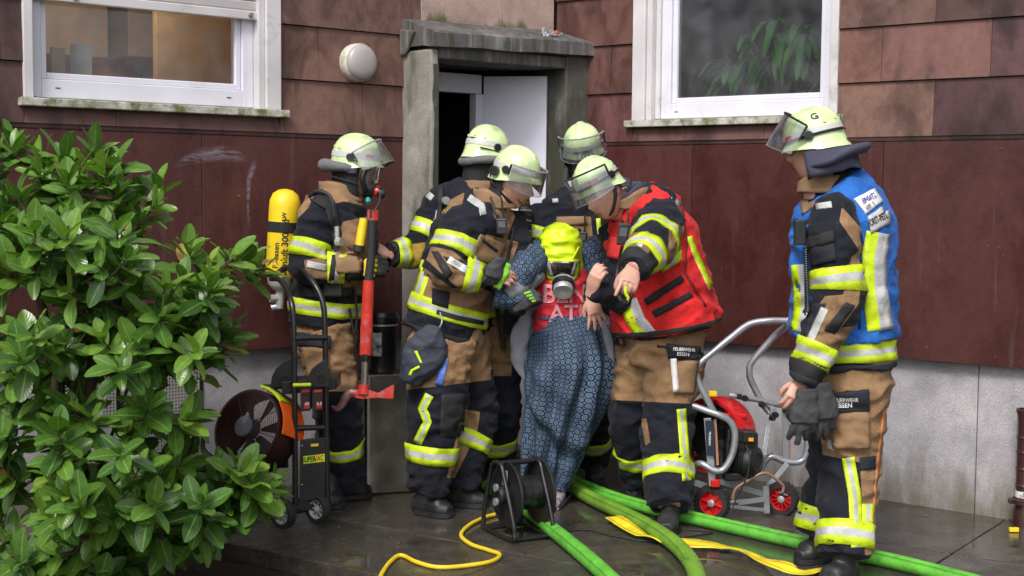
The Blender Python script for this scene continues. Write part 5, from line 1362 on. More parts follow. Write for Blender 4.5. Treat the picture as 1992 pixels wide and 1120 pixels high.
# cardigan body at the back
cg = Loft([K(1090, 480, .02), K(1090, 500, .03), K(1090, 580, .06), K(1095, 640, .07), K(1103, 705, .06)], [.1, .17, .165, .21, .25], [.07, .07, .08, .08, .08], F3, 30, wr=.012, wf=9, seed=9)
patterned('cardigan', cg, P_, 40, 60, m=GREYC, a0=-.35*PI+PI, a1=2*PI+.35*PI)
# skirt
sk = Loft([K(1090, 612, 0), K(1100, 650, -.0), K(1108, 715, -.02), K(1098, 790, -.03), K(1080, 860, -.02), K(1066, 915, .0), K(1062, 945, .0)], [.135, .188, .218, .195, .15, .125, .1], [.13, .16, .19, .17, .14, .12, .1], F3, 60, wr=0)
skirt = patterned('skirt', sk, P_, 170, 170, fold=.034, kf=9)
wa = Loft([K(1091, 609, 0), K(1091, 619, 0)], [.14, .143], [.128, .132], F3, 6, smooth=False); patterned('waistband', wa, P_, 6, 48, fold=0)
fl = Loft([K(1150, 610, -.02), K(1172, 640, -.05), K(1185, 680, -.05), K(1190, 705, -.04)], [.05, .06, .055, .02], [.03, .035, .03, .012], F3, 20, wr=.008, wf=12, seed=3); patterned('cardigan_flap', fl, P_, 30, 30)
fl = Loft([K(1172, 625, -.1), K(1184, 665, -.1), K(1192, 705, -.08)], [.012, .022, .012], [.012, .014, .01], F3, 16, wr=.004, wf=12, seed=3); patterned('cardigan_lining', fl, P_, 20, 20, m=GREYC)
fl = Loft([K(1030, 600, .02), K(1014, 650, .0), K(1012, 700, .0), K(1025, 740, .0)], [.02, .05, .045, .012], [.02, .03, .03, .012], F3, 20, wr=.008, wf=12, seed=2); patterned('cardigan_flap', fl, P_, 30, 30, m=GREYC)
# escape hood
hdP = K(1089, 500, -.02); RH, FH, UH = facing(RAD(-3), RAD(14))
HOODM = mat('fluorescent_hood_fabric', (.62, .85, .01), .42, var=.1, vs=12, bump=.35, bs=26, spec=.5)
hl = Loft([hdP+UH*.165, hdP+UH*.155, hdP+UH*.12, hdP+UH*.04, hdP-UH*.03, hdP-UH*.11, hdP-UH*.15], [.02, .065, .094, .113, .116, .108, .075], [.02, .075, .108, .122, .126, .12, .08], FH, 40, wr=.009, wf=12, seed=12, e=2.3)
gH = Garment('escape_hood', P_, [hl.geo(40, 36)], .006, HOODM, None, .005, 1, 12)
gH.strip('hood_seam', [(1050, 480), (1062, 503), (1088, 512), (1112, 508), (1127, 480)], 4, mat('seam_yellow', (.5, .66, .01), .5), th=.004, vrow=2)
pane = gH.quad('hood_window_frame', [(1057, 503), (1127, 504), (1122, 543), (1065, 542)], LIME, th=.008, rnd=.2, step=4)
gH.quad('hood_window', [(1062, 508), (1122, 509), (1116, 536), (1069, 536)], mat('dark_window_film', (.03, .022, .02), .12, var=.6, vs=25, bump=.05, spec=.7), th=.013, step=4)
gH.quad('painted_glint', [(1062, 509), (1070, 509), (1076, 535), (1070, 536)], GREYC, th=.016, step=3); gH.quad('painted_glint', [(1116, 510), (1122, 510), (1117, 534), (1110, 534)], GREYC, th=.016, step=3)  # grey patches painted as glints at both sides of the window
fc = K(1096, 553, -.15); fa = (FH-UH*.45).normalized()
b = MB(); b.disc(fc, fa, 0, lathe=[(.05, -.03), (.056, .0), (.056, .028), (.05, .03)], n=32); fo = b.build('filter_canister', BLK, P_)
b = MB(); b.disc(fc, fa, 0, lathe=[(.05, .03), (.05, .052), (.045, .058), (.03, .056), (0, .05)], n=32); b.build('filter_cap', SILM, fo)
b = MB(); b.disc(fc, fa, 0, lathe=[(.052, -.012), (.0575, -.012), (.0575, -.002), (.052, -.002)], n=32); b.build('filter_ring', SILM, fo)
wrL = K(1151, 578, -.22)
hgL = hand_geo(wrL, K(1166, 640, -.24)-wrL, V((.1, -1, .15)), True, (.18, .2, .25, .3), .15, .98, spread=.32)
body_mesh(P_, hdP, RH, FH, UH, K(1090, 530), [tP, aR, aL, lg1, lg2], [hgL])
for (gx, gy, tx, ty) in [(1086, 978, 1078, 996), (1062, 958, 1050, 972)]:
    gp = G(gx, gy); an = gp+ZU*.16; l2 = Loft([gp+ZU*.05, gp+ZU*.1, an], [.04, .038, .045], [.05, .045, .05], F3, 10, wr=.004, wf=30); simple_remesh_obj('sock', [l2.geo(10, 16)], .006, mat('blue_sock', (.02, .1, .5), .8), P_, 1)
    d = G(tx, ty)-gp; d.normalize(); l1 = Loft([gp-d*.05+ZU*.035, gp+ZU*.045, gp+d*.08+ZU*.04, gp+d*.16+ZU*.03], [.03, .036, .042, .025], [.035, .045, .035, .022], ZU, 16); s_ = simple_remesh_obj('shoe', [l1.geo(16, 18)], .006, mat('pale_shoe', (.42, .4, .43), .6, dirt=(.12, .08, .12), ds=20, dth=.5), P_, 1)
# ============ E: man in red vest, leaning and pointing
YE = 6.78
K = lambda x, y, d=0: PX(x, y, YE+d)
E_ = person(1280, 1000, 'firefighter in a red vest leaning in and pointing towards us with his left hand')
R_, F_, U_ = facing(RAD(-38)); F3 = F_
ptsE = [K(1222, 378, -.03), K(1242, 405, -.02), K(1262, 460, .0), K(1285, 560, .0), K(1300, 645, .0)]
tE = torso(ptsE, (F3+V((0, 0, -.25))).normalized(), (.09, .19, .215, .215, .225), (.085, .13, .165, .175, .185), 61)
sL = K(1285, 430, -.12); eL = K(1268, 478, -.36); wL = K(1230, 525, -.55)
sR = K(1200, 440, .03); eR = K(1212, 578, -.06); wR = K(1150, 565, -.2)
lL = arm(sL, eL, wL, ZU, (.115, .11, .085, .062), 62, .012); lR = arm(sR, eR, wR, F3, (.08, .07, .06, .048), 63)
cap = [Loft([K(1262, 415, -.03), sL, sL.lerp(eL, .25)], [.1, .115, .11], [.11, .115, .11], ZU, 12)]
gE = Garment('jacket', E_, [tE.geo(), lL.geo(), lR.geo()]+[c.geo(12, 20) for c in cap], .009, MATS['turnout_cloth'],
             [[(1222, 452), (1262, 448), (1275, 470), (1258, 500), (1215, 480)], [(1300, 430), (1335, 440), (1325, 520), (1292, 520), (1300, 470)]], .0055, 3, 13)
tEv = torso(ptsE, (F3+V((0, 0, -.25))).normalized(), (.1, .185, .235, .245, .27), (.095, .14, .185, .2, .22), 64, .012)
gV = Garment('red_vest', E_, [tEv.geo(r0=.045, r1=.985)], .0085, MATS['red_cloth'], [lambda x, y: y-(664+.0*(x-1300)) if False else -50], .007, 3, 14, zf=9)
gE.ring('reflective_band', lL, .40, .075, BAND, off=.05); gE.ring('reflective_band', lL, .74, .085, BAND, off=.05); gE.ring('cuff', lL, .92, .05, BLACKC)
gE.strip('silver_strip', [(1252, 460), (1243, 480)], 12, SBAND); gE.ring('hem', tE, .975, .03, BLACKC, n=60)
gV.strip('vest_tape', [(1222, 585), (1238, 625), (1262, 655)], 36, VBAND)
gV.strip('vest_edge_tape', [(1340, 460), (1355, 500), (1372, 535), (1384, 562)], 11, YBAND, vrow=2)
gV.strip('vest_tape', [(1304, 388), (1330, 400)], 12, SBAND)
gV.strip('side_strap', [(1257, 588), (1328, 540)], 13, BLACKC, th=.008, vrow=2); gV.strip('side_strap', [(1272, 612), (1345, 572)], 13, BLACKC, th=.008, vrow=2)
gV.strip('vest_piping', [(1325, 400), (1335, 470), (1332, 530), (1372, 595)], 4, mat('dark_red_piping', (.15, .01, .01), .7), th=.005, vrow=2)
gV.ring('vest_hem', tEv, .96, .02, BLACKC, n=70)
gV.quad('vest_pocket', [(1186, 460), (1212, 462), (1206, 505), (1182, 500)], mat('red_pocket', (.55, .02, .02), .7, bump=.4), th=.016)
gV.strip('lime_strap', [(1163, 420), (1166, 445), (1170, 465)], 9, YBAND, th=.01, vrow=2)
gV.strip('front_opening', [(1196, 460), (1192, 540), (1205, 640)], 14, BLACKC, th=.003, vrow=2)
# armhole band of grey/yellow tape behind the arm
gV.quad('underarm_tape', [(1284, 515), (1325, 485), (1326, 505), (1290, 530)], BAND, th=.006)
gV.quad('underarm_panel', [(1282, 480), (1324, 455), (1325, 487), (1284, 514)], TAN2, th=.005)
collar('collar', E_, K(1226, 405, -.02), (U_*.9+F3*.35).normalized(), F3, .11, .105, .11, TAN2, .07, .012)
collar('inner_collar', E_, K(1222, 402, -.02), (U_*.9+F3*.3).normalized(), F3, .098, .1, .125, NAPE, .09, .008)
hpE = Loft([K(1298, 630), K(1292, 670), K(1285, 715)], [.2, .205, .17], [.165, .175, .15], F3, 14)
an = G(1302, 1028)+ZU*.115; an2 = G(1245, 968)+ZU*.115
lg1 = leg(K(1318, 680, -.02), K(1298, 830, -.1), an, F3, (.14, .125, .112, .1), 65, .014); lg2 = leg(K(1252, 680, .1), K(1232, 810, .14), an2, F3, (.135, .12, .11, .095), 66, .013)
tr = Garment('trousers', E_, [hpE.geo(14, 24), lg1.geo(), lg2.geo()], .0095, MATS['trouser_cloth'], [lambda x, y: 784-y+.05*(x-1300), [(1245, 815), (1258, 812), (1266, 860), (1255, 868)]], .007, 3, 15)
tr.ring('reflective_band', lg1, (1300, 920), .085, BAND, n=44); tr.ring('reflective_band', lg2, (1240, 880), .08, BAND)
tr.strip('leg_tape', [(1325, 795), (1330, 860), (1336, 935)], 18, BAND); tr.ring('reflective_band', lg1, .02, .01, BLACKC)
tr.quad('pocket_flap', [(1296, 668), (1362, 674), (1365, 700), (1300, 697)], NAVYM, th=.016); tr.quad('thigh_pocket', [(1302, 700), (1358, 702), (1350, 765), (1312, 765)], TAN2, th=.012, rnd=.2)
tr.text('pocket_lettering', 'FEUERWEHR', 1331, 680, 9, WHT, ang=.05, sx=.85, th=.022); tr.text('pocket_lettering', 'ESSEN', 1329, 689, 9, WHT, ang=.05, th=.022)
tr.strip('silver_strip', [(1310, 697), (1315, 762)], 11, mat('white_tape', (.66, .66, .66), .5), th=.02, vrow=2)
gE.ring('reflective_band', tE, .93, .06, BAND, n=60)
boots(E_, G(1302, 1025), G(1296, 1045), an); boots(E_, G(1245, 965), G(1225, 975), an2)
hd = K(1174, 376, -.12); RH, FH, UH = facing(RAD(-44), RAD(24), RAD(17))
fist = hand_geo(wL, (K(1220, 562, -.63)-wL), V((.2, -.75, .7)), True, (.25, 1.25, 1.35, 1.4), .8, 1.05, fat=1.1)
hR = hand_geo(wR, V((.28, -.25, .85)), V((-.55, -.8, .0)), False, (.55, .6, .65, .7), .7, .95, spread=.05)
body_mesh(E_, hd, RH, FH, UH, K(1218, 395, -.03), [tE, lL, lR, lg1, lg2], [fist, hR], 1.04); face_bits(E_, hd, RH, FH, UH)
h, HP, pr = helmet(E_, hd+UH*.018, RH, FH, UH, visor=RAD(6), vis_len=.145, nape=False, k=.933, strap=True, vis_z=.115)
b = MB()
vs, fs = text2d('27', True); b.add([pr(-v.x*.034/.134+.1, .8-v.y*.034*4.5)+(pr(.1, .8)-HP(0, 0, .02)).normalized()*.004 for v in vs], fs); b.build('helmet_lettering', mat('grey_print', (.16, .2, .16), .6, bump=0), h, fix=False)
b = MB(); b.tube([HP(-.1, .0, .0), HP(-.088, .02, -.05), HP(-.05, .05, -.11), HP(0, .06, -.125), HP(.05, .05, -.11), HP(.088, .02, -.05), HP(.1, .0, .0)], .008, 8, smoothpath=5, flat=.6); b.build('chin_strap', BLK, h)
b = MB(); n = 20; rows = 5
for i in range(rows+1):
    for j in range(n+1):
        a = .55*PI+.9*PI*j/n; t_ = i/rows; b.v.append(HP(.108*math.sin(a)*(1+.12*t_), .125*math.cos(a)*(1+.45*t_), .01-.05*t_+.012*math.sin(j*1.3+t_)))
for i in range(rows):
    for j in range(n): b.f.append((i*(n+1)+j, i*(n+1)+j+1, (i+1)*(n+1)+j+1, (i+1)*(n+1)+j)); b.mi.append(0); b.smooth.append(True)
o_ = b.build('neck_cloth', NAPE, h); md = o_.modifiers.new('thickness', 'SOLIDIFY'); md.thickness = .004
radio(E_, K(1212, 455, -.32), V((1, 0, 0)), (ZU+V((.1, 0, 0))).normalized(), V((-.1, -1, 0)).normalized(), .1, .05)
coil('coiled_cable', E_, [K(1212, 480, -.3), K(1203, 520, -.38), K(1200, 560, -.55), K(1210, 585, -.66), K(1224, 582, -.67), K(1228, 572, -.66)], .009, .003)
b = MB(); b.tube([K(1218, 556, -.68), K(1217, 570, -.68), K(1222, 580, -.675), K(1219, 588, -.67)], .007, 8, smoothpath=4); b.build('lime_hook', LIME, E_)
# ============ F: commander in the blue vest on the right, back to us
YF = 5.78
K = lambda x, y, d=0: PX(x, y, YF+d)
F__ = person(1632, 1110, 'firefighter in a blue vest on the right, seen from behind his shoulder, holding dark gloves')
R_, F_, U_ = facing(RAD(-108)); F3 = F_
ptsF = [K(1600, 345, .02), K(1620, 378, .03), K(1640, 450, .04), K(1643, 580, .04), K(1648, 715, .03)]
tF = torso(ptsF, F3, (.085, .165, .19, .195, .215), (.08, .13, .165, .18, .2), 71)
sL = K(1620, 440, -.2); eL = K(1630, 580, -.24); wL = K(1562, 742, -.24)
lL = arm(sL, eL, wL, F3, (.1, .1, .085, .066), 72, .014); sR = K(1650, 430, .24); eR = K(1600, 560, .28); wR = K(1570, 640, .2)
lR = arm(sR, eR, wR, F3, (.1, .09, .075, .06), 73)
capF = Loft([K(1632, 405, -.1), K(1622, 420, -.17), sL.lerp(eL, .15)], [.06, .095, .1], [.06, .095, .1], F3, 12)
gF = Garment('jacket', F__, [tF.geo(), lL.geo(), lR.geo(), capF.geo(12, 20)], .0095, MATS['turnout_cloth'],
             [[(1637, 400), (1700, 470), (1680, 500), (1632, 430)], [(1655, 500), (1680, 480), (1672, 590), (1650, 620), (1600, 690), (1570, 690), (1585, 600), (1605, 575), (1640, 572)], [(1600, 640), (1745, 625), (1745, 712), (1620, 705)]], .006, 3, 16)
gF.ring('reflective_band', lL, (1628, 545), .09, BAND); gF.ring('reflective_band', lL, (1584, 688), .09, BAND, tilt=-.01)
gF.ring('cuff', lL, .93, .09, BLACKC); gF.ring('cuff_edge', lL, .985, .03, NAVYM)
gF.quad('sleeve_pocket', [(1575, 475), (1622, 462), (1627, 505), (1580, 518)], NAVYM, th=.018); gF.quad('sleeve_pocket_flap', [(1574, 462), (1622, 448), (1623, 470), (1575, 484)], BLACKC, th=.024)
gF.strip('silver_strip', [(1605, 600), (1575, 665)], [15, 15], SBAND); gF.quad('elbow_pad', [(1645, 588), (1662, 595), (1622, 650), (1602, 642)], BLACKC, th=.008, rnd=.4)
gF.quad('sleeve_panel', [(1578, 590), (1608, 590), (1572, 668), (1565, 655)], NAVYM, th=.002)
gF.ring('reflective_band', tF, .905, .08, BAND, n=64, th=.008); gF.ring('jacket_hem', tF, .985, .03, NAVYM, n=64, th=.003)
gF.strip('shoulder_silver', [(1588, 402), (1618, 398)], 12, SBAND)
gF.strip('hip_tape', [(1640, 660), (1668, 658)], 14, BAND)
tFv = torso(ptsF[:4]+[K(1643, 660, .04)], F3, (.1, .19, .225, .225, .235), (.1, .165, .21, .21, .222), 74, .012)
gW = Garment('blue_vest', F__, [tFv.geo(r0=.05, r1=.985)], .0085, MATS['blue_cloth'], [lambda x, y: -50], .007, 3, 17, zf=9)
gW.strip('vest_tape', [(1708, 452), (1700, 500), (1700, 560), (1712, 642)], [46, 50], VBAND, th=.005)
gW.strip('vest_tape', [(1553, 515), (1558, 560), (1560, 600), (1552, 645)], [26, 30], VBAND, th=.005)
gW.quad('shoulder_label', [(1660, 387), (1700, 367), (1716, 392), (1684, 416)], WHT, th=.006)
gW.quad('name_label', [(1687, 421), (1727, 396), (1729, 434), (1694, 453)], mat('grey_label', (.5, .5, .5), .6), th=.008)
gW.text('label_lettering', 'HORST-PETER', 1709, 426, 19, BLKP, ang=-.46, sx=.40, th=.012)
gW.text('label_lettering', 'EINSATZ', 1691, 385, 15, mat('blue_print', (.05, .04, .35), .5, bump=0), ang=-.5, sx=.5, th=.01); gW.text('label_lettering', 'LEITER', 1693, 400, 11, BLKP, ang=-.5, sx=.6, th=.01)
gW.strip('vest_edge', [(1553, 470), (1570, 430), (1602, 398), (1640, 395), (1668, 425), (1680, 480), (1672, 560), (1672, 640)], 4, mat('navy_edge', (.012, .02, .07), .7), th=.004, vrow=2)
collar('collar', F__, K(1604, 376, .02), (U_*.95+F3*.2).normalized(), F3, .1, .086, .075, TAN2, .03, .01)
gW.quad('collar_point', [(1556, 385), (1580, 378), (1588, 400), (1562, 418)], TAN2, th=.006)
an = G(1640, 1135)+ZU*.12; an2 = G(1592, 1090)+ZU*.12
hpF = Loft([K(1655, 700), K(1655, 740), K(1655, 790)], [.185, .19, .165], [.165, .175, .15], F3, 14)
lg1 = leg(K(1660, 745, -.08), K(1650, 915, -.08), an, F3, (.135, .12, .108, .098), 75, .014); lg2 = leg(K(1640, 745, .12), K(1622, 915, .16), an2, F3, (.13, .11, .1, .09), 76)
tr = Garment('trousers', F__, [hpF.geo(14, 24), lg1.geo(), lg2.geo()], .0095, MATS['trouser_cloth'], [[(1590, 690), (1760, 690), (1735, 860), (1712, 1080), (1682, 1080), (1672, 900), (1600, 885), (1590, 800)]], .007, 3, 18)
tr.quad('thigh_pocket', [(1618, 795), (1690, 800), (1690, 872), (1622, 872)], TAN2, th=.026, rnd=.25); tr.quad('pocket_flap', [(1613, 765), (1688, 758), (1690, 800), (1613, 806)], NAVYM, th=.034)
tr.text('pocket_lettering', 'FEUERWEHR', 1645, 779, 11, WHT, sx=.8, ang=-.02, th=.042); tr.text('pocket_lettering', 'ESSEN', 1642, 789, 12, WHT, ang=-.02, th=.042)
tr.strip('leg_tape', [(1650, 890), (1662, 960), (1668, 1065)], [24, 25], BAND); tr.ring('reflective_band', lg1, (1650, 1045), .1, BAND, n=44); tr.ring('reflective_band', lg2, (1608, 1010), .1, BAND)
tr.quad('silver_strip', [(1612, 855), (1624, 858), (1622, 876), (1610, 872)], SBAND, th=.004); tr.quad('side_patch', [(1672, 890), (1702, 886), (1702, 912), (1672, 916)], NAVYM, th=.004)
tr.strip('orange_piping', [(1727, 745), (1708, 900), (1694, 1060)], 6, mat('orange_piping', (.42, .16, .05), .7), th=.003, vrow=2)
tr.quad('reflective_band', [(1676, 980), (1700, 980), (1700, 1020), (1676, 1020)], BAND, th=.004)
boots(F__, G(1640, 1135), G(1600, 1150), an); boots(F__, G(1595, 1090), G(1548, 1098), an2)
hd = K(1586, 294, .0); RH, FH, UH = facing(RAD(-122), RAD(4), RAD(0))
hgL = hand_geo(wL, (K(1545, 776, -.26)-wL), V((.1, -1, .1)), True, (.7, .75, .8, .9), .5, 1.0)
body_mesh(F__, hd, RH, FH, UH, K(1598, 362, .02), [tF, lL, lR, lg1, lg2], [hgL], 1.0); face_bits(F__, hd, RH, FH, UH)
RH2, FH2, UH2 = facing(RAD(-112), RAD(16))
h, HP, pr = helmet(F__, hd+UH*.008-FH*.008, RH2, FH2, UH2, visor=RAD(44), vis_len=.155, nape=True, nape_len=.15, k=.96, strap=True, vis_z=.085)
b = MB(); vs, fs = text2d('G', True)
def gm(u, v): p = pr(-PI/2-.35-u/.115, .6-v*5); return p+(p-HP(0, 0, .02)).normalized()*.004
b.add([gm(v.x*.05, v.y*.05) for v in vs], fs); b.build('helmet_lettering', BLKP, h, fix=False)
b = MB(); b.tube([HP(-.1, .03, .0), HP(-.09, .035, -.06), HP(-.05, .05, -.12), HP(0, .05, -.14)], .011, 8, smoothpath=5, flat=.7); b.build('chin_strap', BLK, h)
# rolled neck cloth pushed out at the back
b = MB(); b.tube([HP(-.1, .02, -.07), HP(-.125, -.05, -.075), HP(-.1, -.13, -.055), HP(-.02, -.19, -.05), HP(.07, -.15, -.05)], [.02, .03, .034, .034, .02], 14, smoothpath=6, flat=.6); b.build('neck_roll', NAPE, h)
b = MB(); b.box(K(1556, 452, -.2), V((1, 0, 0)), V((0, 1, 0)), ZU, .022, .02, .05); r_ = b.build('radio', BLK, F__, bevel=.005)
b = MB(); b.tube([K(1548, 425, -.2), K(1548, 445, -.2)], .008, 8); b.build('antenna', BLK, r_)
coil('coiled_cable', F__, [K(1567, 480, -.24), K(1569, 540, -.24), K(1570, 600, -.26), K(1562, 608, -.26)], .009, .0032)
# dark gloves in his hand
t = empty('held_gloves', K(1575, 800, -.27), 'dark grey work gloves dangling from the hand of the blue vest firefighter', 'gloves')
gl = hand_geo(K(1568, 775, -.3), V((-.05, 0, -1)), V((0, -1, .1)), True, (.25, .12, .35, .5), .5, 1.12, fat=1.3, spread=.25); glove('glove', t, gl, mat('worn_grey_glove', (.035, .037, .04), .8, bump=.6, bs=30))
gl = hand_geo(K(1596, 765, -.27), V((.1, 0, -1)), V((0.2, -1, .1)), False, (.5, .3, .2, .6), .6, 1.18, fat=1.35, spread=.22); glove('glove', t, gl, MATS['worn_grey_glove'])
# ------------------------------------------------------------------ equipment
X1 = V((1, 0, 0)); Y1 = V((0, 1, 0))
# --- red forcible-entry axe held upright between two firefighters
t = empty('rescue_axe', PX(712, 770, 6.72), 'long red rescue axe held upright, steel neck and hooked red head near the ground', 'axe')
q = lambda x, y, Y=6.70: PX(x, y, Y)
b = MB(); b.tube([q(717, 545), q(713, 640), q(711, 690)], [.026, .03, .029], 14, flat=.75, hint=(0, 1, 0)); b.build('handle', REDW, t)
b = MB(); b.tube([q(725, 408), q(722, 500), q(717, 545)], [.024, .02, .022], 12, flat=.8, hint=(0, 1, 0)); b.build('grip', RUB, t)
b = MB(); b.tube([q(725.5, 408), q(724.7, 428)], .027, 10, flat=.7, hint=(0, 1, 0)); b.build('grip_cap', REDW, t)
b = MB(); b.tube([q(711, 688), q(709, 752)], .0175, 14); b.build('steel_neck', STEEL, t)
b = MB(); b.tube([q(711, 688), q(711, 702)], .023, 14); b.build('neck_ring', BLKM, t)
b = MB(); b.tube([q(708, 748), q(707, 765)], [.025, .03], 12); b.build('head_socket', REDW, t)
def plate(pts, Y, th, name, m, parent, bevel=.002):
    c = [PX(x, y, Y-th/2) for x, y in pts]; d = [PX(x, y, Y-th/2)+Y1*th for x, y in pts]; n = len(pts); b = MB()
    b.add(c+d, [tuple(range(n))[::-1], tuple(range(n, 2*n))]+[(i, (i+1) % n, n+(i+1) % n, n+i) for i in range(n)]); return b.build(name, m, parent, bevel=bevel)
plate([(706, 755), (735, 765), (764, 749), (767, 750), (765, 776), (735, 774), (705, 776), (690, 774), (690, 762)], 6.70, .022, 'axe_blade', REDW, t)
b = MB(); b.tube([q(698, 767), q(682, 765), q(672, 774), q(664, 788), q(655, 795), q(645, 790)], [.02, .021, .02, .017, .014, .006], 12, smoothpath=5, flat=.6, hint=(0, 1, 0)); b.build('hook', mat('worn_red_steel', (.3, .06, .05), .45, metal=.3, bump=.2, dirt=(.22, .21, .2), ds=22, dth=.5), t)
# --- steel box with a black drum standing on it
bx0 = G(713, 963); bx1 = G(812, 957); bd = (bx1-bx0); bd.z = 0; wX = bd.length; bd.normalize(); bn = V((-bd.y, bd.x, 0)); bn = bn if bn.y > 0 else -bn
sd_ = (G(683, 945)-bx0); sd_.z = 0
ht = (PX(713, 730, bx0.y)-bx0).z
t = empty('steel_box', bx0, 'tall brushed steel equipment box leaning shiny against the porch behind the axe', 'box')
b = MB(); p = [bx0, bx1, bx1+bn*.22, bx0+bn*.22]; b.box8([a+ZU*.004 for a in p]+[a+ZU*ht for a in p]); b.build('box_body', STEEL, t, bevel=.006)
b = MB(); b.box(bx0+bd*.008-bn*.003+ZU*ht/2, bd, bn, ZU, .006, .003, ht/2-.01); b.build('corner_trim', SILM, t)
b = MB(); b.box(bx0-bd*.07+bn*.06+ZU*(ht*.5), bd, bn, ZU, .066, .05, ht*.46); s_ = b.build('side_compartment', mat('dark_steel', (.16, .155, .15), .35, metal=.8, bump=.1), t, bevel=.006)
b = MB(); b.box(bx0-bd*.045+bn*.008+ZU*(ht*.56), bd, bn, ZU, .016, .008, .05); b.build('handle', SILM, s_, bevel=.003)
b = MB(); b.box(bx0-bd*.075+bn*.008+ZU*(ht*.56), bd, bn, ZU, .013, .007, .055); b.build('handle_recess', BLK, s_, bevel=.002)
db = bx0+bd*.10+bn*.1+ZU*(ht+.003); t = empty('black_drum', db, 'black lidded plastic drum with a torn white label standing on the steel box', 'drum')
hd_ = (PX(760, 604, db.y)-db).z
b = MB(); b.disc(db, ZU, 0, lathe=[(0, 0), (.066, 0), (.072, .008), (.082, hd_-.06), (.084, hd_-.055)], n=36); b.build('drum_body', BLK, t)
b = MB(); b.disc(db, ZU, 0, lathe=[(.084, hd_-.057), (.092, hd_-.055), (.092, hd_-.03), (.088, hd_-.028), (.082, hd_-.006), (.03, hd_), (0, hd_)], n=36); b.build('lid', BLKM, t)
b = MB(); n = 10; nn_ = 8
for i in range(n+1):
    for j in range(nn_+1):
        a = -PI/2-.75+.85*i/n; r = .0775+.0065*j/nn_; zz = .09+.12*j/nn_
        if i in (0, n) or j in (0, nn_): a += .03*noise.noise(V((i*1.7, j*1.3, 2))); zz += .006*noise.noise(V((i, j*2.3, 4)))
        b.v.append(db+V((math.cos(a)*r, math.sin(a)*r, zz)))
for i in range(n):
    for j in range(nn_): b.f.append((i*(nn_+1)+j, i*(nn_+1)+j+1, (i+1)*(nn_+1)+j+1, (i+1)*(nn_+1)+j)); b.mi.append(0); b.smooth.append(True)
b.build('paper_label', mat('torn_label', (.5, .5, .5), .7, dirt=(.04, .04, .045), ds=30, dth=.52, bump=0), t)
b = MB(); b.disc(db, ZU, 0, lathe=[(.0835, hd_-.075), (.0855, hd_-.075), (.0855, hd_-.066), (.0835, hd_-.066)], n=36); b.build('white_ring', SILM, t)
# --- positive-pressure fan on a black hand trolley (left)
YT = 6.42
t = empty('trolley_fan', PX(600, 1015, YT), 'black battery ventilation fan on an upright two-wheel trolley beside the laurel bush', 'fan')
q = lambda x, y, d=0: PX(x, y, YT+d)
for pts in ([(528, 542, .35), (545, 545, .25), (563, 575, .08), (571, 625, .02), (573, 760, 0), (574, 900, 0), (574, 985, 0)], [(550, 523, .35), (580, 520, .27), (606, 545, .15), (627, 585, .1), (632, 640, .08), (634, 760, .07), (637, 975, .06)]):
    b = MB(); b.tube([q(*p) for p in pts], .0135, 12, smoothpath=7); b.build('rail', BLKM, t)
b = MB(); b.tube([q(528, 542, .35), q(550, 523, .35)], .0135, 10); b.build('handle_bar', BLKM, t)
for y in (658, 833): b = MB(); b.tube([q(574, y), q(635, y-2, .07)], .013, 10); b.build('crossbar', BLKM, t)
# lower panel with lettering
def tq(x, y, dd=0):   # on the plane of the rails
    f = (x-574)/(637-574); return q(x, y, .06*f-dd)
b = MB(); P_ = [tq(584, 856), tq(641, 850), tq(640, 968), tq(583, 975)]; b.box8([p+Y1*.02 for p in P_]+[p-Y1*.004 for p in P_]); pn = b.build('panel', BLK, t, bevel=.003)
b = MB(); P_ = [tq(590, 887), tq(632, 882), tq(632, 897), tq(590, 902)]; b.box8([p-Y1*.0045 for p in P_]+[p-Y1*.0065 for p in P_]); lb = b.build('maker_label', LIME, pn)
lr = (tq(632, 882)-tq(590, 887)).normalized()
text_plane('label_lettering', 'SUPER', tq(601.5, 893.3)-Y1*.009, lr, ZU, .036, BLKP, pn, sx=.62); text_plane('label_lettering', 'VAC', tq(621, 891)-Y1*.009, lr, ZU, .036, REDP, pn, sx=.62)
b = MB(); P_ = [tq(605, 863), tq(620, 862), tq(620, 867), tq(605, 868)]; b.box8([p-Y1*.0045 for p in P_]+[p-Y1*.0065 for p in P_]); b.build('small_label', YELP, pn)
for x, y in ((588, 866), (637, 861), (588, 942), (637, 936)): b = MB(); b.disc(tq(x, y)-Y1*.004, -Y1, .004, t=.002, n=8); b.build('screw', SILM, pn)
# batteries
for i, x in enumerate((596, 620)):
    b = MB(); b.box(tq(x, 777), lr, Y1, ZU, .024, .03, .05); bt = b.build('battery', mat('battery_housing', (.035, .02, .02), .4, bump=.05), t, bevel=.007)
    b = MB(); b.box(tq(x+3, 787)-Y1*.0315, lr, Y1, ZU, .013, .001, .012); b.build('battery_label', REDW, bt)
    text_plane('battery_lettering', '60' if i == 0 else '0.3', tq(x+3, 783)-Y1*.034, lr, ZU, .02, WHT, bt)
    b = MB(); b.box(tq(x, 759)-Y1*.02, lr, Y1, ZU, .02, .016, .006); b.build('battery_latch', REDW, bt, bevel=.002)
b = MB(); b.box(tq(607, 745, -.1), lr, Y1, ZU, .13, .09, .03); b.build('battery_tray', BLK, t, bevel=.005)
b = MB(); b.tube([tq(570, 749, .06), tq(604, 748, .06)], .0085, 10); b.build('lime_bar', LIME, t)
for (x, y) in ((553, 737), (623, 735)):
    pts = [(x-26, 752), (x-25, 735), (x-17, 718), (x-3, 706), (x+14, 697), (x+17, 752)]
    o = plate([(a, c) for a, c in pts], YT+.03, .006, 'pivot_plate', BLK, t, .001); b = MB(); b.disc(q(x+2, y, .024), -Y1, 0, lathe=[(.018, 0), (.018, .006), (.012, .006), (.012, 0)], n=20); b.build('pivot_bolt', BLKM, o)
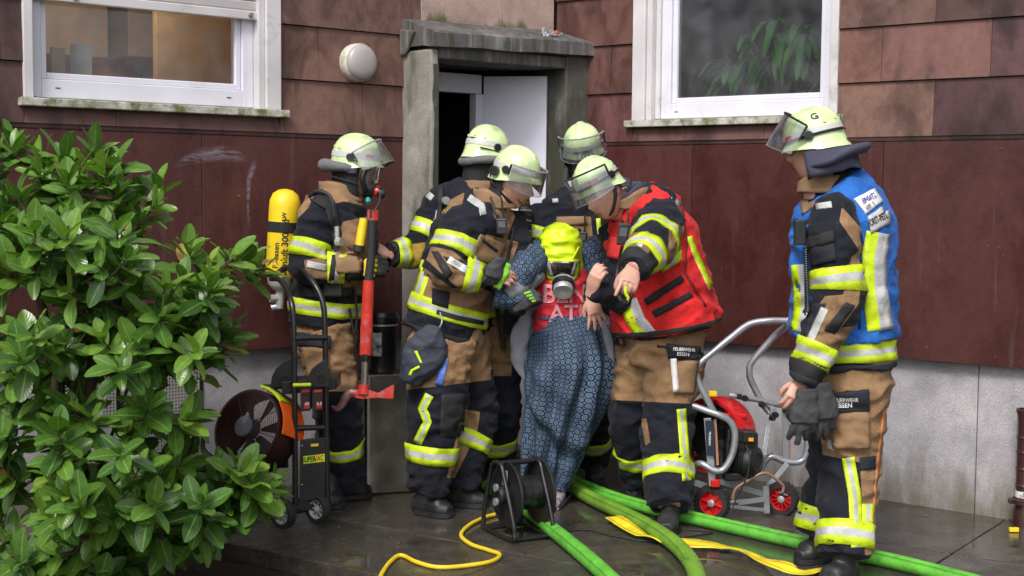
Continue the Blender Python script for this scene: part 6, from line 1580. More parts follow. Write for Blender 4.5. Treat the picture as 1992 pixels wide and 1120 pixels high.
b = MB(); b.tube([q(512, 752, .08), q(560, 752, .06)], .011, 8); b.build('axle_stub', BLKM, t)
# fan drum: tilted ring with wire grille
fc = PX(497, 838, YT+.06); fax = V((-.42, -.80, .36)).normalized(); fr = .178
u_ = fax.cross(ZU).normalized(); v_ = u_.cross(fax)*-1
if v_.z < 0: v_ = -v_
b = MB(); b.disc(fc-fax*.09, fax, 0, lathe=[(fr-.004, 0), (fr+.006, 0), (fr+.004, .16), (fr-.006, .16), (fr-.004, 0)], n=56); fo = b.build('fan_shroud', mat('dark_red_shroud', (.028, .006, .006), .5), t)
WIRE = mat('grille_wire', (.05, .012, .012), .35, metal=.3, bump=0)
for i in range(15):
    r = .045+(fr-.045)*(i+1)/15; dz = .085+.03*(1-(r/fr)**2); n = 48; b = MB(); b.tube([fc+fax*(dz-.02)+(u_*math.cos(2*PI*k/n)+v_*math.sin(2*PI*k/n))*r for k in range(n)], .0016, 4, closed=True); b.build('grille_ring', WIRE, fo)
for k in range(8):
    a = 2*PI*k/8+.2; b = MB(); b.tube([fc+fax*.09+(u_*math.cos(a)+v_*math.sin(a))*.03, fc+fax*.062+(u_*math.cos(a)+v_*math.sin(a))*fr], .002, 5); b.build('grille_spoke', WIRE, fo)
b = MB(); b.disc(fc, fax, 0, lathe=[(.05, .03), (.05, .09), (.047, .098), (.03, .104), (0, .106)], n=30); b.build('fan_hub', mat('grey_hub', (.1, .11, .13), .35), fo)
for k in range(7):
    a = 2*PI*k/7; b = MB(); e1 = u_*math.cos(a)+v_*math.sin(a); e2 = u_*math.cos(a+.5)+v_*math.sin(a+.5); e3 = u_*math.cos(a+.38)+v_*math.sin(a+.38)
    b.box8([fc+e1*.045+fax*.0, fc+e2*.045+fax*.02, fc+e2*(fr-.02)+fax*.035, fc+e1*(fr-.02)-fax*.01, fc+e1*.045+fax*.004, fc+e2*.045+fax*.024, fc+e2*(fr-.02)+fax*.039, fc+e1*(fr-.02)-fax*.006]); b.build('fan_blade', mat('dark_blade', (.012, .008, .008), .5, bump=0), fo)
b = MB(); n = 28
def arcsurf(a0, a1, r0, d0, d1, name, m):
    b = MB(); n = 16
    for i in range(n+1):
        a = a0+(a1-a0)*i/n; e = u_*math.cos(a)+v_*math.sin(a)
        b.v += [fc+e*r0+fax*d0, fc+e*(r0+.003)+fax*(d0+d1)/2, fc+e*r0+fax*d1, fc+e*(r0-.012)+fax*d1, fc+e*(r0-.012)+fax*d0]
    for i in range(n):
        for j in range(5): b.f.append((i*5+j, i*5+(j+1) % 5, i*5+5+(j+1) % 5, i*5+5+j)); b.mi.append(0); b.smooth.append(False)
    return b.build(name, m, fo)
sgn = 1 if u_.x > 0 else -1
A_ = (lambda a: a) if sgn > 0 else (lambda a: PI-a)
arcsurf(A_(-.05), A_(.75), fr+.026, -.1, .06, 'orange_guard', ORG); arcsurf(A_(.76), A_(1.5), fr+.03, -.02, .06, 'lime_guard', LIME); arcsurf(A_(.76), A_(1.6), fr+.027, -.12, -.022, 'red_guard', RED)
e = u_*math.cos(A_(1.12))+v_*math.sin(A_(1.12)); b = MB(); b.box(fc+e*(fr+.034)+fax*.02, u_*math.cos(A_(1.12)+PI/2)+v_*math.sin(A_(1.12)+PI/2), e, fax, .045, .002, .016); b.build('guard_print', BLKP, fo)
b = MB(); b.tube([q(560, 895, .05), q(520, 900, .02), q(478, 880, -.02)], .012, 8, smoothpath=4); b.build('fan_bracket', BLKM, t)
b = MB(); b.tube([q(395, 850, .1), q(400, 880, .1), q(455, 905, .1), q(560, 905, .06)], .012, 8, smoothpath=5); b.build('fan_frame', BLKM, t)
def wheel(name, parent, c, ax, r, w, rimm, spokes=8, rimr=.62, disc=False):
    ax = V(ax).normalized(); b = MB(); b.disc(c-ax*w/2, ax, 0, lathe=[(r*.68, .0), (r*.93, .0), (r, w*.25), (r, w*.75), (r*.93, w), (r*.68, w), (r*.64, w*.5), (r*.68, 0)], n=40); o = b.build(name, RUB, parent)
    for k in range(24):
        a = 2*PI*k/24; u = ax.orthogonal().normalized(); v = ax.cross(u); e = u*math.cos(a)+v*math.sin(a)
        b = MB(); b.box(c+e*r*1.0, e, ax, e.cross(ax), r*.025, w*.42, r*.05); tr_ = b
        if k == 0: allb = MB()
        allb.add(b.v, b.f)
    tr_ = allb.build('tread', RUB, o); tr_['kind'] = 'stuff'
    b = MB()
    if disc: b.disc(c-ax*w*.1, ax, 0, lathe=[(0, w*.3), (r*.2, w*.32), (r*.24, w*.1), (r*.55, w*.02), (r*.6, w*.3), (r*.68, w*.42), (r*.68, w*.1)], n=36)
    else: b.disc(c, ax, 0, lathe=[(r*.68, -w*.3), (r*.6, -w*.2), (r*.6, w*.2), (r*.68, w*.42), (r*.62, w*.44), (r*.56, w*.2), (r*.56, -w*.3)], n=36)
    rim = b.build('rim', rimm, o)
    u = ax.orthogonal().normalized(); v = ax.cross(u)
    for k in range(spokes):
        a = 2*PI*k/spokes; e = u*math.cos(a)+v*math.sin(a); b = MB(); b.box(c+e*r*.4+ax*w*.12, e, ax, e.cross(ax), r*.2, w*.1, r*(.05)); b.build('spoke', rimm, o, bevel=.001)
    b = MB(); b.disc(c, ax, 0, lathe=[(r*.2, -w*.2), (r*.2, w*.34), (r*.12, w*.4), (0, w*.4)], n=20); b.build('hub', rimm if not disc else SILM, o)
    return o
wax = V((-.55, -.83, 0))
wheel('wheel', t, PX(551, 1000, 6.36), wax, .066, .042, mat('grey_rim', (.4, .41, .43), .4)); wheel('wheel', t, PX(619, 990, 6.47), wax, .066, .042, MATS['grey_rim'])
b = MB(); b.tube([PX(560, 998, 6.42), PX(612, 988, 6.52)], .012, 10); b.build('axle', BLKM, t)
b = MB(); b.box(PX(600, 978, 6.5), lr, Y1, ZU, .07, .03, .03); b.build('axle_bracket', BLKM, t, bevel=.004)
# --- cable reel on a black tube frame
t = empty('cable_reel', G(1015, 1040), 'empty black cable reel in a bent tube frame on the wet slab', 'cable reel')
YR = 6.33; q = lambda x, y, d=0: PX(x, y, YR+d)
rax = V((.88, .47, 0)).normalized(); lft = q(990, 959, .0); rgt = q(1046, 957, -.0); cc = (lft+rgt)/2; hl = .083
lft = cc-rax*hl; rgt = cc+rax*hl
for c, nm in ((lft, 'flange'), (rgt, 'flange')):
    b = MB(); b.disc(c-rax*.006, rax, 0, lathe=[(0, .002), (.05, .0), (.06, .004), (.1, .0), (.142, .002), (.148, -.001), (.15, .006), (.148, .013), (.142, .01), (.05, .012), (0, .012)], n=56); o = b.build(nm, BLK, t)
b = MB(); b.disc(lft, rax, 0, lathe=[(.078, 0), (.075, .02), (.075, hl*2-.02), (.078, hl*2)], n=48); hb = b.build('drum', BLKM, t)
for k in (.05, .09, .125): b = MB(); b.disc(lft, rax, 0, lathe=[(.075, k-.002), (.0785, k), (.075, k+.002)], n=48); b.build('drum_rib', BLKM, hb)
b = MB(); b.disc(lft-rax*.02, -rax, 0, lathe=[(.04, -.02), (.04, .02), (.03, .03), (0, .03)], n=28); b.build('socket_plate', BLK, t)
for dz, dx in ((.035, .0), (-.03, .01)): b = MB(); b.disc(lft-rax*.052+ZU*dz, -rax, .018, t=.012, n=18); b.build('socket_cap', mat('grey_cap', (.2, .21, .23), .4), t)
b = MB(); b.box(lft-rax*.012+ZU*.08-Y1*.02, rax, rax.cross(ZU), ZU, .002, .022, .035); b.build('paper_label', GREYC, t)
b = MB(); b.disc(lft-rax*.053-ZU*.03+Y1*-.0, -rax, 0, lathe=[(.011, .0), (.011, .006), (.008, .006)], n=14); b.build('red_button_ring', RED, t)
for nm, off, pts in (('frame', -.12, 0), ('frame', .115, 0)):
    c0_ = cc+rax*(off*.62 if off > 0 else off*1.05); perp = V((rax.y, -rax.x, 0)).normalized(); perp = perp if perp.y < 0 else -perp
    gz = .012; top = .33
    P_ = [c0_+perp*.13+ZU*(gz-c0_.z), c0_+perp*.15+ZU*(.05-c0_.z), c0_+perp*.13+ZU*(.12-c0_.z), c0_+perp*.055+ZU*(top-.06-c0_.z), c0_+perp*.02+ZU*(top-c0_.z), c0_-perp*.05+ZU*(top+.0-c0_.z), c0_-perp*.09+ZU*(top-.07-c0_.z), c0_-perp*.14+ZU*(.1-c0_.z), c0_-perp*.15+ZU*(.03-c0_.z), c0_-perp*.13+ZU*(gz-c0_.z)]
    b = MB(); b.tube(P_, .0105, 10, smoothpath=5, closed=True); b.build('frame_hoop', BLKM, t)
for s_ in (.13, -.13):
    b = MB(); b.tube([cc-rax*.126+perp*s_+ZU*(gz-cc.z), cc+rax*.075+perp*s_+ZU*(gz-cc.z)], .0105, 10); b.build('frame_tube', BLKM, t)
b = MB(); b.tube([cc-rax*.126+ZU*(.33-cc.z)-perp*.02, cc+rax*.07+ZU*(.33-cc.z)-perp*.02], .0125, 10); b.build('carry_handle', BLKM, t)
b = MB(); b.tube([cc-rax*.13, cc+rax*.09], .012, 10); b.build('axle', BLKM, t)
# --- grey framed red fan on the right
YN = 6.72; t = empty('frame_fan', PX(1440, 1000, YN), 'petrol fan in a grey tube frame with red ring and red wheels against the plinth', 'fan')
q = lambda x, y, d=0: PX(x, y, YN+d)
def tb(name, pts, r=.0165, m=ALU, sm=6, n=12): b = MB(); b.tube([q(*p) for p in pts], r, n, smoothpath=sm); return b.build(name, m, t)
tb('handle_tube', [(1530, 624, .0), (1495, 624, .0), (1457, 631, -.0), (1420, 658, -.03), (1383, 688, -.05), (1360, 708, -.06), (1355, 728, -.06), (1362, 750, -.06), (1388, 800, -.06)])
tb('handle_tube', [(1532, 624, .0), (1532, 632, .1), (1508, 652, .2), (1464, 702, .22), (1458, 722, .22), (1462, 742, .22), (1482, 782, .22), (1502, 808, .2)])
tb('side_loop', [(1340, 786, -.06), (1370, 797, -.08), (1401, 808, -.1), (1422, 822, -.1), (1430, 848, -.1), (1424, 885, -.1), (1408, 912, -.1), (1390, 915, -.1), (1365, 902, -.08), (1350, 907, -.04), (1344, 925, 0)])
tb('top_bar', [(1418, 768, .12), (1440, 772, .12), (1480, 779, .16), (1532, 792, .2)], .0135)
tb('side_loop', [(1532, 792, .2), (1556, 800, .2), (1568, 820, .2), (1570, 870, .2), (1560, 896, .2), (1530, 898, .2), (1503, 888, .2), (1488, 898, .2), (1480, 915, .2)])
def bar(name, a, c, w=.014, th=.004, m=ALU): b = MB(); p0 = q(*a); p1 = q(*c); d = (p1-p0); b.box((p0+p1)/2, d, Y1, d.cross(Y1), d.length/2, th, w); return b.build(name, m, t, bevel=.001)
bar('upright', (1376, 813, -.08), (1386, 945, -.08), .017); bar('upright', (1391, 815, -.07), (1396, 905, -.07), .006, m=mat('copper_edge', (.45, .2, .12), .4))
bar('upright', (1527, 792, .2), (1529, 898, .2), .016); bar('upright', (1534, 792, .21), (1537, 890, .21), .004, m=MATS['copper_edge'])
bar('strut', (1494, 946, .12), (1532, 901, .18), .013); bar('strut', (1498, 808, .18), (1486, 885, .1), .011)
bar('base_bar', (1350, 938, .0), (1410, 958, .0), .016); bar('base_bar', (1395, 935, .02), (1490, 962, .02), .013); bar('base_bar', (1436, 978, -.05), (1492, 970, .0), .012); bar('base_bar', (1420, 985, -.06), (1490, 992, .0), .008); bar('base_leg', (1490, 945, .0), (1492, 998, .0), .014)
tb('foot_bar', [(1425, 970, -.06), (1432, 950, -.06), (1455, 935, -.06), (1484, 920, -.06), (1500, 925, -.06), (1523, 944, -.05), (1522, 958, -.05)], .0075, mat('dull_bronze', (.26, .15, .11), .4))
fc = q(1392, 845, .12); fax = V((-.62, -.78, .05)).normalized(); fr = .175
u_ = fax.cross(ZU).normalized(); v_ = ZU-fax*fax.z; v_.normalize()
b = MB(); b.disc(fc-fax*.08, fax, 0, lathe=[(fr-.012, 0), (fr+.006, .0), (fr+.012, .02), (fr+.012, .13), (fr+.006, .15), (fr-.012, .15), (fr-.012, 0)], n=56); fo = b.build('fan_ring', RED, t)
for i in range(11):
    r = .03+(fr-.035)*(i+1)/11; n = 44
    for dd in (.07,):
        b = MB(); b.tube([fc+fax*dd+(u_*math.cos(2*PI*k/n)+v_*math.sin(2*PI*k/n))*r for k in range(n)], .0016, 4, closed=True); b.build('grille_ring', BLKM, fo)
b = MB(); b.disc(fc+fax*-.02, fax, 0, lathe=[(0, 0), (fr-.015, 0)], n=40); b.build('fan_disc', BLK, fo)
for k in range(9):
    a = 2*PI*k/9; e1 = u_*math.cos(a)+v_*math.sin(a); e2 = u_*math.cos(a+.45)+v_*math.sin(a+.45); b = MB()
    b.box8([fc+e1*.04, fc+e2*.04+fax*.02, fc+e2*(fr-.02)+fax*.035, fc+e1*(fr-.02), fc+e1*.04+fax*.004, fc+e2*.04+fax*.024, fc+e2*(fr-.02)+fax*.039, fc+e1*(fr-.02)+fax*.004]); b.build('fan_blade', BLK, fo)
# engine in front of the ring
def bx(name, x, y, d, hx, hy, hz, m=BLK, bv=.006, ang=0): b = MB(); xx = V((math.cos(ang), math.sin(ang), 0)); b.box(q(x, y, d), xx, V((-xx.y, xx.x, 0)), ZU, hx, hy, hz); return b.build(name, m, t, bevel=bv)
eng = bx('engine_block', 1440, 870, .0, .075, .06, .08); bx('engine_cover', 1432, 845, -.02, .05, .05, .03, BLKM); bx('red_cover', 1425, 806, .05, .06, .05, .012, RED)
bx('switch_box', 1456, 848, -.05, .03, .03, .028, BLK); bx('amber_lamp', 1461, 855, -.083, .012, .004, .009, mat('amber_lens', (.8, .3, .02), .3, bump=0), .002)
b = MB(); b.disc(q(1455, 896, -.03), V((.75, -.65, 0)), 0, lathe=[(.07, -.08), (.078, -.07), (.078, .02), (.07, .045), (.045, .055), (.04, .05), (0, .05)], n=40); mo = b.build('motor_housing', BLK, t)
for i in range(7): b = MB(); b.disc(q(1455, 896, -.03), V((.75, -.65, 0)), 0, lathe=[(.076, -.06+i*.012), (.084, -.059+i*.012), (.084, -.055+i*.012), (.076, -.054+i*.012)], n=36); b.build('cooling_fin', BLKM, mo)
bx('exhaust_box', 1425, 925, -.03, .045, .04, .018, BLKM); bx('red_foot', 1390, 938, -.06, .022, .03, .02, RED); bx('tank_cap', 1386, 765, .0, .02, .02, .012, YELP, .003)
lb = plate([(1372, 818), (1389, 818), (1391, 888), (1375, 886)], YN-.1, .004, 'maker_plate', mat('dark_blue_plate', (.012, .02, .04), .4, bump=0), t, .001)
text_plane('plate_lettering', 'UNIVERSE Fan', q(1381, 853, -.106), ZU, -X1, .013, WHT, t, sx=.85)
for x, y, d in ((1480, 786, .14), (1506, 806, .16), (1447, 774, .1), (1500, 812, .16)): b = MB(); b.disc(q(x, y, d-.04), -Y1+X1*.3, 0, lathe=[(.014, 0), (.016, .01), (.012, .03), (0, .03)], n=14); b.build('clamp_knob', BLK, t)
bx('clamp', 1504, 800, .16, .014, .014, .022, SILM, .003); bx('clamp', 1530, 795, .19, .02, .02, .018, BLK, .003); bx('joint_block', 1438, 771, .1, .012, .014, .012, BLK, .003)
tb('cable', [(1452, 866, -.08), (1458, 895, -.12), (1452, 930, -.12), (1430, 975, -.1), (1418, 1012, -.12)], .004, RUB)
tb('frame_pin', [(1515, 958, -.03), (1533, 965, -.05)], .012, BLK, 2)
wa = V((-.30, -.95, 0)); rr_ = MATS['red_paint']; wheel('wheel', t, PX(1385, 978, 6.68), V((-.42, -.9, 0)), .086, .05, RED, 6, disc=True); wheel('wheel', t, PX(1521, 970, 6.78), V((-.5, -.86, 0)), .084, .05, RED, 12, disc=True)
b = MB(); b.tube([PX(1392, 978, 6.72), PX(1521, 970, 6.84)], .01, 8); b.build('axle', SILM, t)
# --- hoses
def hose_mat(name, col, bs=1):
    m, t, b = nodes(name); co = N(t, 'TexCoord').outputs['Object']
    n1 = N(t, 'TexNoise', i_Scale=6, i_Detail=8, i_Roughness=.7); L(t, co, n1.inputs['Vector']); r = ramp(t, n1.outputs[0], [(.35, .72), (.6, 1.05)]); c = mix(t, 1, col, r.outputs[0], 'MULTIPLY')
    n2 = N(t, 'TexNoise', i_Scale=22, i_Detail=8, i_Roughness=.7); L(t, co, n2.inputs['Vector']); r2 = ramp(t, n2.outputs[0], [(.52, 0.), (.7, .6)]); c = mix(t, r2.outputs[0], c, (.05, .05, .03))
    L(t, c, b.inputs['Base Color']); b.inputs['Roughness'].default_value = .45
    wv = N(t, 'TexNoise', i_Scale=260, i_Detail=2); L(t, co, wv.inputs['Vector']); bp = N(t, 'Bump', i_Strength=.4, i_Distance=.003); L(t, wv.outputs[0], bp.inputs['Height']); L(t, bp.outputs[0], b.inputs['Normal']); return m
HG = hose_mat('bright_green_hose', (.13, .50, .05)); HO = hose_mat('olive_green_hose', (.17, .36, .035))
def hose(name, label, pts, r, m, cat='hose', seam=True):
    P_ = [G(x, y, r*.96) for x, y in pts]; P_ = catmull(P_, 10); P_ = [p+V((noise.noise(p*1.7), noise.noise(p*1.7+V((9, 9, 9))), 0))*.008 for p in P_]
    b = MB(); b.tube(P_, [r*(1+.05*noise.noise(p*2.3)) for p in P_], 22, hint=(0, 0, 1), flat=.92); o = tag(b.build(name, m, None, loc=P_[0]), label, cat, 'green hoses on the ground' if cat == 'hose' else None)
    if seam:
        for dy in (-.55, .35):
            Q_ = []
            for i, p in enumerate(P_):
                T = (P_[min(len(P_)-1, i+1)]-P_[max(0, i-1)]).normalized(); s = T.cross(ZU).normalized(); s = s if s.y < 0 else -s
                Q_.append(p+s*math.cos(dy)*r*1.0+ZU*math.sin(dy+.6)*r*.97)
            b = MB(); b.tube(Q_, .0012, 4); b.build('seam', mat('dark_seam', (.02, .05, .01), .7, bump=0), o)
    return o
hose('fire_hose', 'bright green hose passing behind the cable reel towards the camera', [(900, 915), (935, 935), (965, 955), (1010, 980), (1060, 1018), (1110, 1058), (1160, 1100), (1230, 1165)], .036, HG)
hose('fire_hose', 'dull olive green hose in the middle, curving over the yellow strap', [(1062, 905), (1110, 945), (1160, 975), (1215, 1000), (1265, 1025), (1315, 1060), (1348, 1100), (1365, 1160)], .037, HO)
hose('fire_hose', 'bright green hose running far right past the boots of the blue vest firefighter', [(1055, 900), (1100, 928), (1180, 963), (1270, 990), (1360, 1010), (1470, 1035), (1600, 1064), (1730, 1090), (1860, 1122), (1960, 1150)], .034, HG)
# striped flat strap
def strap(pts, wd):
    P_ = catmull([V((*p, 0)) for p in pts], 12); b = MB(); b.uv = []; n = len(P_); d = 0
    W_ = [G(p.x, p.y, .01+max(0, 0)) for p in P_]
    for i, p in enumerate(W_):
        T = (W_[min(n-1, i+1)]-W_[max(0, i-1)]); T.z = 0; T.normalize(); s = V((-T.y, T.x, 0)); tw = .32*math.sin(i*.16)+.12
        if i: d += (W_[i]-W_[i-1]).length
        for k in range(7):
            f = k/6-.5; b.v.append(p+s*(f*wd*math.cos(tw))+ZU*(.012+abs(math.sin(tw))*wd*.5+f*wd*math.sin(tw)+.002*math.sin(i*.23+k))); b.uv.append((d, k/6))
    for i in range(n-1):
        for k in range(6): b.f.append((i*7+k, i*7+k+1, i*7+8+k, i*7+7+k)); b.mi.append(0); b.smooth.append(True)
    o = b.build('striped_strap', HOSEBAND, None, fix=False, loc=W_[0]); md = o.modifiers.new('thickness', 'SOLIDIFY'); md.thickness = .003; return o
tag(strap([(1188, 1012), (1215, 1030), (1255, 1048), (1290, 1058), (1330, 1066), (1400, 1070), (1460, 1084), (1510, 1108), (1550, 1120), (1605, 1113)], .06), 'flat yellow strap with two orange lines lying twisted on the wet concrete', 'strap')
def cable(name, label, pts, r, m, cat='cable'):
    P_ = catmull([G(x, y, r) for x, y in pts], 10); b = MB(); b.tube(P_, r, 10); return tag(b.build(name, m, None, loc=P_[0]), label, cat)
cable('yellow_cable', 'thin yellow cable curling from the reel to the slab edge', [(1012, 1003), (985, 998), (950, 1004), (915, 1020), (897, 1040), (915, 1058), (950, 1070), (972, 1079), (955, 1092), (900, 1101), (850, 1103), (810, 1093), (780, 1080), (760, 1092), (745, 1112), (735, 1135)], .0095, YELR)
cable('black_cable', 'black cable lying flat behind the cable reel and strap', [(1085, 1035), (1140, 1030), (1190, 1042), (1260, 1052), (1330, 1045), (1385, 1035), (1340, 1030)], .0045, RUB)
cable('grey_cable', 'loop of grey cable standing by the blue sock', [(1085, 990), (1100, 975), (1112, 955), (1103, 938), (1092, 930)], .006, ALU)
# small litter of leaves on the slab
LIT = mat('fallen_leaf', (.2, .13, .06), .7, bump=0)
for i in range(34):
    x, y = random.uniform(460, 1960), random.uniform(975, 1115); c = G(x, y, .004); b = MB(); a = random.uniform(0, 6); e = V((math.cos(a), math.sin(a), 0)); f = V((-e.y, e.x, 0)); s = random.uniform(.004, .012)
    b.add([c-e*s, c+f*s*.5+ZU*.003, c+e*s, c-f*s*.5+ZU*.002], [(0, 1, 2, 3)]); 
    if i == 0: lit = MB()
    lit.add(b.v, b.f)
o = lit.build('leaf_litter', LIT, None, fix=False, loc=(0, 6, 0)); o['kind'] = 'stuff'; tag(o, 'tiny crumbs of dead leaf scattered on the wet slab', 'litter')
# --- downpipe on the far right
c0 = RW(2.87, 0, .02); c0 = V((c0.x, c0.y, 0)); t = empty('drain_pipe', c0, 'dark brown ribbed standpipe with a white sticker at the right edge of the photo', 'pipe')
b = MB(); b.disc(c0, ZU, 0, lathe=[(.05, 0), (.05, .06), (.042, .09), (.042, .5), (.046, .53), (.05, .54), (.05, .555), (.04, .555), (.04, .5)], n=32); b.build('pipe', mat('brown_pipe', (.05, .018, .017), .35, bump=.05, spec=.5), t)
for z in (.19, .27, .35, .42): b = MB(); b.disc(c0, ZU, 0, lathe=[(.041, z-.012), (.046, z), (.041, z+.012)], n=32); b.build('pipe_rib', MATS['brown_pipe'], t)
b = MB(); b.disc(c0, ZU, 0, lathe=[(.05, .1), (.064, .105), (.064, .125), (.05, .13)], n=32); b.build('pipe_collar', MATS['brown_pipe'], t)
b = MB(); b.box(c0-X1*.055+ZU*.115, X1, Y1, ZU, .02, .014, .012); b.build('collar_lug', MATS['brown_pipe'], t, bevel=.003)
b = MB(); b.disc(c0, ZU, 0, lathe=[(.0415, .135), (.0435, .135), (.0435, .165), (.0415, .165)], n=32); st_ = b.build('sticker', WHT, t)
for z_, s_ in ((.155, 'KG'), (.144, 'DN 75')):
    vs, fs = text2d(s_, True); b = MB(); b.add([c0+V((math.cos(-PI/2-.25+v.x*.02/.044), math.sin(-PI/2-.25+v.x*.02/.044), 0))*.0445+ZU*(z_+v.y*.016) for v in vs], fs); b.build('sticker_lettering', BLKP, t, fix=False)
b = MB(); b.box(G(1972, 1030, .012), X1, Y1, ZU, .022, .01, .01); tag(b.build('yellow_chock', YELP, None, bevel=.003, loc=G(1972, 1030, .012)), 'small yellow plastic piece at the foot of the brown standpipe', 'plastic piece')
# --- crumpled packet on the canopy
p0 = LW(.2, 2.452, .2); t = empty('foil_packet', p0, 'crumpled shiny foil packet lying on the mossy porch roof', 'packet')
b = MB(); 
for i in range(9):
    for j in range(5): b.v.append(p0+DL*(-.07+.14*i/8)+ZU*(.012+(-.008-.016*i/8)*(1-2*j/4)*-1+.012*noise.noise(V((i, j, 1))))+NL*(.02*math.sin(i*1.3+j)*.5+.02))
for i in range(8):
    for j in range(4): b.f.append((i*5+j, i*5+j+1, i*5+6+j, i*5+5+j)); b.mi.append(0); b.smooth.append(False)
o = b.build('foil', mat('foil', (.7, .7, .75), .2, metal=.7, bump=.1), t); md = o.modifiers.new('thickness', 'SOLIDIFY'); md.thickness = .006
b = MB(); b.box(p0+NL*.045+ZU*.012, DL, NL, ZU, .014, .002, .006); b.build('orange_print', ORG, t)
# --- things inside the windows
c0 = LW(2.78, 1.99, -.3); t = empty('paper_roll', c0, 'white paper roll standing on the sill inside the left window', 'paper roll')
b = MB(); b.disc(c0, ZU, 0, lathe=[(.02, 0), (.05, 0), (.05, .255), (.02, .255), (.02, 0)], n=32); b.build('roll', mat('paper', (.7, .68, .66), .8, bump=.1), t)
c0 = LW(2.88, 1.99, -.34); b = MB(); b.box(c0+ZU*.12, DL, NL, ZU, .035, .01, .12); tag(b.build('cutting_board', mat('pale_wood', (.5, .34, .2), .6), None, bevel=.004, loc=c0), 'pale wooden board beside the paper roll inside the left window', 'board')
c0 = LW(2.45, 1.99, -.35); t = empty('small_tap', c0, 'dark little tap seen through the middle of the left window', 'tap')
b = MB(); b.tube([c0, c0+ZU*.14, c0+ZU*.16+DL*.05], .008, 8, smoothpath=3); b.build('spout', BLKM, t); b = MB(); b.box(c0+ZU*.165, DL, NL, ZU, .035, .012, .014); b.build('handle', BLKM, t)
# plants
PLG = mat('house_plant_leaf', (.13, .40, .07), .45, var=.4, bump=.1)
def houseplant(s, z, n, L_, label, arch, seed):
    rnd = random.Random(seed); c = RW(s, 1.987, -.27); t = empty('potted_plant', c, label, 'potted plant', 'plants behind the right window'); b = MB(); b.disc(c, ZU, 0, lathe=[(0, 0), (.05, 0), (.068, .11), (.07, .12), (.06, .12), (.055, .1), (0, .1)], n=24); b.build('pot', mat('clay_pot', (.25, .2, .18), .7), t)
    b = MB(); b.tube([c+ZU*.09, c+ZU*z], .008, 6); b.build('stem', mat('plant_stem', (.08, .07, .03), .8), t)
    for i in range(n):
        a = rnd.uniform(0, 2*PI); e = V((math.cos(a), math.sin(a)*.6, 0)); l = L_*rnd.uniform(.7, 1.2); b = MB(); st = c+ZU*z*rnd.uniform(.55, 1.0); up = rnd.uniform(.3, 1.3); w_ = rnd.uniform(.028, .046)
        if arch > .8: w_ *= .7
        m_ = 8; sdv = V((-e.y, e.x, 0)).normalized()
        for k in range(m_+1):
            f = k/m_; p = st+e*l*f+ZU*(l*(up*f-arch*1.6*f*f)); ww = w_*math.sin(PI*min(1, f*.9+.1))**.7
            b.v += [p-sdv*ww, p-ZU*ww*.3, p+sdv*ww]
        for k in range(m_):
            for j in (0, 1): b.f.append((k*3+j, k*3+j+1, k*3+4+j, k*3+3+j)); b.mi.append(0); b.smooth.append(True)
        b.build('leaf', PLG, t, fix=False)
houseplant(1.05, .3, 30, .2, 'bushy green pot plant at the left inside the right window', .9, 1)
houseplant(1.20, .42, 34, .17, 'tall pot plant with hanging leaves, second from left in the right window', 1.1, 2)
houseplant(1.5, .45, 38, .2, 'pot plant with narrow arching leaves in the middle of the right window', 1.0, 3)
houseplant(1.35, .5, 40, .22, 'tallest pot plant standing behind the others in the right window', 1.0, 5)
houseplant(1.68, .2, 16, .16, 'low pot plant at the right inside the right window', .8, 4)
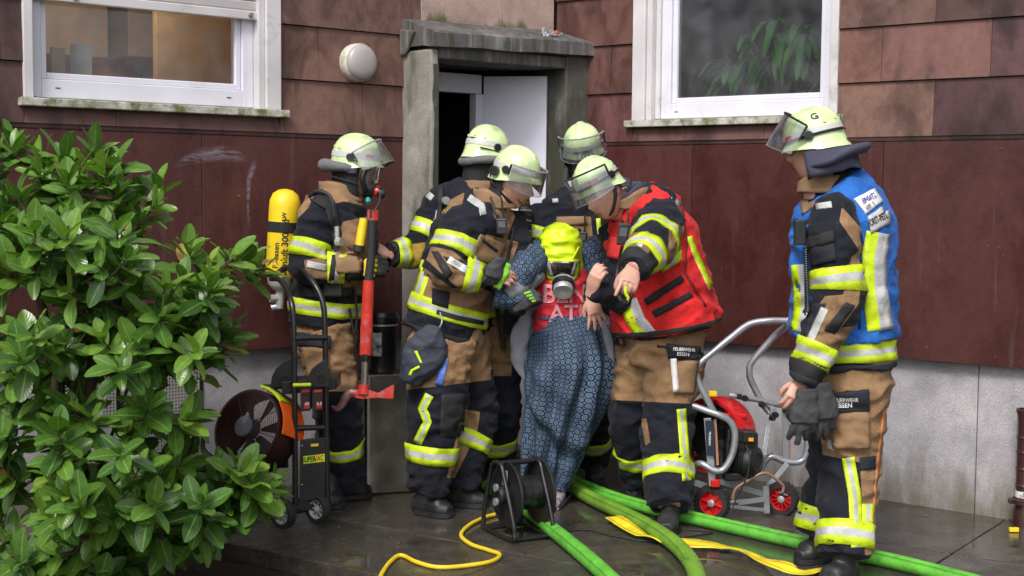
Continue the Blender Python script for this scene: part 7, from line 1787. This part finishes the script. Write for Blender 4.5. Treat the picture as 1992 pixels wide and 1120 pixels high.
# ------------------------------------------------------------------ laurel bush
def leaf_mat(name, use_attr):
    m, t, b = nodes(name); uv = N(t, 'UVMap').outputs[0]; sp = N(t, 'SeparateXYZ'); L(t, uv, sp.inputs[0])
    if use_attr: tone = N(t, 'Attribute', attribute_name='tone').outputs['Fac']
    else:
        oi = N(t, 'ObjectInfo'); s2 = N(t, 'SeparateXYZ'); L(t, oi.outputs['Color'], s2.inputs[0]); tone = s2.outputs[0]
    c = ramp(t, tone, [(0, (.03, .08, .014)), (.4, (.062, .145, .02)), (.8, (.115, .225, .028)), (.97, (.19, .30, .045)), (1, (.3, .2, .05))]).outputs[0]
    v = N(t, 'Math', operation='SUBTRACT'); L(t, sp.outputs[1], v.inputs[0]); v.inputs[1].default_value = .5; a = N(t, 'Math', operation='ABSOLUTE'); L(t, v.outputs[0], a.inputs[0])
    mr = ramp(t, a.outputs[0], [(0, .55), (.035, .35), (.06, 0.)]); c = mix(t, mr.outputs[0], c, (.2, .34, .1))
    vn = N(t, 'Math', operation='MULTIPLY_ADD'); vn.inputs[1].default_value = -.5; L(t, a.outputs[0], vn.inputs[0]); L(t, sp.outputs[0], vn.inputs[2])
    v9 = N(t, 'Math', operation='MULTIPLY'); v9.inputs[1].default_value = 9; L(t, vn.outputs[0], v9.inputs[0]); f = N(t, 'Math', operation='PINGPONG'); f.inputs[1].default_value = .5; L(t, v9.outputs[0], f.inputs[0])
    rv = ramp(t, f.outputs[0], [(0, .25), (.1, 0.)]); c = mix(t, rv.outputs[0], c, (.13, .26, .06))
    geo = N(t, 'NewGeometry'); ns = N(t, 'TexNoise', i_Scale=40, i_Detail=4); L(t, geo.outputs['Position'], ns.inputs['Vector']); rn = ramp(t, ns.outputs[0], [(.3, .8), (.7, 1.1)]); c = mix(t, 1, c, rn.outputs[0], 'MULTIPLY')
    c = mix(t, geo.outputs['Backfacing'], c, mix(t, 1, c, (1.25, 1.2, 1.3), 'MULTIPLY'))
    L(t, c, b.inputs['Base Color']); b.inputs['Roughness'].default_value = .27; b.inputs['Specular IOR Level'].default_value = .5
    bp = N(t, 'Bump', i_Strength=.25, i_Distance=.003); L(t, f.outputs[0], bp.inputs['Height']); L(t, bp.outputs[0], b.inputs['Normal'])
    tr = N(t, 'BsdfTranslucent'); tc = mix(t, 1, c, (1.6, 1.8, .7), 'MULTIPLY'); L(t, tc, tr.inputs[0]); ms = N(t, 'MixShader'); ms.inputs[0].default_value = .22; L(t, b.outputs[0], ms.inputs[1]); L(t, tr.outputs[0], ms.inputs[2]); L(t, ms.outputs[0], t.nodes['Material Output'].inputs[0])
    return m
LFM = leaf_mat('laurel_leaf', False); LFS = leaf_mat('laurel_leaf_mass', True); BARK = mat('bark', (.06, .04, .03), .85, bump=.8, bs=60)
def leaf_geo(seed):
    r = random.Random(seed); vs = []; fs = []; uv = []; nl = 7; curl = r.uniform(-.1, .28); fold = r.uniform(.1, .3); wide = r.uniform(.21, .275); tw = r.uniform(-.3, .3)
    vs += [V((0, 0, 0))]; 
    vs = []
    for i in range(nl+1):
        t = i/nl; w_ = wide*(math.sin(PI*(t**1.12*.95+.025))**.62); z = -curl*t*t
        for j in range(5):
            f = (j-2)/2; y = f*w_; zz = z+abs(f)*w_*fold+.012*math.sin(t*14+j*2+seed)*abs(f)
            c, s = math.cos(tw*t), math.sin(tw*t); vs.append(V((t, y*c-(zz-z)*s, z+y*s+(zz-z)*c))); uv.append((t, .5+f*.5))
    for i in range(nl):
        for j in range(4): fs.append((i*5+j, i*5+j+1, i*5+6+j, i*5+5+j))
    return vs, fs, uv
LG = [leaf_geo(i) for i in range(7)]
LM = []
for vs, fs, uv in LG:
    me = bpy.data.meshes.new('leaf'); me.from_pydata(vs, [], fs); l = me.uv_layers.new(name='UVMap')
    for i, lo in enumerate(me.loops): l.data[i].uv = uv[lo.vertex_index]
    for p in me.polygons: p.use_smooth = True
    me.materials.append(LFM); LM.append(me)
bush_poly = [(-60, 250), (20, 262), (70, 280), (120, 262), (142, 232), (160, 275), (225, 262), (262, 320), (300, 340), (345, 350), (372, 400), (330, 440), (345, 470), (395, 455), (440, 455), (500, 480), (548, 530), (500, 560), (440, 585), (455, 605), (512, 640), (470, 665), (445, 720), (412, 760), (420, 820), (385, 850), (400, 905), (470, 900), (510, 920), (548, 925), (545, 970), (505, 1015), (450, 1000), (425, 1050), (360, 1090), (300, 1160), (-60, 1160)]
gaps = [[(185, 742), (235, 742), (240, 795), (190, 800)], [(305, 715), (385, 715), (385, 775), (330, 790), (300, 770)], [(300, 832), (360, 838), (365, 880), (300, 880)], [(30, 560), (0, 560), (0, 640), (25, 640)], [(255, 470), (330, 455), (330, 540), (265, 520)], [(0, 960), (50, 960), (40, 1010), (0, 1010)]]
rb = random.Random(5); root = V((-1.75, 5.55, -.07)); tips = []; tries = 0
while len(tips) < 270 and tries < 20000:
    tries += 1; x = rb.uniform(-60, 550); y = rb.uniform(235, 1155); d = poly_sd(bush_poly, x, y)
    if d < 16: continue
    if any(poly_sd(g, x, y) > -14 for g in gaps): continue
    wallY = 6.05 if x < 200 else 6.2
    edge = min(1, (d-16)/110)
    Y = rb.triangular(4.9+.35*(1-edge)+(.5 if y < 420 else 0), 5.95, 5.3+.45*(1-edge))
    if x > 420: Y = rb.uniform(5.6, 6.05)
    p = PX(x, y, Y)
    if p.z < -.02: continue
    if any((p-q_).length < .085 for q_ in tips): continue
    tips.append(p)
for _ in range(4000):
    if len(tips) > 300: break
    x = rb.uniform(380, 545); y = rb.uniform(865, 1060); d = poly_sd(bush_poly, x, y)
    if d < 12: continue
    p = PX(x, y, rb.uniform(5.45, 5.95))
    if p.z < .0 or any((p-q_).length < .065 for q_ in tips): continue
    tips.append(p)
bush = empty('laurel_bush', root, 'large glossy green laurel bush filling the left side of the photo', 'bush')
nodes_ = [(root, None)]; 
def addnode(p, par): nodes_.append((p, par)); return len(nodes_)-1
for tgt in [(60, 420, 5.5), (160, 560, 5.5), (230, 380, 5.6), (330, 560, 5.75), (400, 640, 5.85), (220, 700, 5.7), (120, 860, 5.4), (280, 900, 5.55), (400, 960, 5.7), (40, 700, 5.4)]:
    p = PX(*tgt); par = 0; m_ = 4
    for i in range(1, m_+1):
        f = i/m_; q_ = root.lerp(p, f)+V((0, 0, .18*math.sin(PI*f)))+V((rb.uniform(-.03, .03), rb.uniform(-.03, .03), rb.uniform(-.03, .03))); par = addnode(q_, par)
dirs = {}
for p in sorted(tips, key=lambda p: (p-root).length):
    best = min(range(len(nodes_)), key=lambda i: (nodes_[i][0]-p).length+.25*max(0, (nodes_[i][0]-root).length-(p-root).length+.05)*4)
    q_ = nodes_[best][0]; md = q_.lerp(p, .5)+V((rb.uniform(-.02, .02), rb.uniform(-.02, .02), -.015)); a = addnode(md, best); i = addnode(p, a); dirs[i] = (p-md).normalized()
wt = [0]*len(nodes_)
for i in range(len(nodes_)-1, 0, -1): wt[i] += 1; wt[nodes_[i][1]] += wt[i]
stems = MB(); big_b = []
for i in range(1, len(nodes_)):
    p, par = nodes_[i]; a = nodes_[par][0]; r0 = min(.022, .0024*wt[i]**.45+.001); r1 = r0*.85
    if wt[i] > 25: b = MB(); b.tube([a, p], [r0*1.08, r0], 9); b.build('branch', BARK, bush)
    else: stems.tube([a, p], [r0, r1], 6)
o = stems.build('twigs', BARK, bush); o['kind'] = 'stuff'
for i in range(3):   # sawn stubs
    c = PX(*[(243, 440, 5.4), (268, 494, 5.4), (150, 640, 5.3)][i]); d = V((.6, -.6, .25)).normalized(); b = MB(); b.tube([c-d*.12, c], [.016, .014], 10); st_ = b.build('sawn_stub', BARK, bush); b = MB(); b.disc(c, d, .0135, t=.001, n=12); b.build('cut_face', mat('cut_wood', (.42, .17, .06), .7), st_)
leaves = []
center = V((-1.7, 5.9, .8))
for i, d in dirs.items():
    p = nodes_[i][0]; out = (p-center); out.z *= .4; out.normalize(); ax_ = (d*.45+out*.5+V((0, -.25, .45))+V((rb.uniform(-.3, .3), rb.uniform(-.3, .3), rb.uniform(-.3, .3)))).normalized(); u = ax_.orthogonal().normalized(); v = ax_.cross(u)
    nl = rb.randint(7, 11); tone0 = rb.uniform(.0, .85); gold = rb.uniform(0, 6)
    for k in range(nl):
        f = k/nl; a = gold+k*2.4; base = p-ax_*(.11*(1-f)-.02); el = (1-f)*1.25+.25+rb.uniform(-.15, .15)
        ld = (ax_*math.cos(el)+(u*math.cos(a)+v*math.sin(a))*math.sin(el)); ld = (ld+V((0, 0, -.12*(1-f)))).normalized(); Lf = rb.triangular(.075, .158, .125)*(1-.3*(f > .8))
        nrm = (ax_*.6+V((0, -.1, .75))-ld*ld.dot(ax_)); nrm = (nrm-ld*nrm.dot(ld)); 
        if nrm.length < .05: nrm = ld.orthogonal()
        nrm.normalize(); roll = rb.uniform(-.45, .45); nrm = Matrix.Rotation(roll, 3, ld)@nrm; s_ = nrm.cross(ld)
        tone = min(.95, max(0, tone0*.7+.35*f+rb.uniform(-.2, .2)))
        if rb.random() < .005: tone = 1
        M_ = Matrix(((ld.x, s_.x, nrm.x, base.x), (ld.y, s_.y, nrm.y, base.y), (ld.z, s_.z, nrm.z, base.z), (0, 0, 0, 1)))@Matrix.Scale(Lf, 4); 
        x, y = proj(base+ld*Lf*.5); vis = -30 < x < 1992 and y < 1150
        leaves.append(((base.y if vis else 99), M_, tone, rb.randrange(7)))
leaves.sort(key=lambda q_: q_[0])
for (_, M_, tone, k) in leaves[:300]:
    o = bpy.data.objects.new('leaf', LM[k]); o.parent = bush; o.matrix_local = Matrix.Translation(-root)@M_; o.color = (tone, tone, tone, 1); link(o)
vs = []; fs = []; uvs = []; tn = []
for (_, M_, tone, k) in leaves[300:]:
    b0 = len(vs); g = LG[k]; vs += [M_@v-root for v in g[0]]; fs += [tuple(b0+i for i in f) for f in g[1]]; uvs += g[2]; tn += [tone]*len(g[0])
me = bpy.data.meshes.new('leaf_mass'); me.from_pydata(vs, [], fs); l = me.uv_layers.new(name='UVMap'); li = np.empty(len(me.loops), dtype=int); me.loops.foreach_get('vertex_index', li); l.data.foreach_set('uv', np.array(uvs)[li].ravel())
at = me.attributes.new('tone', 'FLOAT', 'POINT'); at.data.foreach_set('value', tn); me.polygons.foreach_set('use_smooth', [True]*len(me.polygons)); me.materials.append(LFS)
o = bpy.data.objects.new('foliage', me); o.parent = bush; o['kind'] = 'stuff'; link(o)
# small weeds at the slab edge
for (x, y, s, lb_) in [(583, 1108, .08, 'small green weed growing in the soil under the slab edge'), (622, 1122, .06, 'smaller weed at the bottom edge right of the first weed')]:
    c = G(x, y, -.073); t = empty('weed', c, lb_, 'weed')
    for k in range(9):
        a = k*2.4; e = V((math.cos(a), math.sin(a), 0)); ld = (e+ZU*rb.uniform(.5, 1.3)).normalized(); nrm = ZU-ld*ld.z; nrm.normalize(); s_ = nrm.cross(ld); Lf = s*rb.uniform(.35, .6)
        st_ = c+ZU*rb.uniform(.01, s*.6); M_ = Matrix(((ld.x, s_.x, nrm.x, st_.x-c.x), (ld.y, s_.y, nrm.y, st_.y-c.y), (ld.z, s_.z, nrm.z, st_.z-c.z), (0, 0, 0, 1)))@Matrix.Scale(Lf, 4)
        o = bpy.data.objects.new('leaf', LM[k % 7]); o.parent = t; o.matrix_local = M_; o.color = (.7, .7, .7, 1); link(o)
